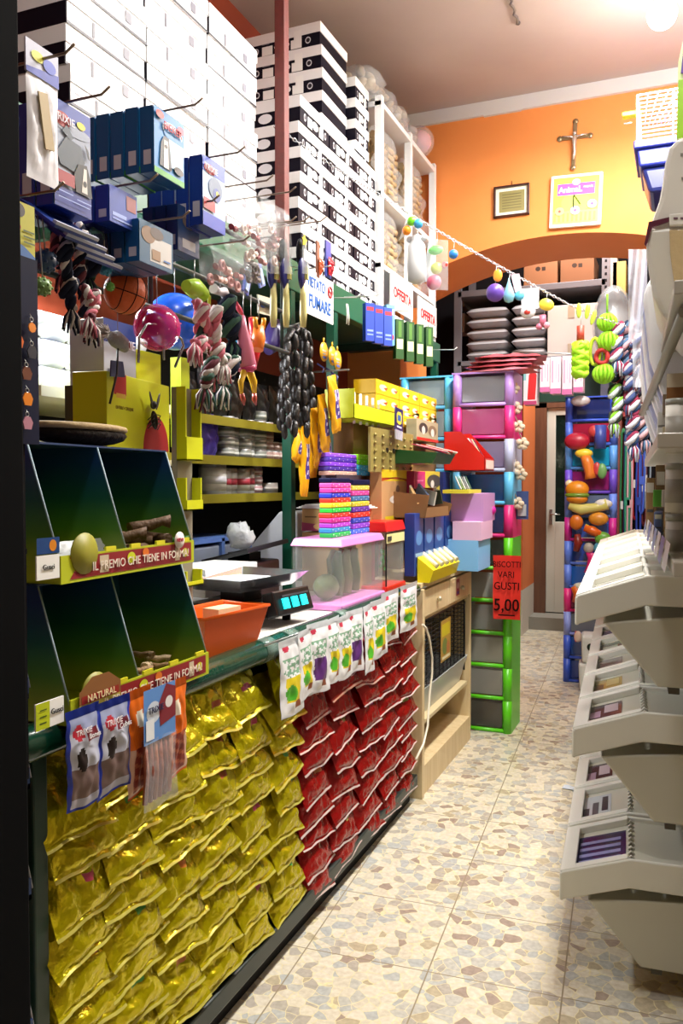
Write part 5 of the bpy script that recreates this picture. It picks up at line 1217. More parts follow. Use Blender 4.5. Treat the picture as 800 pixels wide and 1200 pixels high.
m = MB(); m.layers(.07, .09, 0, [('r',0,0,1,1,'8a2a3a'),('e',.5,.6,.3,.2,'c8a8a0'),('r',.2,.1,.8,.25,'3a3a7a')]); o = m.build('sticker', t); o.location = (cxf+.005, 4.42, .89); o.rotation_euler = (0, 0, R(90))
# wire cage inside
t = T('wire_cage', 'black wire pet cage with pale tray inside the wooden cabinet', 'cage', (0, 0, 0)); BW = M('14161a', .4, .3)
gx, g0, g1, gz0, gz1 = -1.16, 3.79, 4.71, .50, .82
m = MB()
for i in range(15): z = gz0+(gz1-gz0)*i/14; m.tube([(gx, g0, z), (gx, g1, z)], .0022, BW, 5)
for i in range(13): y = g0+(g1-g0)*i/12; m.tube([(gx, y, gz0), (gx, y, gz1)], .0022, BW, 5)
m.build('front_grille', t)
m = MB()
for i in range(15): z = gz0+(gz1-gz0)*i/14; m.tube([(gx-.5, g1, z), (gx, g1, z)], .0022, BW, 5); 
for i in range(9): m.tube([(gx-.5+.0625*i, g1, gz0), (gx-.5+.0625*i, g1, gz1)], .0022, BW, 5)
m.build('side_grille', t)
MB().bx(gx-.5, gx, g0, g1, gz1, gz1+.012, M('22262c', .4)).build('cage_top', t); MB().bx(gx-.5, gx-.49, g0, g1, .42, gz1, M('101214')).build('rear_grille', t)
m = MB(); pan(m, .86, .46, .94, .54, .15, M('b8bcbc', .3)); o = m.build('plastic_tray', t, recalc=False); o.location = (gx-.25, (g0+g1)/2, .355); o.rotation_euler = (0, 0, R(90))
MB().bx(gx-.52, gx+.02, g0, g1, .335, .353, M('c8b890')).build('tray_board', t)
m = MB(); m.layers(.2, .22, 0, [('r',0,0,1,1,'b08a3a'),('r',.1,.6,.9,.9,'c8b81c'),('e',.4,.35,.25,.2,'6a7a3a'),('e',.7,.3,.15,.15,'b06a3a'),('r',.1,.05,.9,.12,'e0d8b0')]); o = m.build('yellow_label', t); o.location = (gx+.006, 4.28, .56); o.rotation_euler = (0, 0, R(90))
for y in (g0+.02, g1-.02): MB().tube([(gx+.005, y, gz0-.08), (gx+.005, y, gz1)], .006, BW, 6).build('corner_bar', t)
tag(MB().tube([P(x, y, X=cxf+.03) for (x, y) in ((495, 732), (499, 736), (503, 748), (506, 770), (506, 790), (503, 815), (501, 850), (496, 872), (487, 890))], .0055, M('e8e2cc', .4), 8).build('white_cable'), 'white cable hanging down the front of the wooden cabinet', 'cable')
# ---- goods on the cabinet
CT = 1.03
def shelf_box(name, label, cat, px0, px1, yb, yt, X, dp, body, shapes=None, zb=None, group=None, rz=90, txt=()):
    a = P(px0, yb, X=X); b = P(px1, yb, X=X); z0 = a.z if zb is None else zb; z1 = P(px0, yt, X=X).z; w, h = b.y-a.y, z1-z0
    t = T(name, label, cat, (X, (a.y+b.y)/2, z0), R(rz), group)
    MB().box((0, dp/2, h/2), (w, dp, h), body).build('box_body', t, bevel=.0015)
    if shapes: m = MB(); m.layers(w, h, 0, shapes); m.build('printed_front', t)
    for (s_, sz, col, fx, fz) in txt: text(s_, sz*w, M(col, .5), t, (fx*w, -.004, fz*h))
    t['h'] = h; t['w'] = w
    return t, w, h
# counter display: tan box with dark label
shelf_box('tan_bag', 'tan and yellow snack packet with a dark word below the blister card', 'packet', 447, 482, 612, 550, -1.30, .06, M('c89a6a', .4), [('r',0,.78,1,1,'e0c01c'),('p',[(0,.78),(.5,.86),(1,.72),(1,.8),(0,.84)],'b8401c'),('e',.5,.42,.26,.09,'e8e0d8'),('r',.36,.4,.64,.44,'1c1416'),('r',.1,0,.9,.1,'e0c01c'),('e',.5,.62,.06,.08,'6a4a3a')], zb=None)
MB0 = MB().bx(-1.40, -1.22, 3.50, 3.95, CT+.3, CT+.31, M('b8a888'))
# blister card with hearts
t, w, h = shelf_box('blister_card', 'olive blister card of small black and white hearts', 'card', 434, 484, 553, 500, -1.30, .012, M('8a7c44', .35), [('r',.1,.62,.9,.8,'7a6c3c')])
m = MB()
for r_ in range(5):
    for c_ in range(6):
        m.ball((-w*.42+w*.84*c_/5, -.006, h*(.12+.18*r_)), (.012, .006, .008), M('9a8c50', .15, .2), 8, 5)
m.build('blisters', t)
m = MB()
for c_, cc in enumerate(('0c0c0e', '0c0c0e', '0c0c0e', 'e8e8ea')):
    x = -w*.2+w*.15*c_; z = h*.52
    m.prism([(x, z-.014), (x+.012, z+.002), (x+.008, z+.01), (x, z+.005), (x-.008, z+.01), (x-.012, z+.002)], -.016, -.01, M(cc, .4))
m.build('hearts', t)
t['label'] = 'olive blister card of small black and white hearts on the display'
# stand behind blister card (holds them)
t = T('display_stand', 'plain cardboard riser behind the blister card', 'display stand', (-1.42, 3.78, CT), R(90)); MB().box((0, .05, .4), (.35, .1, .8), CARD_D).build('stand_body', t)
# lime open box
y0, y1, z1, z0 = frame_px(415, 468, 462, 490, -1.32)
t = T('lime_tray_box', 'lime open cardboard box holding white cards', 'box', (-1.32, (y0+y1)/2, z0), R(90)); w, h = y1-y0, z1-z0; LB = M('c8d41c', .4)
m = MB(); m.bx(-w/2, w/2, 0, .003, 0, h*.62, LB); m.bx(-w/2, w/2, .14, .143, 0, h*.7, LB); m.bx(-w/2, -w/2+.003, 0, .14, 0, h*1.25, LB); m.bx(w/2-.003, w/2, 0, .14, 0, h*.7, LB); m.bx(-w/2, w/2, 0, .14, 0, .003, LB); m.build('box_body', t)
for k in range(5): MB().box((-w*.3+w*.13*k, .05, h*.55), (.11, .012, .09), M('d8d2c0', .5), (0, R(40+8*k), R(20))).build('white_card', t)
t2 = T('blue_badge_card', 'dark blue card with a yellow emblem leaning on the lime box', 'card', P(467, 492, X=-1.27), 0, None, (0, R(4), R(90)))
MB().box((0, 0, 0), (.12, .004, .11), M('1c1c5c', .35)).build('card', t2); m = MB(); m.layers(.12, .11, -.0025, [('p',[(.2,.35),(.5,.28),(.8,.35),(.85,.7),(.7,.85),(.3,.85),(.15,.7)],'c8c03c'),('r',.3,.45,.7,.7,'2a5aa0'),('r',.2,.14,.8,.22,'c8c8e0')], z0=-.055); m.build('emblem', t2)
m = MB()
for k in range(5): m.box((-.05+.022*k, -.004, -.075), (.016, .006, .045), M('b8b8c4', .2), (0, R(-10+5*k), 0))
m.build('hanging_foils', t2)
# yellow boxes pile
YX = -1.42
for i, (a, b, yb, yt, nm) in enumerate(((440, 512, 478, 443, 'top row of the yellow pile'), (470, 512, 500, 479, 'lower row of the yellow pile'))):
    y0, y1, z1, z0 = frame_px(a, b, yt, yb, YX); n = 3 if i == 0 else 2
    for k in range(n):
        for q in range(2):
            zz0 = z0+(z1-z0)*q/2; wy = (y1-y0)/n
            t = T('yellow_snack_box', 'yellow snack box with bird pictures, %s, %s %s' % (nm, ORD[k], ['below', 'above'][q]), 'box', (YX, y0+wy*(k+.5), zz0), R(90), 'pile of yellow snack boxes')
            hh = (z1-z0)/2; MB().box((0, .06, hh/2), (wy*.98, .12, hh*.97), M('e8b810', .4)).build('box_body', t, bevel=.0015)
            m = MB(); m.layers(wy, hh, 0, [('r',.02,.02,.98,.98,'e8bc14'),('e',.3,.5,.16,.22,'f0e8c0'),('p',[(.3,.5),(.5,.6),(.42,.35)],'c04a1c'),('e',.75,.5,.12,.2,'f0e8c0'),('p',[(.72,.5),(.92,.6),(.85,.35)],'c04a1c')]); m.build('printed_front', t)
    if i == 1:
        t = T('yellow_pile_riser', 'brown cardboard box beneath the yellow snack boxes', 'box', (YX, (y0+y1)/2, CT), R(90)); MB().box((0, .06, (z0-CT)/2), (y1-y0, .12, z0-CT-.002), CARD_D).build('box_body', t)
# mixed boxes right part
shelf_box('photo_box', 'box with dog faces under the yellow pile', 'box', 488, 513, 515, 490, -1.34, .06, M('a8a080', .4), [('e',.3,.6,.2,.26,'3a3a34'),('e',.3,.5,.08,.2,'d0c8c0'),('e',.72,.55,.2,.26,'7a6a50'),('e',.72,.45,.08,.2,'e0d8d0'),('r',0,0,1,.14,'c02c1c')])
def open_tray(name, label, px0, px1, yb, yt, X, dp, col, items, zb=None, inner=None):
    y0, y1, z1, z0 = frame_px(px0, px1, yt, yb, X); w, h = y1-y0, z1-z0; mt = M(col, .45)
    t = T(name, label, 'display box', (X, (y0+y1)/2, z0), R(90)); m = MB()
    poly = [(0, 0), (0, h*.5), (dp, h), (dp, 0)]
    m.prism(poly, -w/2, -w/2+.003, mt, 'x'); m.prism(poly, w/2-.003, w/2, mt, 'x'); m.bx(-w/2, w/2, 0, .003, 0, h*.5, mt); m.bx(-w/2, w/2, dp-.003, dp, 0, h, mt); m.bx(-w/2, w/2, 0, dp, 0, .003, mt); m.build('box_body', t)
    for k, (fx, fy, c, tilt, s_) in enumerate(items):
        MB().box((fx*w, fy*dp, h*.55), (s_*.6, .008, s_), M(c, .4), (R(10), R(tilt), R(15*(nz(k)-.5)))).build('inserted_card', t)
    return t
# red display box (solid red side facing camera)
y_ = 4.15
t = T('red_display_box', 'red slant sided display box with cards at the cabinet far end', 'display box', (-1.015, 4.70, 1.575), R(90)); m = MB(); RB = M('c8180f', .4)
poly = [(0, 0), (0, .07), (.14, .22), (.235, .22), (.235, 0)]
for x in (-.12, .117): m.prism(poly, x, x+.003, RB, 'x')
m.bx(-.12, .12, 0, .003, 0, .07, RB); m.bx(-.12, .12, .232, .235, 0, .2, RB); m.bx(-.12, .12, 0, .235, 0, .003, RB); m.build('box_body', t)
MB().box((.0, -.002, .035), (.2, .002, .05), M('e8d8d0')).build('white_label', t)
for k in range(4): MB().box((-.07+.045*k, .08, .13), (.03, .006, .12), M(['e0dcd4','b83a5a','d8c8a0','6a2a3a'][k], .4), (R(-30), 0, 0)).build('inserted_card', t)
t = T('green_open_box', 'dark green open display box with magazines under the red box', 'display box', (-1.1, 3.98, 1.60), R(86)); m = MB(); GB = M('1a4a22', .4)
m.prism([(0, 0), (-.03, .05), (.2, .07), (.2, 0)], -.13, .13, GB, 'x'); m.build('box_body', t)
for k in range(4): MB().box((-.08+.05*k, .03, .07), (.1, .16, .004), M(['b83a5a','d8d0c8','c02c1c','e0d8d0'][k], .4), (R(14), R(6), R(10*k))).build('magazine', t)
shelf_box('pink_box', 'magenta box with faint print in the stacked displays', 'box', 485, 498, 592, 552, -1.26, .07, M('c82a6c', .4), [('r',.1,.1,.9,.9,'c03a74'),('r',.2,.7,.8,.74,'e080a8')])
shelf_box('puppy_box', 'yellow box with two dog faces beside the magenta box', 'box', 498, 518, 590, 552, -1.26, .07, M('c8b43c', .4), [('e',.5,.68,.4,.22,'4a4440'),('e',.4,.6,.1,.12,'d8d0c8'),('e',.55,.25,.36,.2,'3a3430'),('e',.5,.2,.12,.1,'e0d4cc')])
shelf_box('blue_box', 'narrow dark blue box beside the dog face box', 'box', 519, 527, 592, 553, -1.24, .07, M('1c2a6a', .4))
# carton with odd packs
t = T('open_carton', 'open brown carton full of loose packs on blue tins display', 'box', (-1.13, 4.02, 1.335), R(88)); m = MB(); CB = CARD_D
m.prism([(0, 0), (-.02, .11), (.2, .13), (.2, 0)], -.19, -.187, CB, 'x'); m.prism([(0, 0), (-.02, .06), (.2, .13), (.2, 0)], .187, .19, CB, 'x'); m.bx(-.19, .19, 0, .003, 0, .05, CB); m.bx(-.19, .19, .197, .2, 0, .13, CB); m.bx(-.19, .19, 0, .2, 0, .003, CB); m.build('box_body', t)
for k in range(8): MB().box((-.14+.04*k, .06+.03*(k % 2), .09+.01*(k % 3)), (.07, .01, .1), M(['c8a06a','d8d4cc','6a7a9a','1a1a1c','e0dccc','8a3a2a','2a3a2a','c8c0b0'][k], .35), (R(-30+9*k), R(30+12*k), R(20*k))).build('loose_pack', t)
# lilac boxes (camera facing sides)
for i, (x0, x1, yt, yb, Y, c, nm) in enumerate(((528, 566, 578, 612, 4.42, 'b88ac0', 'lilac carton side under the cards tray'), (530, 563, 611, 634, 4.36, 'd8b0d0', 'pale pink lilac carton above light blue one'), (524, 560, 632, 672, 4.36, '7ab4e4', 'light blue carton standing on the wooden cabinet'))):
    a = P(x0, yt, Y=Y); b = P(x1, yb, Y=Y); z0 = CT if i == 2 else b.z
    t = T('pastel_carton', nm, 'box', ((a.x+b.x)/2, Y, z0), 0, 'stacked pastel cartons'); hh = a.z-z0
    MB().box((0, .15, hh/2), (b.x-a.x, .3, hh*.995), M(c, .45)).build('box_body', t, bevel=.002)
t = T('tray_of_cards', 'yellow edged tray of leaflets on top of the lilac carton', 'display box', (-1.06, 4.45, P(545, 578, Y=4.42).z), R(90)); MB().box((0, .05, .01), (.3, .14, .02), M('d0c83a', .4)).build('tray', t)
for k in range(6): MB().box((-.12+.045*k, .04, .05), (.05, .004, .08), M(['d8dcd8','6a8a5a','e0e0dc','8a8a90','c8ccd0','4a6a4a'][k], .4), (R(-25), R(20), R(10))).build('leaflet', t)
t = T('magenta_ball_toy', 'small magenta ball among leaflets beside the tower', 'ball', P(575, 598, X=-1.0)); MB().ball((0, 0, 0), .03, M('c81c90', .4), 14, 10).build('ball', t)
shelf_box('orange_box', 'narrow orange box between lilac cartons and the tower', 'box', 564, 574, 636, 592, -1.04, .05, M('d0902c', .45), zb=None)
shelf_box('green_box', 'narrow dark green box standing under the orange box', 'box', 562, 575, 672, 637, -1.04, .05, M('123a1c', .4), [('r',.3,.1,.5,.9,'4a8a3a'),('r',.7,.1,.9,.5,'b8a87a')], zb=CT)
# blue tins in yellow display
for k in range(4):
    a = P(484+12*k, 642, X=-1.17); b = P(495+12*k, 642, X=-1.17); zt = P(484, 602, X=-1.17).z
    t = T('blue_pack', 'tall blue pack behind the yellow display lip, %s from left' % ORD[k], 'pack', (-1.17, (a.y+b.y)/2, CT+.03), R(90), 'tall blue packs'); hh = zt-CT-.03
    MB().box((0, .02, hh/2), ((b.y-a.y)*.94, .05, hh), M('1c3c8a', .35)).build('box_body', t, bevel=.002); m = MB(); m.layers((b.y-a.y)*.94, hh, -.005, [('e',.5,.6,.35,.12,'5a8ac8'),('r',.1,.3,.9,.36,'8ab0d8'),('r',.1,.15,.9,.2,'2a5ab0')]); m.build('printed_front', t)
y0 = P(480, 682, X=-1.1).y; y1 = P(545, 650, X=-1.1).y
t = T('yellow_slant_display', 'yellow slanted display of rolled white sachets on the cabinet', 'display box', (-1.13, 4.0, CT), R(90)); YD = M('e8d810', .4)
m = MB(); m.prism([(-.03, 0), (-.05, .06), (.03, .12), (.03, 0)], -.22, .28, YD, 'x'); m.build('box_body', t)
for k in range(5): MB().tube([(-.16+.095*k, -.05, .075), (-.1+.095*k, .04, .125)], [.012, .016], M('d8d4c4', .4), 8).build('rolled_sachet', t)
t = T('grey_fan_guard', 'grey wire fan behind the dotted collars', 'fan', P(418, 510, X=-1.75)); m = MB(); 
for k in range(28): a = k*PI/14; m.tube([(.0, 0, 0), (.02, .075*math.cos(a), .075*math.sin(a)), (0, .14*math.cos(a), .14*math.sin(a))], .0018, M('8a8a8c', .4), 4)
m.build('guard_wires', t)
for r_ in (.05, .1, .14): MB().tube([(.01, r_*math.cos(a*PI/16), r_*math.sin(a*PI/16)) for a in range(32)], .002, M('8a8a8c', .4), 5, closed=True).build('guard_ring', t)
MB().lathe([(.06, 0), (.06, .01), (.012, .03), (.012, .5)], M('6a6a6c', .4), 16, c=(-.05, 0, -.64)).build('stand', t)
# far pilaster dressing: dark lower wall below shelf at the arch
# ---- drawer towers
def tower(label, x0, y0, w, dp, z0, dh, cols, fills, name='drawer_tower', faces=None):
    t = T(name, label, 'drawer tower', (x0, y0, z0)); pr = .028
    n = len(cols)
    for i, c in enumerate(cols):
        z = dh*i; FCm = M(c, .35)
        for x in (-w/2, w/2-pr*2):
            m = MB(); m.lathe([(pr, z), (pr, z+dh)], FCm, 14, c=(x+pr, pr, 0)); m.bx(x, x+pr*2, pr, dp, z, z+dh, FCm); m.build('side_post', t, bevel=0)
        m = MB(); m.tube([(-w/2+pr, pr*.6, z+.012), (w/2-pr, pr*.6, z+.012)], .012, FCm, 8); m.build('crossbar', t)
        MB().bx(-w/2+pr*2, w/2-pr*2, .02, dp-.01, z+.028, z+dh*.93, M(fills[i], .12, 0, 0, .8)).build('drawer', t, bevel=.004)
    MB().bx(-w/2, w/2, 0, dp, dh*n, dh*n+.01, M(cols[-1], .35)).build('top', t)
    return t
GRc, PKc, SKc, LVc, LLc = '5cc81c', 'd82a7c', '5ab8e8', 'b08ad8', 'a8b0d0'
dr_cols = [GRc]*6+[PKc, SKc, LLc, PKc, LVc]
dr_fill = ['4a4a44','8a8a84','8a8a80','8a8c86','9a9c96','3a3f3a','2a3c6a','1e4a7a','8a80a4','a84a7c','7c7c84']
dhh = 2.16/11
tower('tall plastic drawer tower with green, pink, blue and lilac sections', -1.11, 4.92, .37, .30, 0.0, dhh, dr_cols, dr_fill)
# rim strips seen on tower's aisle side
tower('light blue drawer tower standing behind the multicoloured one', -1.485, 5.0, .34, .28, 0.0, dhh, [SKc]*11, ['8aa0b0']*11)
# bright red handwritten sign
a = P(579, 650, Y=4.86); b = P(611, 652, Y=4.86); c = P(579, 724, Y=4.86); w = b.x-a.x; h = a.z-c.z
t = T('red_price_sign', 'red handwritten biscuit price card on the drawer tower', 'sign', ((a.x+b.x)/2, 4.855, c.z), R(3)); m = MB()
m.grid(lambda u, v: ((u-.5)*w*(1 if v > .3 else .97), -.03+.012*math.sin(u*3)-.004*math.sin(v*6), v*h), 10, 12, M('d8281c', .5)); m.build('card', t)
INK = M('1c0a0a', .5)
for s_, sz, z, x in (('BISCOTTI', .048, .86, 0), ('VARI', .052, .70, -.02), ('GUSTI', .062, .52, 0), ('5,00', .1, .22, -.005)): text(s_, sz, INK, t, (x*w, -.038, z*h), (PI/2, 0, R(0)), sx=.8 if s_ == 'BISCOTTI' else .88, bold=.0012 if s_ == '5,00' else .0004)
MB().box((0, -.037, h*.07), (w*.6, .001, .008), INK).build('underline', t)
# pink wrapped packs on top of the tower
t0z = dhh*11+.01
for k in range(4):
    t = T('pink_wrapped_pack', 'flat pink plastic wrapped pack on top of drawer tower, %s' % lvl(k, 4), 'pack', (-1.02+.02*k, 4.92+.1, t0z+.001+.026*k), R(6*k-8), 'pink wrapped packs on the tower'); mm = MB()
    def f(u, v, k=k): 
        e = max(0, math.sin(PI*u)*math.sin(PI*v))**.3; return ((u-.5)*(.42-.02*k), (v-.5)*.24, .026*e+.006*math.sin(u*19+k)*e)
    mm.grid(f, 18, 10, M('b8505c' if k % 2 else 'c87884', .25, 0, 0, 1, .6, 40)); mm.grid(lambda u, v: ((u-.5)*.42, (v-.5)*.24, 0), 4, 4, M('b8505c', .25)); mm.build('pouch', t)
# garlic-like plush heads on the tower side
for k, (px, py) in enumerate(((604, 478), (607, 500), (612, 520), (604, 548), (610, 556), (601, 455), (606, 590))):
    q = P(px, py, Y=5.0); t = T('bone_treat_bundle', 'pale knotted chew bundle on the tower side, %s' % ORD[k], 'dog chew', q, 0, 'pale knotted chews on the tower side'); m = MB()
    for j in range(5): m.ball((.022*math.cos(j*1.3), .01*math.sin(j*2.3), .022*math.sin(j*1.3)), (.02, .018, .018), M('c8b8a0', .6), 10, 7)
    m.build('knots', t); MB().tube([(0, 0, .02), (-.03, 0, .09)], .004, M('8a7a6a'), 5).build('cord', t)
t = T('grey_device', 'small grey and blue packet hanging on the tower side', 'packet', P(612, 592, Y=5.05)); MB().box((0, 0, 0), (.07, .02, .17), M('3a4a7a', .4)).build('card', t); MB().box((0, -.014, -.03), (.05, .01, .07), M('a8acb0', .2)).build('clear_window', t)
# ---- back room shelf
t = T('metal_shelving', 'grey slotted metal shelving above the back door', 'shelf', (0, 0, 0)); GM = M('74767e', .45, .2)
SY = 6.75; zlo = P(600, 420, Y=SY).z; zhi = P(600, 336, Y=SY).z; xl = P(536, 380, Y=SY).x; xr = P(709, 380, Y=SY).x
for x in (xl, xr):
    for y in (SY, SY+.5):
        MB().bx(x-.03, x+.03, y, y+.03, 0 if x == xl else zlo-.35, 3.7, GM).build('upright', t)
MB().bx(xl, xr, SY, SY+.53, zlo-.04, zlo, GM).build('shelf_board', t, bevel=.003); MB().bx(xl, xr, SY, SY+.53, zhi-.05, zhi, GM).build('shelf_board', t, bevel=.003)
m = MB()
for i in range(18): m.bx(xr-.008, xr+.008, SY-.002, SY, zlo+.05*i, zlo+.05*i+.02, M('1c1c20'))
m.build('slots', t)
MB().bx(-1.75, 1.04, 6.95, 7.05, zlo-.34, zlo-.04, M('14402e', .4)).build('green_beam', t)
MB().bx(xl-.5, 1.0, 7.3, 7.33, zlo-.3, 3.7, M('1c1c20', .8)).build('dark_backing', t)
for c_, (a, b) in enumerate(((545, 595), (598, 640))):
    x0 = P(a, 400, Y=SY).x; x1 = P(b, 400, Y=SY).x; n = 5; hh = (zhi-.06-zlo)*.86/n
    for k in range(n):
        t = T('grey_packet', 'grey plastic wrapped pillow pack, %s column, %s' % (['left', 'right'][c_], lvl(k, n)), 'pack', ((x0+x1)/2, SY+.22, zlo+hh*k), 0, 'grey wrapped packs on the metal shelving')
        def f(u, v, s_): e = max(0, math.sin(PI*u))**.16*max(0, math.sin(PI*v))**.16; return ((u-.5)*(x1-x0)*.97, (v-.5)*.42, hh*.5+s_*hh*.5*e)
        m = MB(); mt = M('b4b6bc', .3, 0, 0, 1, .5, 30); m.grid(lambda u, v: f(u, v, 1), 12, 10, mt); m.grid(lambda u, v: f(u, v, -1), 12, 10, mt); m.build('pouch', t)
x0 = P(641, 400, Y=SY).x; x1 = P(700, 400, Y=SY).x; hh = P(650, 358, Y=SY).z-zlo
t = T('white_carton', 'large white carton with tape on the metal shelving', 'box', ((x0+x1)/2, SY+.01, zlo)); MB().box((0, .2, hh/2), (x1-x0, .4, hh), M('d4cec8', .6)).build('box_body', t, bevel=.004)
MB().box((-.01, -.002, hh*.86), (.05, .003, hh*.25), M('b8a890')).build('tape', t); MB().box((-.01, -.002, hh*.12), (.05, .003, hh*.22), M('b8a890')).build('tape', t)
for k, (a, b, c) in enumerate(((612, 653, '8a5c3a'), (655, 696, '7c5030'))):
    x0 = P(a, 320, Y=SY).x; x1 = P(b, 320, Y=SY).x; h2 = P(650, 300, Y=SY).z-zhi
    t = T('brown_carton', 'brown carton on the top board of metal shelving, %s' % ['left', 'right'][k], 'box', ((x0+x1)/2, SY+.03, zhi), 0, 'brown cartons on the metal shelving'); MB().box((0, .2, h2/2), (x1-x0-.01, .4, h2), M(c, .7)).build('box_body', t, bevel=.003)
    m = MB(); m.layers(.1, .06, 0, [('e',.3,.5,.2,.3,'2a1c14'),('r',.6,.2,.9,.7,'2a1c14')], z0=.1); m.build('print_mark', t)
for k, (px, yt, yb, c) in enumerate(((542, 345, 362, '6a6a6a'), (542, 370, 392, 'a09c94'), (716, 305, 345, 'c8c4b8'), (726, 310, 350, 'd8b86a'), (720, 352, 392, '9a9a98'))):
    a = P(px, yt, Y=SY+.3); b = P(px, yb, Y=SY+.3)
    t = T('stacked_packet', 'stored packet at the edge of the metal shelving, %s' % ['upper left', 'lower left', 'upper right', 'upper right corner', 'right below the top'][k], 'packet', b, 0); MB().box((0, 0, (a.z-b.z)/2), (.08 if k < 2 else .1, .2, a.z-b.z), M(c, .5)).build('box_body', t, bevel=.003)
    t['hh'] = 0
t = T('grey_wrapped_roll', 'grey plastic wrapped roll standing right of the metal shelving', 'roll', P(718, 380, Y=6.3)); m = MB(); m.ball((0, 0, 0), (.13, .13, .26), M('5c5a5e', .3, 0, 0, 1, .8, 14), 16, 12); m.build('roll', t); m = MB(); m.ball((0, 0, 0), (.145, .145, .28), clearfilm(.3), 12, 9); m.build('film', t)
# pink packs hung under the shelf
tag(MB().tube([P(600, 412, Y=6.2), P(700, 416, Y=6.2)], .006, WIRE, 6).build('back_rod'), 'thin rod in front of the metal shelving carrying pink packs', 'rod')
for k, (a, b, yt, yb, c) in enumerate(((614, 630, 418, 475, 'e8dce0'), (633, 645, 420, 460, 'f0dce4'), (645, 658, 419, 462, 'f4e0e8'), (659, 671, 418, 463, 'ecd4e0'), (672, 684, 420, 460, 'f4dce8'))):
    x0 = P(a, yt, Y=6.2); x1 = P(b, yt, Y=6.2); z0 = P(a, yb, Y=6.2).z; w = x1.x-x0.x; h = x0.z-z0
    t = T('pink_pack', ['tall white and red hanging pack left of the pink packs', 'pink and white hanging pack, leftmost of four', 'pink and white hanging pack, second of four', 'pink and white hanging pack, third of four', 'pink and white hanging pack, rightmost of four'][k], 'pack', ((x0.x+x1.x)/2, 6.2, x0.z), 0, 'hanging pink packs')
    MB().box((0, .03, -h/2), (w*.96, .12, h), M(c, .35)).build('box_body', t, bevel=.003); m = MB()
    m.layers(w*.96, h, -.031, ([('r',0,0,1,1,'e0d0d8'),('p',[(.3,.1),(.9,.1),(1,.6),(.7,.75),(.4,.6)],'c8181c'),('r',0,0,1,.08,'b03a6a'),('r',0,.5,.2,1,'7ab0b8')] if k == 0 else [('r',0,0,1,.14,'c868a0'),('r',.15,.3,.3,.9,'e0a0c0'),('r',.5,.4,.58,.9,'e8b8d0'),('r',.75,.3,.85,.8,'e0a8c4')]), z0=-h); m.build('printed_front', t)
t = T('knotted_rag', 'crumpled white plastic knot under the hanging pink packs', 'plastic bag', P(680, 470, Y=6.3)); m = MB(); m.ball((0, 0, 0), (.07, .05, .04), M('c8c0c4', .3, 0, 0, 1, .9, 30), 12, 8); m.build('knot', t)
# ---- blue tower with toys
bt_cols = ['3a5ac8','3a5ac8','8a9ae0','d82a7c','5a7ad8','5a7ad8','c82a90','6a8ae8','6a4ac8','5a9ae8','4a6ad0','3a5ad0']
bt_fill = ['1c3c8a','1c4a9a','6a7080','8a2a5a','1c5ab0','1c4ab0','2a5ac8','6a7a9a','8a1c6a','1c9ac8','a81c3c','1c2c6a']
BX, BY = P(691, 600, Y=6.4).x, 6.4
tower('blue drawer tower hung with toys before the back door', BX, BY, .375, .3, 0.0, 2.14/12, bt_cols, bt_fill)
def toyB(name, label, px, py, shp, X=None, Y=6.33, group='toys hung on the blue tower'):
    q = P(px, py, Y=Y); t = T(name, label, 'toy', q, 0, group); k_ = (Y+.6)/F_PX
    for nm, kind, args, col in shp:
        m = MB()
        if kind == 'b': m.ball((args[0]*k_, 0, args[1]*k_), (args[2]*k_, args[4]*k_ if len(args) > 4 else args[2]*k_*.6, args[3]*k_), M(col, .35), 14, 9)
        else: m.tube([(a_*k_, 0, b_*k_) for (a_, b_) in args[0]], [r_*k_ for r_ in args[1]], M(col, .35), 8)
        m.build(nm, t)
    return t
toyB('burger_toy', 'orange burger shaped toy in the middle of blue tower', 676, 578, [('bun', 'b', (0, 4, 12, 9), 'd8881c'), ('filling', 'b', (0, -2, 12.5, 4), '6a8a2a'), ('bun_base', 'b', (0, -6, 11, 5), 'c87818'), ('tag_card', 'b', (-8, 10, 4, 4), 'e8d8b0')])
toyB('fish_toy', 'orange and yellow squeaky toy high on blue tower', 685, 545, [('body', 't', ([(0, 10), (3, 2), (5, -8), (6, -14)], [5, 6, 5, 6]), 'd8782c'), ('cap', 'b', (-1, 12, 9, 5), 'e8c83c'), ('beads', 'b', (12, -4, 4, 7), 'b83a3a')])
toyB('green_blister_toy', 'green and clear blister toy at right of blue tower', 705, 552, [('card', 'b', (0, 0, 5, 8), '6a9a5a')])
toyB('cola_toy', 'blue and red can shaped toy at the top right', 703, 512, [('can', 't', ([(0, -12), (0, 12)], [6, 6]), '3a4a9a'), ('rim', 'b', (-6, 6, 6, 6), 'b83a3a')])
toyB('red_cushion_toy', 'dark red round toy inside upper left of blue tower', 676, 517, [('ball', 'b', (0, 0, 13, 9), 'a81c34')])
toyB('yellow_rope_card', 'yellow net bag of toys across the middle of tower', 690, 595, [('net', 't', ([(-20, 2), (-8, -2), (6, 0), (18, 4)], [4, 6, 5, 6]), 'c8c06a'), ('white_bag', 'b', (14, 4, 9, 5), 'd8d8d0')])
toyB('amber_toy', 'left amber toy below the yellow net', 675, 612, [('ball', 'b', (0, 0, 7, 8), 'c86a1c')])
toyB('amber_toy', 'right amber toy below the yellow net', 701, 608, [('ball', 'b', (0, 0, 10, 7), 'd08a2c')])
toyB('hot_dog_toy', 'orange hot dog toy below the amber toys', 694, 622, [('roll', 't', ([(-8, 3), (0, 0), (8, -4)], [3.5, 5, 3.5]), 'd8641c'), ('mustard', 't', ([(-7, 6), (8, -1)], [1.2, 1.2]), 'e0c83c')])
toyB('brown_sausage_toy', 'dark red sausage toy at left of tower', 676, 636, [('body', 't', ([(0, 9), (1, 0), (-1, -9)], [3, 4.5, 3]), '7a241c')])
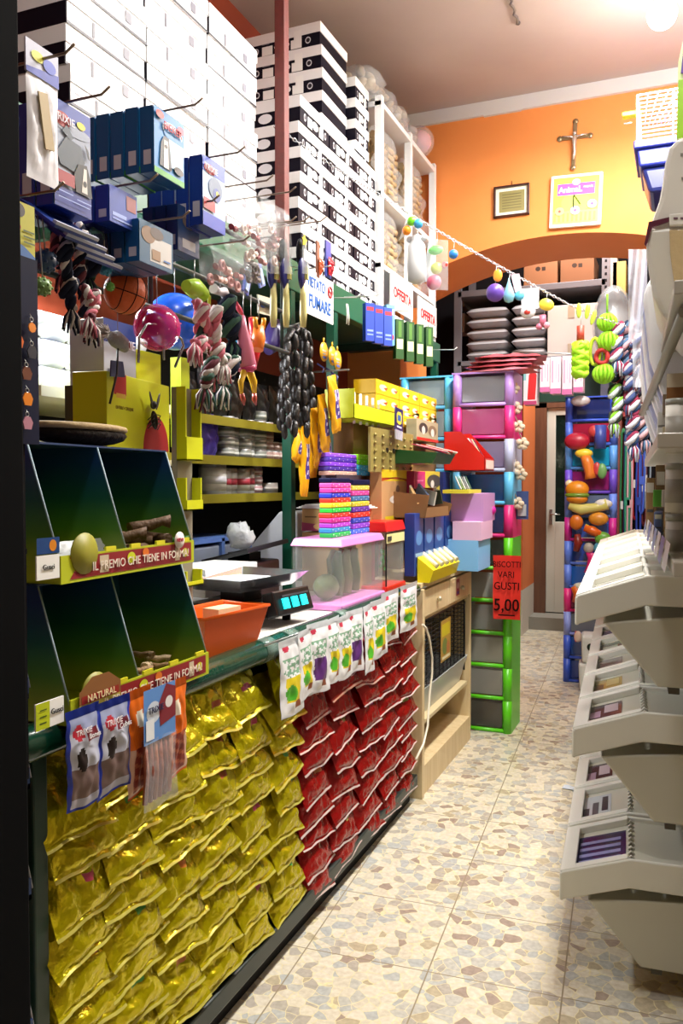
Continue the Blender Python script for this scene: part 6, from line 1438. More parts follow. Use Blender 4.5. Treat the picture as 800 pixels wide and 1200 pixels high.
toyB('green_toy', 'lime green toy at right of tower', 706, 631, [('body', 'b', (0, 0, 8, 7), '6aa83c')])
toyB('cyan_ball_toy', 'cyan striped ball toy at right of tower', 703, 643, [('ball', 'b', (0, 0, 7, 7), '4a9ab8')])
toyB('pink_bone_toy', 'pink bone toy with grey ball and green end', 693, 657, [('bone', 't', ([(0, 8), (0, 2), (-1, -6), (-2, -13)], [6, 4, 4, 6]), 'e02a7c'), ('grey_ball', 'b', (-3, 13, 5.5, 5.5), 'a8a49a'), ('green_end', 'b', (-3, -19, 5, 6), '5ac85a')])
toyB('orange_blister_toy', 'orange toy in a small clear blister low on tower', 676, 696, [('body', 't', ([(-3, 8), (1, 0), (-1, -9)], [4, 5, 4]), 'd0641c'), ('header', 'b', (3, 8, 7, 4), 'c8c4b0')])
toyB('tiny_face_toy', 'tiny pale toy beside the plush cat heads', 677, 746, [('body', 'b', (0, 0, 4, 6), 'd8c0b0'), ('stripe', 'b', (-2, 0, 2, 6), 'b83a3a')])
# cat head cushions
for k, (px, yt, yb) in enumerate(((692, 733, 766), (689, 766, 799))):
    Y = 6.15; a = P(px, yt, Y=Y); b = P(px, yb, Y=Y); hh = a.z-b.z; wd = .24; z0 = 0.0 if k == 1 else None
    t = T('cat_face_box', 'white cube cushion with green cat eyes, %s of two' % ['upper', 'lower'][k], 'cushion', (b.x+.06, Y, .0 if k == 1 else hh+.004), R(5), 'white cat face cushions')
    MB().box((0, .1, hh/2), (wd, .2, hh), M('d8dcd8', .7), top=(1.08, 1.0)).build('cushion_body', t, bevel=.02)
    m = MB()
    for s_ in (-1, 1): m = MB(); m.ball((s_*.06, -.002, hh*.58), (.026, .006, .03), M('16201a', .3), 12, 8, rot=(0, R(s_*25), 0)); m.ball((s_*.058, -.006, hh*.58), (.013, .005, .019), M('3a6a4a', .3), 10, 6, rot=(0, R(s_*25), 0)); m.build('eye', t)
    m = MB(); m.prism([(-.016, hh*.34), (.016, hh*.34), (.0, hh*.22)], -.006, .002, M('5a2a24')); m.build('nose', t)
# ---- leashes rack right of the tower
t = T('leash_rack', 'red topped wooden rack hung with leashes beside the blue tower', 'rack', (0, 0, 0)); LY = 6.5
xa, xb = P(722, 600, Y=LY).x, P(722, 600, Y=LY).x+.5
MB().bx(xa, xa+.03, LY, LY+.3, 0, 2.22, M('7a3a2c', .5)).build('upright', t); MB().bx(xa, xb, LY+.28, LY+.3, 0, 2.2, M('120e10', .8)).build('back_panel', t); MB().bx(xa, xb, LY, LY+.3, 2.0, 2.06, M('a03028', .5)).build('red_shelf', t)
MB().tube([(xa, LY+.02, 1.9), (xb, LY+.02, 1.9)], .008, WIRE, 6).build('rod', t)
lc = [('1c6a3a','green'),('14204a','navy'),('c8a0a8','pink'),('a81c2c','red'),('1c3c9a','blue'),('2a8a6a','teal'),('5a1420','maroon'),('3a5ac0','bright blue'),('101014','black'),('8a9aa8','grey')]
for k, px in enumerate((730, 734, 738, 744, 749, 736, 755, 752, 762, 759)):
    x = P(px, 540, Y=LY).x; top = 1.9; bot = 0.95+.35*nz(k, 5); c, nm = lc[k]
    t = T('leash', '%s leash hanging on the rack right of the blue tower' % nm, 'leash', (x, LY-.01-.012*(k % 3), top)); m = MB(); L_ = top-bot
    for s_ in (-1, 1): m.tube([(0, 0, .012), (s_*.012, 0, -.03), (s_*.016+.004*math.sin(k), 0, -L_*.5), (s_*.012, 0, -L_*.95), (0, 0, -L_)], .0085, M(c, .6), 6)
    m.build('strap', t); MB().box((0, -.01, -L_*.6), (.03, .004, .06), M('c8c4c0' if k % 3 == 0 else c, .5)).build('paper_tag', t)
# bright rope toys cluster hanging at right of the arch
cl = [['2a4a7a','c8ccd8','8a2a4a'],['1c2c4a','c8a0a8','5a7a9a'],['a8344a','1c2a3a','d8c8cc'],['7a1c3a','3a4a7a','b8b8c4'],['2a3a2a','c8d0d8','8ac83a'],['b8485c','d8d0d0','2a2a3a']]
for k, (px, yt, yb) in enumerate(((722, 382, 420), (735, 378, 430), (726, 418, 462), (738, 428, 470), (722, 455, 492), (748, 450, 482), (741, 470, 520), (752, 480, 512), (730, 395, 450), (746, 395, 440))):
    Y = 4.6+.05*(k % 3); c = cl[k % 6]; pts = [P(px+3*math.sin(i*1.7+k), yt+(yb-yt)*i/4, Y=Y) for i in range(5)]
    rope(pts, .022, [M(q, .9) for q in c], 'rope_toy', 'multicoloured knotted rope toy in the cluster at right, %s' % ORD[k], 'rope toy', 'rope toys in the cluster at right', (.1, .5, .9))
for k, (px, py, r_) in enumerate(((711, 378, 10), (713, 400, 11), (707, 438, 11))):
    cc = P(px, py, Y=4.6); rr = r_*4.75/F_PX
    t = T('lime_rope_ball', 'lime green knotted rope ball on the chain end, %s of three' % ['top', 'middle', 'bottom'][k], 'rope toy', cc, 0, 'lime knotted rope balls'); m = MB(); lm = M('8ac81c', .7); m.ball((0, 0, 0), (rr*.8, rr*.8, rr*.7), lm, 14, 9)
    for j in range(7): m.tube([(rr*.95*math.cos(a*PI/10)*math.cos(j*.9), rr*.95*math.cos(a*PI/10)*math.sin(j*.9), rr*.85*math.sin(a*PI/10)) for a in range(20)], rr*.17, lm, 6, closed=True)
    m.build('knot', t); MB().tube([(0, 0, rr*.8), (0, 0, rr+.1)], .006, M('6aa01c', .8), 6).build('loop', t)
t = T('red_rope_ring', 'small red rope ring between the lime rope balls', 'rope toy', P(705, 418, Y=4.58)); m = MB(); m.tube([(.03*math.cos(a*PI/8), .008*math.sin(a), .035*math.sin(a*PI/8)) for a in range(16)], .012, M('a82420', .7), 7, closed=True); m.build('ring', t)
t = T('lime_rope_ring', 'lime rope ring beside the red ring', 'rope toy', P(697, 412, Y=4.6)); m = MB(); m.tube([(.025*math.cos(a*PI/8), 0, .07*math.sin(a*PI/8)) for a in range(16)], .01, M('b8d82c', .7), 7, closed=True); m.build('ring', t)
# ---- chain across the shop
cpts = [P(324, 150, Y=3.09)+Vector((.0, -.02, 0))]
samples = [(354, 170), (399, 201), (444, 228), (470, 244), (488, 256), (517, 273), (560, 298), (594, 317), (630, 337), (665, 356), (702, 372), (738, 384)]
for i, (px, py) in enumerate(samples): cpts.append(P(px, py, Y=3.09+(4.62-3.09)*(px-324)/(738-324)))
cpts.append(Vector((cpts[-1].x+.12, 4.66, cpts[-1].z-.05)))
dense = []
for i in range(len(cpts)-1):
    n = max(2, int((cpts[i+1]-cpts[i]).length/.016))
    for k in range(n): dense.append(cpts[i].lerp(cpts[i+1], k/n))
m = MB(); CHM = M('c8ccd4', .25, .85)
for i in range(len(dense)-1):
    a, b = dense[i], dense[i+1]; d_ = (b-a); mid = (a+b)/2; tdir = d_.normalized(); s_ = tdir.orthogonal().normalized()
    if i % 2: s_ = tdir.cross(s_)
    L_ = d_.length*.72
    m.tube([mid+tdir*L_*math.cos(q*PI/4)+s_*.006*math.sin(q*PI/4) for q in range(8)], .0018, CHM, 4, closed=True)
o = m.build('steel_chain'); tag(o, 'long silver steel chain strung from the red post across the shop', 'chain')
def chain_y(px): return 3.09+(4.62-3.09)*(px-324)/(738-324)
def CT_(name, label, cat, px, py, group=None):
    Y = chain_y(px); q = P(px, py, Y=Y-.02); k_ = (q-cam.location).dot(_f)/F_PX
    return T(name, label, cat, q, YAW*0, group), k_
def cord(t, k_, px, py, r_=.0015):
    cy = None
    for i in range(len(samples)-1):
        if samples[i][0] <= px <= samples[i+1][0]:
            f_ = (px-samples[i][0])/(samples[i+1][0]-samples[i][0]); cy = samples[i][1]+(samples[i+1][1]-samples[i][1])*f_
    if cy: MB().tube([(0, .0, 0), (0, .02, (py-cy)*k_)], r_, WIRE, 5).build('cord', t)
t, k_ = CT_('plush_tube_toy', 'white plush bottle shaped toy in a paper header on the chain', 'pet toy', 488, 300); m = MB()
m.lathe([(4*k_, -32*k_), (10*k_, -29*k_), (11*k_, -10*k_), (10*k_, 12*k_), (6*k_, 18*k_), (7*k_, 21*k_), (4*k_, 24*k_), (0.0001, 24*k_)], M('c4c6c8', .6), 18); m.build('body', t); cord(t, k_, 488, 300)
m = MB()
for s_ in (-1, 1): m.ball((s_*8*k_, 0, 20*k_), (5*k_, 3*k_, 4*k_), M('b8bcc0', .6), 10, 7)
m.build('ears', t)
t, k_ = CT_('toy_pack', 'white card pack of orange, green and blue toys on the chain', 'pet toy', 483, 262); MB().prism([(-17*k_, -18*k_), (-6*k_, -10*k_), (0, 14*k_), (-3*k_, 15*k_)], 0, .003, WHITE).build('card', t)
for nm, x, z, c in (('orange_ball', -6, -8, 'e88a1c'), ('green_ball', 0, 2, '6ac81c'), ('blue_block', 8, -2, '3a9ad0')): m = MB(); m.ball((x*k_, -.01, z*k_), 5.5*k_, M(c, .35), 12, 8); m.build(nm, t)
cord(t, k_, 483, 262)
t, k_ = CT_('toy_pack', 'clear pack with green, yellow and pink balls on the chain', 'pet toy', 511, 300)
for nm, x, z, r_, c in (('green_block', 0, 6, 9, '4ac02c'), ('yellow_ball', 1, -15, 7, 'b8c83c'), ('pink_ball', -2, -31, 9, 'c85a78'), ('red_bell', 11, -12, 4, 'a82c2c')): m = MB(); m.ball((x*k_, -.01, z*k_), (r_*k_, r_*k_*.7, r_*k_*(.6 if nm == 'green_block' else 1)), M(c, .35), 14, 9); m.build(nm, t)
m = MB(); m.grid(lambda u, v: ((-11+26*u)*k_, -.03*math.sin(PI*u)-.01, (-42+58*v)*k_), 8, 8, clearfilm(.2)); m.build('film', t); MB().prism([(-19*k_, -30*k_), (-10*k_, -28*k_), (-4*k_, 22*k_), (-8*k_, 22*k_)], 0, .003, M('d8dce4')).build('header_card', t); cord(t, k_, 511, 300)
t, k_ = CT_('blue_ball', 'small blue ball on the chain right of clear pack', 'ball', 531, 298); MB().ball((0, 0, 0), 5.5*k_, M('2a7ad0', .35), 14, 10).build('ball', t); cord(t, k_, 531, 298)
t, k_ = CT_('purple_ball', 'purple rubber ball hanging from the chain', 'ball', 580, 343); MB().ball((0, 0, 0), 10.5*k_, M('5a3a9c', .4), 20, 14).build('ball', t); cord(t, k_, 580, 343)
t, k_ = CT_('orange_disc', 'orange oval toy on the chain above the purple ball', 'pet toy', 583, 323); MB().ball((0, 0, 0), (5.5*k_, 2*k_, 7.5*k_), M('e8942c', .35), 14, 9).build('body', t); cord(t, k_, 583, 323)
t, k_ = CT_('squeaky_toy', 'light blue drop shaped squeaky toy beside the purple ball', 'pet toy', 596, 346); m = MB(); m.lathe([(0.0001, -9*k_), (5*k_, -7*k_), (7*k_, 0), (4*k_, 8*k_), (1.5*k_, 16*k_), (.5*k_, 20*k_)], M('7ab4c8', .35), 14); m.build('body', t); cord(t, k_, 596, 346)
t, k_ = CT_('squeaky_toy', 'white and cyan toy card right of squeaky drop toy', 'pet toy', 606, 343); MB().prism([(-8*k_, 22*k_), (2*k_, 22*k_), (6*k_, -6*k_), (0, -8*k_)], 0, .003, M('e8c8d8')).build('card', t); m = MB(); m.ball((3*k_, -.01, -4*k_), (6*k_, 4*k_, 6*k_), M('5ab0d0', .35), 12, 8); m.build('body', t); cord(t, k_, 606, 343)
t, k_ = CT_('toy_card', 'white header card pack with a red toy on the chain', 'pet toy', 621, 352); MB().box((0, 0, 2*k_), (20*k_, .003, 24*k_), M('e4e8ec')).build('card', t); m = MB(); m.ball((-2*k_, -.015, -14*k_), (9*k_, 5*k_, 8*k_), M('c8c4c8', .15), 14, 9); m.build('clear_bubble', t); m = MB(); m.ball((-2*k_, -.03, -15*k_), (4*k_, 4*k_, 3*k_), M('c8342c', .35), 10, 7); m.build('red_toy', t); cord(t, k_, 621, 352)
t, k_ = CT_('yellow_duck_toy', 'yellow oval toy on the chain above a pink bone', 'pet toy', 640, 357); MB().ball((0, 0, 0), (9*k_, 5*k_, 7*k_), M('d8c83c', .35), 14, 9, rot=(0, R(20), 0)).build('body', t); m = MB(); m.tube([(-4*k_, 0, -12*k_), (-4*k_, 0, -24*k_)], [4*k_, 3.5*k_], M('c86a84', .35), 10); m.ball((-8*k_, 0, -25*k_), 4*k_, M('c86a84', .35)); m.ball((0, 0, -24*k_), 4*k_, M('d88a9c', .35)); m.build('pink_bone', t); MB().tube([(0, 0, -4*k_), (-4*k_, 0, -13*k_)], .002, WIRE, 5).build('link_cord', t); cord(t, k_, 640, 357)
for k, (px, py) in enumerate(((678, 361), (688, 362), (695, 369))):
    t, k_ = CT_('lime_disc', 'small lime oval disc on the chain near its right end, %s' % ORD[k], 'pet toy', px, py+3, 'lime discs on the chain'); MB().ball((0, 0, 0), (3*k_, 1.5*k_, 9*k_), M('a8c03c', .4), 12, 8, rot=(0, R(8*k), 0)).build('body', t)
t, k_ = CT_('braided_tug_toy', 'lime braided tug toy with red handle hanging from the chain', 'rope toy', 680, 384); m = MB(); LMm = M('9ad81c', .6)
for s_ in range(4):
    m.tube([(7*k_*math.cos(i*.55+s_*1.571), 5*k_*math.sin(i*.55+s_*1.571)*(1 if s_ % 2 else -1), (-18-2.05*i)*k_) for i in range(20)], 3.6*k_, LMm, 7)
m.tube([(0, 0, -16*k_), (0, 0, -58*k_)], 7*k_, LMm, 8); m.build('braid', t); MB().tube([(0, 0, 2*k_), (0, 0, -18*k_)], 4.4*k_, M('9c3420', .5), 10).build('handle', t); cord(t, k_, 680, 384)

# ---- right side: stacked food bins
RD_ = R(3.4)
BN = M('e2e0d6', .38); BN2 = M('c4c1b2', .38)
def make_bin(label):
    """local frame: front faces -x, y depth along the row (0..w), z up; origin at front lip bottom near corner"""
    t = T('food_bin', label, 'bin', (0, 0, 0)); W = .335; RIM = .088
    zf, zh = 0.0, .066      # rim bottom at lip and at hinge
    xh, xb = .197, .50
    # body: tapered
    m = MB(); b = len(m.v)
    yy = (.012, W-.012)
    prof = [(.08, .01), (xb-.02, .06), (xb-.05, -.168), (.23, -.168)]
    m.prism(prof, yy[0], yy[1], BN2); m.build('bin_body', t, bevel=.006)
    # rim band
    m = MB(); m.prism([(0, zf), (xh, zh), (xb, zh), (xb, zh+RIM), (xh, zh+RIM), (0.004, zf+RIM)], 0, .012, BN); m.prism([(0, zf), (xh, zh), (xb, zh), (xb, zh+RIM), (xh, zh+RIM), (0.004, zf+RIM)], W-.012, W, BN)
    m.bx(0, .012, 0, W, zf, zf+RIM*.96, BN); m.build('rim', t, bevel=.005)
    # flap (front lid) slanting, recessed
    m = MB(); ang = math.atan2(zh, xh); L_ = math.hypot(xh, zh)
    m.prism([(.006, RIM-.03), (xh, zh+RIM-.03), (xh, zh+RIM-.018), (.006, RIM-.018)], .01, W-.01, BN2)
    for (y0, y1) in ((.004, .035), (W-.035, W-.004)): m.prism([(.004, RIM-.02), (xh-.005, zh+RIM-.02), (xh-.005, zh+RIM+.003), (.004, RIM+.003)], y0, y1, BN)
    m.prism([(.002, RIM-.02), (.045, RIM+.015-.02), (.045, RIM+.015+.003), (.002, RIM+.003)], .004, W-.004, BN)
    m.build('front_flap', t, bevel=.003)
    # rear lid
    m = MB(); m.bx(xh+.012, xb, .006, W-.006, zh+RIM-.028, zh+RIM-.016, BN2); m.build('rear_lid', t, bevel=.003)
    m = MB()
    for k in range(9): m.tube([(xh-.004, .03+.034*k, zh+RIM-.014), (xh+.004, .034+.034*k, zh+RIM-.004), (xh+.014, .038+.034*k, zh+RIM-.014)], .003, BN, 5)
    m.build('hinge', t)
    for x in (.26, .42):
        MB().bx(x, x+.03, .03, W-.03, -.19, -.166, M('5a564c', .6)).build('foot', t)
    return t, ang
def flap_sheet(t, u0, u1, v0, v1, shapes, nm='label_sheet', lift=.018-.036+.0025):
    """printed sheet lying on the recessed flap: u along slope 0..1, v along row 0..1"""
    W, xh, zh, RIM = .335, .197, .066, .088
    m = MB()
    def pt(u, v, o): return (u*xh, v*W, u*zh+RIM-.018+.0012+o)
    for i, (a, b, c, d_, col) in enumerate([(u0, u1, v0, v1, shapes[0])]+[(u0+(u1-u0)*s[0], u0+(u1-u0)*s[1], v0+(v1-v0)*s[2], v0+(v1-v0)*s[3], s[4]) for s in shapes[1:]]):
        n = len(m.v); m.v += [pt(a, c, i*.0003), pt(b, c, i*.0003), pt(b, d_, i*.0003), pt(a, d_, i*.0003)]
        m.face([n, n+1, n+2, n+3], M(col, .15 if i == 0 else .3))
    return m.build(nm, t)
proto_bin, _ang = make_bin('bin')
first = True
tiers = ((-.322, .255), (-.290, .690), (-.285, 1.085))
tn = ('bottom', 'middle', 'top')
sheets = [('1c1c50', [(0.1,.9,.1+.2*k,.2+.2*k,'8a8ab8') for k in range(4)]), ('c8ccd4', [(0.1,.3,.1,.5,'3a3a44'),(.4,.6,.2,.7,'5a5a64'),(.7,.9,.3,.9,'3a3a44')]), ('4a3a44', [(0.1,.4,.2,.6,'a88aa0'),(.5,.9,.4,.9,'c8b8c0')]), ('a89a5a', [(0.1,.4,.2,.6,'6a5a3a'),(.5,.9,.4,.9,'c8b87a')]), ('8a8a88', [(0.2,.8,.3,.6,'4a4a4a')]), ('3a5a4a', [(0.2,.8,.3,.6,'aab8a8')])]
for ti, (x0, z0) in enumerate(tiers):
    for k in range(7):
        Y = 2.50+.362*k; X = x0-math.tan(RD_)*(.362*k)
        lab = 'off white stacking food bin, %s tier, %s' % (tn[ti], 'nearest' if k == 0 else ORD[k]+' from the camera')
        if first: b = proto_bin; b['label'] = lab; first = False
        else:
            b = proto_bin.copy(); C.objects.link(b); b['label'] = lab
            for ch in proto_children: c2 = ch.copy(); C.objects.link(c2); c2.parent = b
        if ti == 0 and k == 0: proto_children = list(b.children)
        b['group'] = 'stacking food bins'; b.location = (X, Y, z0); b.rotation_euler = (0, 0, RD_)
        kk = (k+ti*2) % 6; sh_ = sheets[kk]
        if not (ti == 0 and k == 0): b.location = (X, Y, z0)
        if k < 5: flap_sheet(b, .18, .95 if (ti, k) == (0, 0) else .7, .25 if ti else .12, .78, [sh_[0]]+sh_[1], 'label_sheet')
        if (ti, k) == (0, 0): 
            flap_sheet(b, .02, .2, .0, .0001, ['c8ccd4']); 
            MB().box((.0225, .17, .088+.0065), (.034, .30, .0012), M('c4c8d4', .3), (0, -_ang, 0)).build('price_strip', b)
for ti, (x0, z0) in enumerate(tiers):
    pass
# shelves that carry upper tiers (bins nest on each other's rear lids)
# wall shelf unit on the right
t = T('right_shelving', 'off white bracket shelving with small boxes along the right side', 'shelf', (0, 0, 0)); RS = M('b4b0a4', .4)
def rshelf(pts_top, Xw, th, nm):
    """shelf front edge from far (px,py) to near (px,py) at constant height; extends right"""
    (a, b) = pts_top; m = MB(); n = len(m.v)
    q = [a, b, Vector((b.x+Xw, b.y, b.z)), Vector((a.x+Xw, a.y, a.z))]
    for dz in (0, -th):
        for v_ in q: m.v.append((v_.x, v_.y, v_.z+dz))
    m.face([0, 1, 2, 3], RS); m.face([7, 6, 5, 4], RS)
    for i in range(4): j = (i+1) % 4; m.face([i, 4+i, 4+j, j], RS)
    return m.build(nm, t, bevel=.003)
def at_z(px, py, z): return P(px, py, Z=z)
E1 = (at_z(755, 538, 1.60), Vector((-.045, 1.75, 1.60)))     # shelf above eye level: underside visible
rshelf(E1, .42, .03, 'bracket_shelf')
zs = 1.27
E2 = (Vector((P(757, 615, Y=3.3).x, 3.3, P(757, 615, Y=3.3).z)), Vector((P(789, 660, Y=1.75).x, 1.75, P(757, 615, Y=3.3).z)))
rshelf(E2, .42, .03, 'bracket_shelf')
E3 = (Vector((P(762, 470, Y=4.2).x, 4.2, 1.93)), Vector((-.02, 1.9, 1.93)))
rshelf(E3, .42, .03, 'bracket_shelf')
m = MB()
a, b = E2; d_ = (b-a)
for k in range(8):
    p0 = a+d_*(.02+.12*k); p1 = a+d_*(.11+.12*k); n = len(m.v)
    m.v += [(p0.x-.012, p0.y, p0.z-.03), (p1.x-.012, p1.y, p1.z-.03), (p1.x-.002, p1.y, p1.z+.03), (p0.x-.002, p0.y, p0.z+.03)]
    m.face([n, n+1, n+2, n+3], M(['7a9ac8','d0d4d8','5a7ab8','c8ccd0'][k % 4], .3))
m.build('price_labels', t)
# diagonal bracket
dg0 = P(753, 484, Y=3.3); dg1 = P(802, 366, Y=2.0)
MB().tube([dg0, dg1], .014, M('9a988c', .4), 8).build('diagonal_rail', t)
MB().bx(.30, .34, 1.7, 4.6, 0, 2.6, M('8a7a60', .7)).build('back_panel', t)
# goods on right shelves
def rbox(name, label, px0, px1, zb, yt, Y, dp, col, shapes=None, group=None):
    a = P(px0, yt, Y=Y); b = P(px1, yt, Y=Y); h = a.z-zb; w = b.x-a.x
    t = T(name, label, 'box', ((a.x+b.x)/2, Y, zb), 0, group); MB().box((0, dp/2, h/2), (w, dp, h), M(col, .5)).build('box_body', t, bevel=.002)
    if shapes: m = MB(); m.layers(w, h, 0, shapes); m.build('printed_front', t)
z2 = E2[0].z+.002
for k, (px0, px1, yt, Y, c) in enumerate(((757, 767, 560, 3.1, '8a6a42'), (768, 780, 545, 2.8, '7c6240'), (766, 776, 600, 2.6, '5a6a9a'), (778, 784, 590, 2.4, 'a88a5a'), (784, 805, 590, 2.2, 'a8a49a'))):
    rbox('shelf_pack', 'packet on the label edged right shelf, %s from the far end' % ORD[k], px0, px1, z2, yt, Y, .12, c, [('r',.1,.7,.9,.9,'c8c4b8'),('r',.15,.3,.85,.36,'4a4a4a')], 'packets on the label edged right shelf')
z1 = 1.602
for k, (px0, px1, yt, Y, c) in enumerate(((770, 780, 483, 2.7, 'd8d8d4'), (776, 790, 500, 2.4, 'b8ac8c'), (786, 806, 478, 2.2, 'c8c0a0'))):
    rbox('white_box', 'pale box on the middle right shelf, %s from the far end' % ORD[k], px0, px1, z1, yt, Y, .1, c, [('r',.1,.6,.9,.66,'8a8a84')], 'pale boxes on the middle right shelf')
for k, (px0, px1, yt, Y, c) in enumerate(((765, 782, 574, 2.5, '5aa83c'), (775, 790, 574, 2.3, 'd0d0cc'))):
    rbox('small_card_box', ['small green card box on the right shelf stack', 'small white card box next to the green one'][k], px0, px1, P(770, 594, Y=Y).z, yt, Y, .06, c)
z3 = 1.932
for k, (px0, px1, yt, Y, c) in enumerate(((770, 779, 447, 2.9, 'e0e0dc'), (781, 806, 438, 2.3, '8a5c30'), (776, 784, 462, 2.6, 'a89a8a'))):
    rbox('carton_box', ['slim white box on the upper right shelf', 'brown carton with white flap on upper right shelf', 'beige crumpled packet on upper right shelf'][k], px0, px1, z3-.25 if False else P(px0, {0: 470, 1: 492, 2: 486}[k], Y=Y).z, yt, Y, .15, c, [('r',0,.7,1,1,'c8bca4')] if k == 1 else None)
# round tins column near right edge
for k, (yt, yb) in enumerate(((470, 532), (545, 600), (605, 655))):
    Y = 2.0; a = P(790, yt, Y=Y); b = P(790, yb, Y=Y); t = T('cardboard_tube', 'pale printed tube pack at the right edge, %s' % ['upper', 'middle', 'lower'][k], 'tube pack', (b.x+.01, Y, b.z), 0, 'tube packs at the right edge'); hh = a.z-b.z
    MB().lathe([(.03, 0), (.03, hh)], M('c8c4ba', .45), 18).build('tube', t); MB().lathe([(.0306, hh*.2), (.0306, hh*.7)], M('9a968c', .45), 18).build('label_band', t); MB().lathe([(.031, hh-.01), (.031, hh+.004), (.0001, hh+.004)], M('8a8a80', .3), 18).build('cap', t)
# litter boxes and carriers on top
t = T('litter_box', 'large white covered litter box with a clear door at the right', 'litter box', (-.092, 2.25, 1.93)); LW = M('e8e6de', .35)
fy = 0.0; ZB = 0.0
def hexpoly(pts): return [(P(x, y, Y=2.25).x+.092, P(x, y, Y=2.25).z-1.93) for (x, y) in pts]
hood = hexpoly([(771, 285), (757, 290), (756, 275), (762, 262), (772, 235), (776, 214), (779, 190), (784, 172), (794, 161), (808, 158), (835, 158), (850, 170), (855, 260), (855, 285)])
m = MB(); m.prism(hood, 0, .42, LW); m.build('hood', t, bevel=.012)
base = hexpoly([(757, 268), (855, 262), (855, 300), (845, 385), (800, 392), (790, 380), (776, 372), (764, 345), (757, 300)])
m = MB(); m.prism(base, -.008, .43, M('dcd9ce', .35)); m.build('base', t, bevel=.012)
m = MB(); m.prism(hexpoly([(760, 262), (785, 256), (784, 261), (764, 268), (757, 290), (755, 288)]), -.014, -.006, M('5a1c34', .4)); m.build('maroon_seal', t)
m = MB(); m.prism(hexpoly([(784, 272), (830, 270), (830, 345), (800, 347), (790, 335), (785, 300)]), -.02, -.009, M('e0c89a', .15, 0, 0, .75, .4, 60)); m.build('clear_door', t, bevel=.003)
m = MB(); m.prism(hexpoly([(784, 254), (805, 252), (805, 266), (784, 267)]), -.022, -.006, LW); m.build('latch', t, bevel=.002)
for k, x in enumerate((789, 797)): q = hexpoly([(x, 258), (x+5, 258), (x+5, 260), (x, 260)]); MB().prism(q, -.024, -.02, M('6a4a5a')).build('latch_slot', t)
q = hexpoly([(797, 180), (812, 180), (812, 183), (797, 183)]); MB().prism(q, -.003, 0, M('8a8a80')).build('vent_slot', t)
q = hexpoly([(798, 208), (812, 208), (812, 211), (798, 211)]); MB().prism(q, -.003, 0, M('8a8a80')).build('vent_slot', t)
# nested tray stack behind
for k in range(7):
    Y = 2.72+.09*k; x0 = P(753.5-.6*k, 330, Y=Y).x; zt = P(755, 306+15*k, Y=Y).z
    t = T('litter_tray', 'white tray nested on edge behind the litter box, %s' % ORD[k], 'tray', (x0, Y, zt), 0, 'white trays nested on edge')
    pts = [(.12-.12*math.cos(PI*.5*q/8), -.12+.12*math.sin(PI*.5*q/8)) for q in range(9)]
    MB().prism(pts+[(.35, 0), (.35, -.42+.0), (.06, -.42), (0.02, -.3)], 0, .04, M(['e8e8ec','aab0d4','dcdee8'][k % 3], .35)).build('tray_shell', t, bevel=.012)
t = T('plastic_sheet', 'hanging translucent plastic sheet left of the nested trays', 'plastic sheet', P(746, 290, Y=3.9)); m = MB()
def f(u, v):
    q = P(736+u*22, 292+v*(110-10*u), Y=3.9+.06*math.sin(u*9+v*4)); return q-P(746, 290, Y=3.9)
m.grid(f, 12, 18, M('e4e6f4', .2, 0, 0, .55, .5, 20)); m.build('sheet', t)
t = T('plastic_sheet', 'lower crumpled clear plastic bag above the right shelf', 'plastic bag', P(755, 430, Y=3.4)); m = MB()
def f(u, v):
    q = P(741+u*(30-4*v), 396+v*58, Y=3.4+.08*math.sin(PI*u)*math.sin(PI*v)+.02*math.sin(u*13+v*7)); return q-P(755, 430, Y=3.4)
m.grid(f, 14, 14, M('d0d2d8', .15, 0, 0, .45, .8, 20)); m.build('film', t)
# bird cage with blue base
Yc = 4.5; t = T('rodent_cage', 'blue based pet cage with white bars high at the right', 'cage', (0, 0, 0)); cx0, cx1 = P(746, 160, Y=Yc).x, P(746, 160, Y=Yc).x+.42; cz0 = P(746, 166, Y=Yc).z; cz1 = P(746, 112, Y=Yc).z
m = MB(); CBm = M('f0eef4', .35)
for k in range(12): z = cz0+(cz1-cz0)*k/11; m.tube([(cx0, Yc, z), (cx1, Yc, z)], .0045, CBm, 6); m.tube([(cx0, Yc, z), (cx0, Yc+.4, z)], .0045, CBm, 6)
for x, y in ((cx0, Yc), (cx0+.17, Yc), (cx0+.34, Yc), (cx0, Yc+.13), (cx0, Yc+.27), (cx0, Yc+.4)): m.tube([(x, y, cz0), (x, y, cz1)], .005, CBm, 6)
for k in range(8): m.tube([(cx0+.05*k, Yc, cz1), (cx0+.02*k, Yc+.4, cz1)], .003, CBm, 5)
m.build('bars', t)
m = MB(); BB = M('2c38a0', .3); w0 = (cx1-cx0)
m.box((cx0+w0/2, Yc+.2, cz0-.02), (w0+.03, .44, .04), BB); m.build('base_rim', t, bevel=.006)
m = MB(); zb1 = P(750, 195, Y=Yc).z; m.prism([(cx0+.0, cz0-.04), (cx1, cz0-.04), (cx1-.05, zb1), (cx0+.012, zb1)], Yc, Yc+.4, BB); m.build('base_tray', t, bevel=.01)
m = MB(); zb2 = P(750, 225, Y=Yc).z; m.prism([(cx0+.02, zb1), (cx1-.07, zb1), (cx1-.1, zb2), (cx0+.06, zb2)], Yc+.02, Yc+.38, M('1c2668', .3)); m.build('bottom_tub', t, bevel=.02)
MB().box((cx0-.03, Yc+.1, cz1-.05), (.09, .05, .018), M('d8d81c', .4)).build('yellow_perch', t)
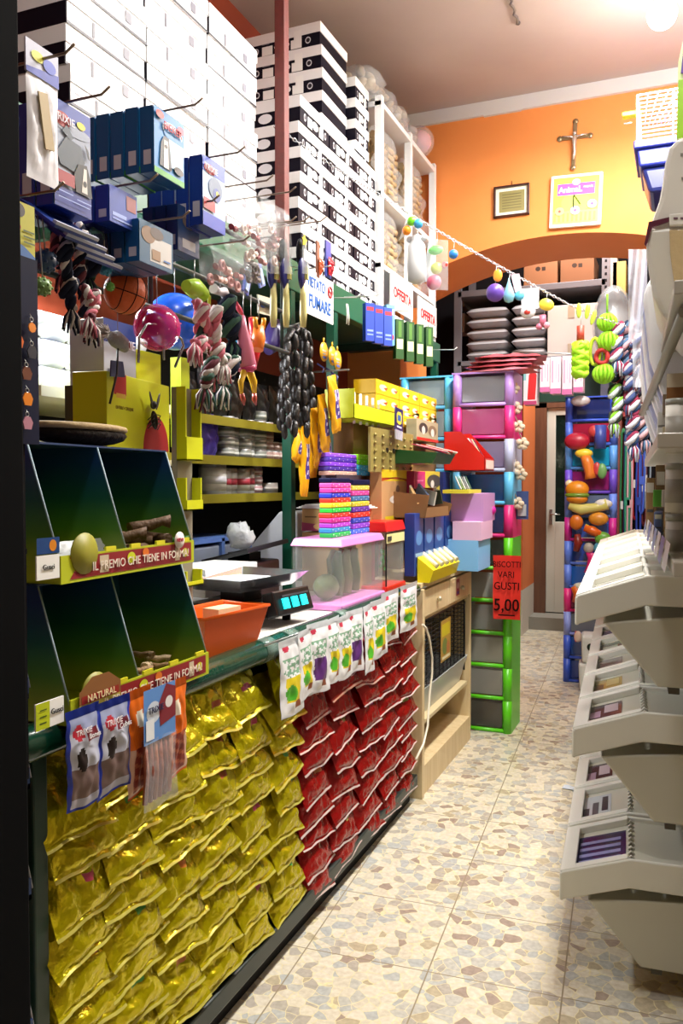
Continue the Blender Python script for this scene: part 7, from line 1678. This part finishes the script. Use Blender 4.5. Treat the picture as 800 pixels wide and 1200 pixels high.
MB().tube([(cx0-.07, Yc+.1, cz1-.09), (cx0-.03, Yc+.1, cz1-.09)], .003, CBm, 5).build('clip', t)
t2 = T('cage_bracket', 'steel wall bracket carrying the blue based cage', 'bracket', (0, 0, 0)); MB().bx(cx0+.12, 1.04, Yc+.1, Yc+.14, zb2-.03, zb2-.005, STEEL).build('arm', t2); MB().bx(cx0+.12, 1.04, Yc+.26, Yc+.3, zb2-.03, zb2-.005, STEEL).build('arm', t2)
# striped bag at top right edge
t = T('green_bag', 'lime and purple packaging edge at the upper right corner', 'bag', (P(793, 120, Y=2.9).x, 2.9, P(790, 163, Y=2.9).z)); zt = P(800, 10, Y=2.9).z-P(790, 163, Y=2.9).z
m = MB(); m.prism([(0, 0), (.2, 0), (.2, zt), (.035, zt), (.002, zt*.6)], 0, .25, M('c8d8a0', .3)); m.build('sack', t, bevel=.01); m = MB(); m.prism([(0.0, .0), (.2, 0), (.2, zt*.45), (.003, zt*.45)], -.003, 0, M('8ab81c', .3)); m.prism([(.01, zt*.5), (.2, zt*.5), (.2, zt*.8), (.02, zt*.8)], -.004, 0, M('5a3a8a', .3)); m.build('print', t)
MB().bx(.0, .3, 0, .25, -.03, -.002, RS).build('shelf_board', t2) if False else None
# upper right shelf for litter box / trays
t = T('upper_right_shelf', 'pale shelf board under the litter box and sack', 'shelf', (0, 0, 0)); zq = 1.93-.0
MB().bx(-.03, .5, 2.2, 3.7, P(790, 163, Y=2.9).z-.03, P(790, 163, Y=2.9).z-.005, RS).build('board', t) if False else None
MB().bx(.02, 1.04, 2.2, 4.0, 1.86, 1.885, RS).build('board', t)
# floor litter
t = T('floor_wrapper', 'blue and white wrapper lying on the floor tiles', 'wrapper', P(674, 925, Z=0.002), R(-8)); m = MB()
m.grid(lambda u, v: ((u-.5)*.12, (v-.5)*.05, .004+.004*math.sin(u*11)*math.sin(v*7)), 10, 6, WHITE, (lambda u, v: M('5a9ac8', .3) if u > .55 and .2 < v < .8 else M('c8d0d8', .3))); m.build('film', t)
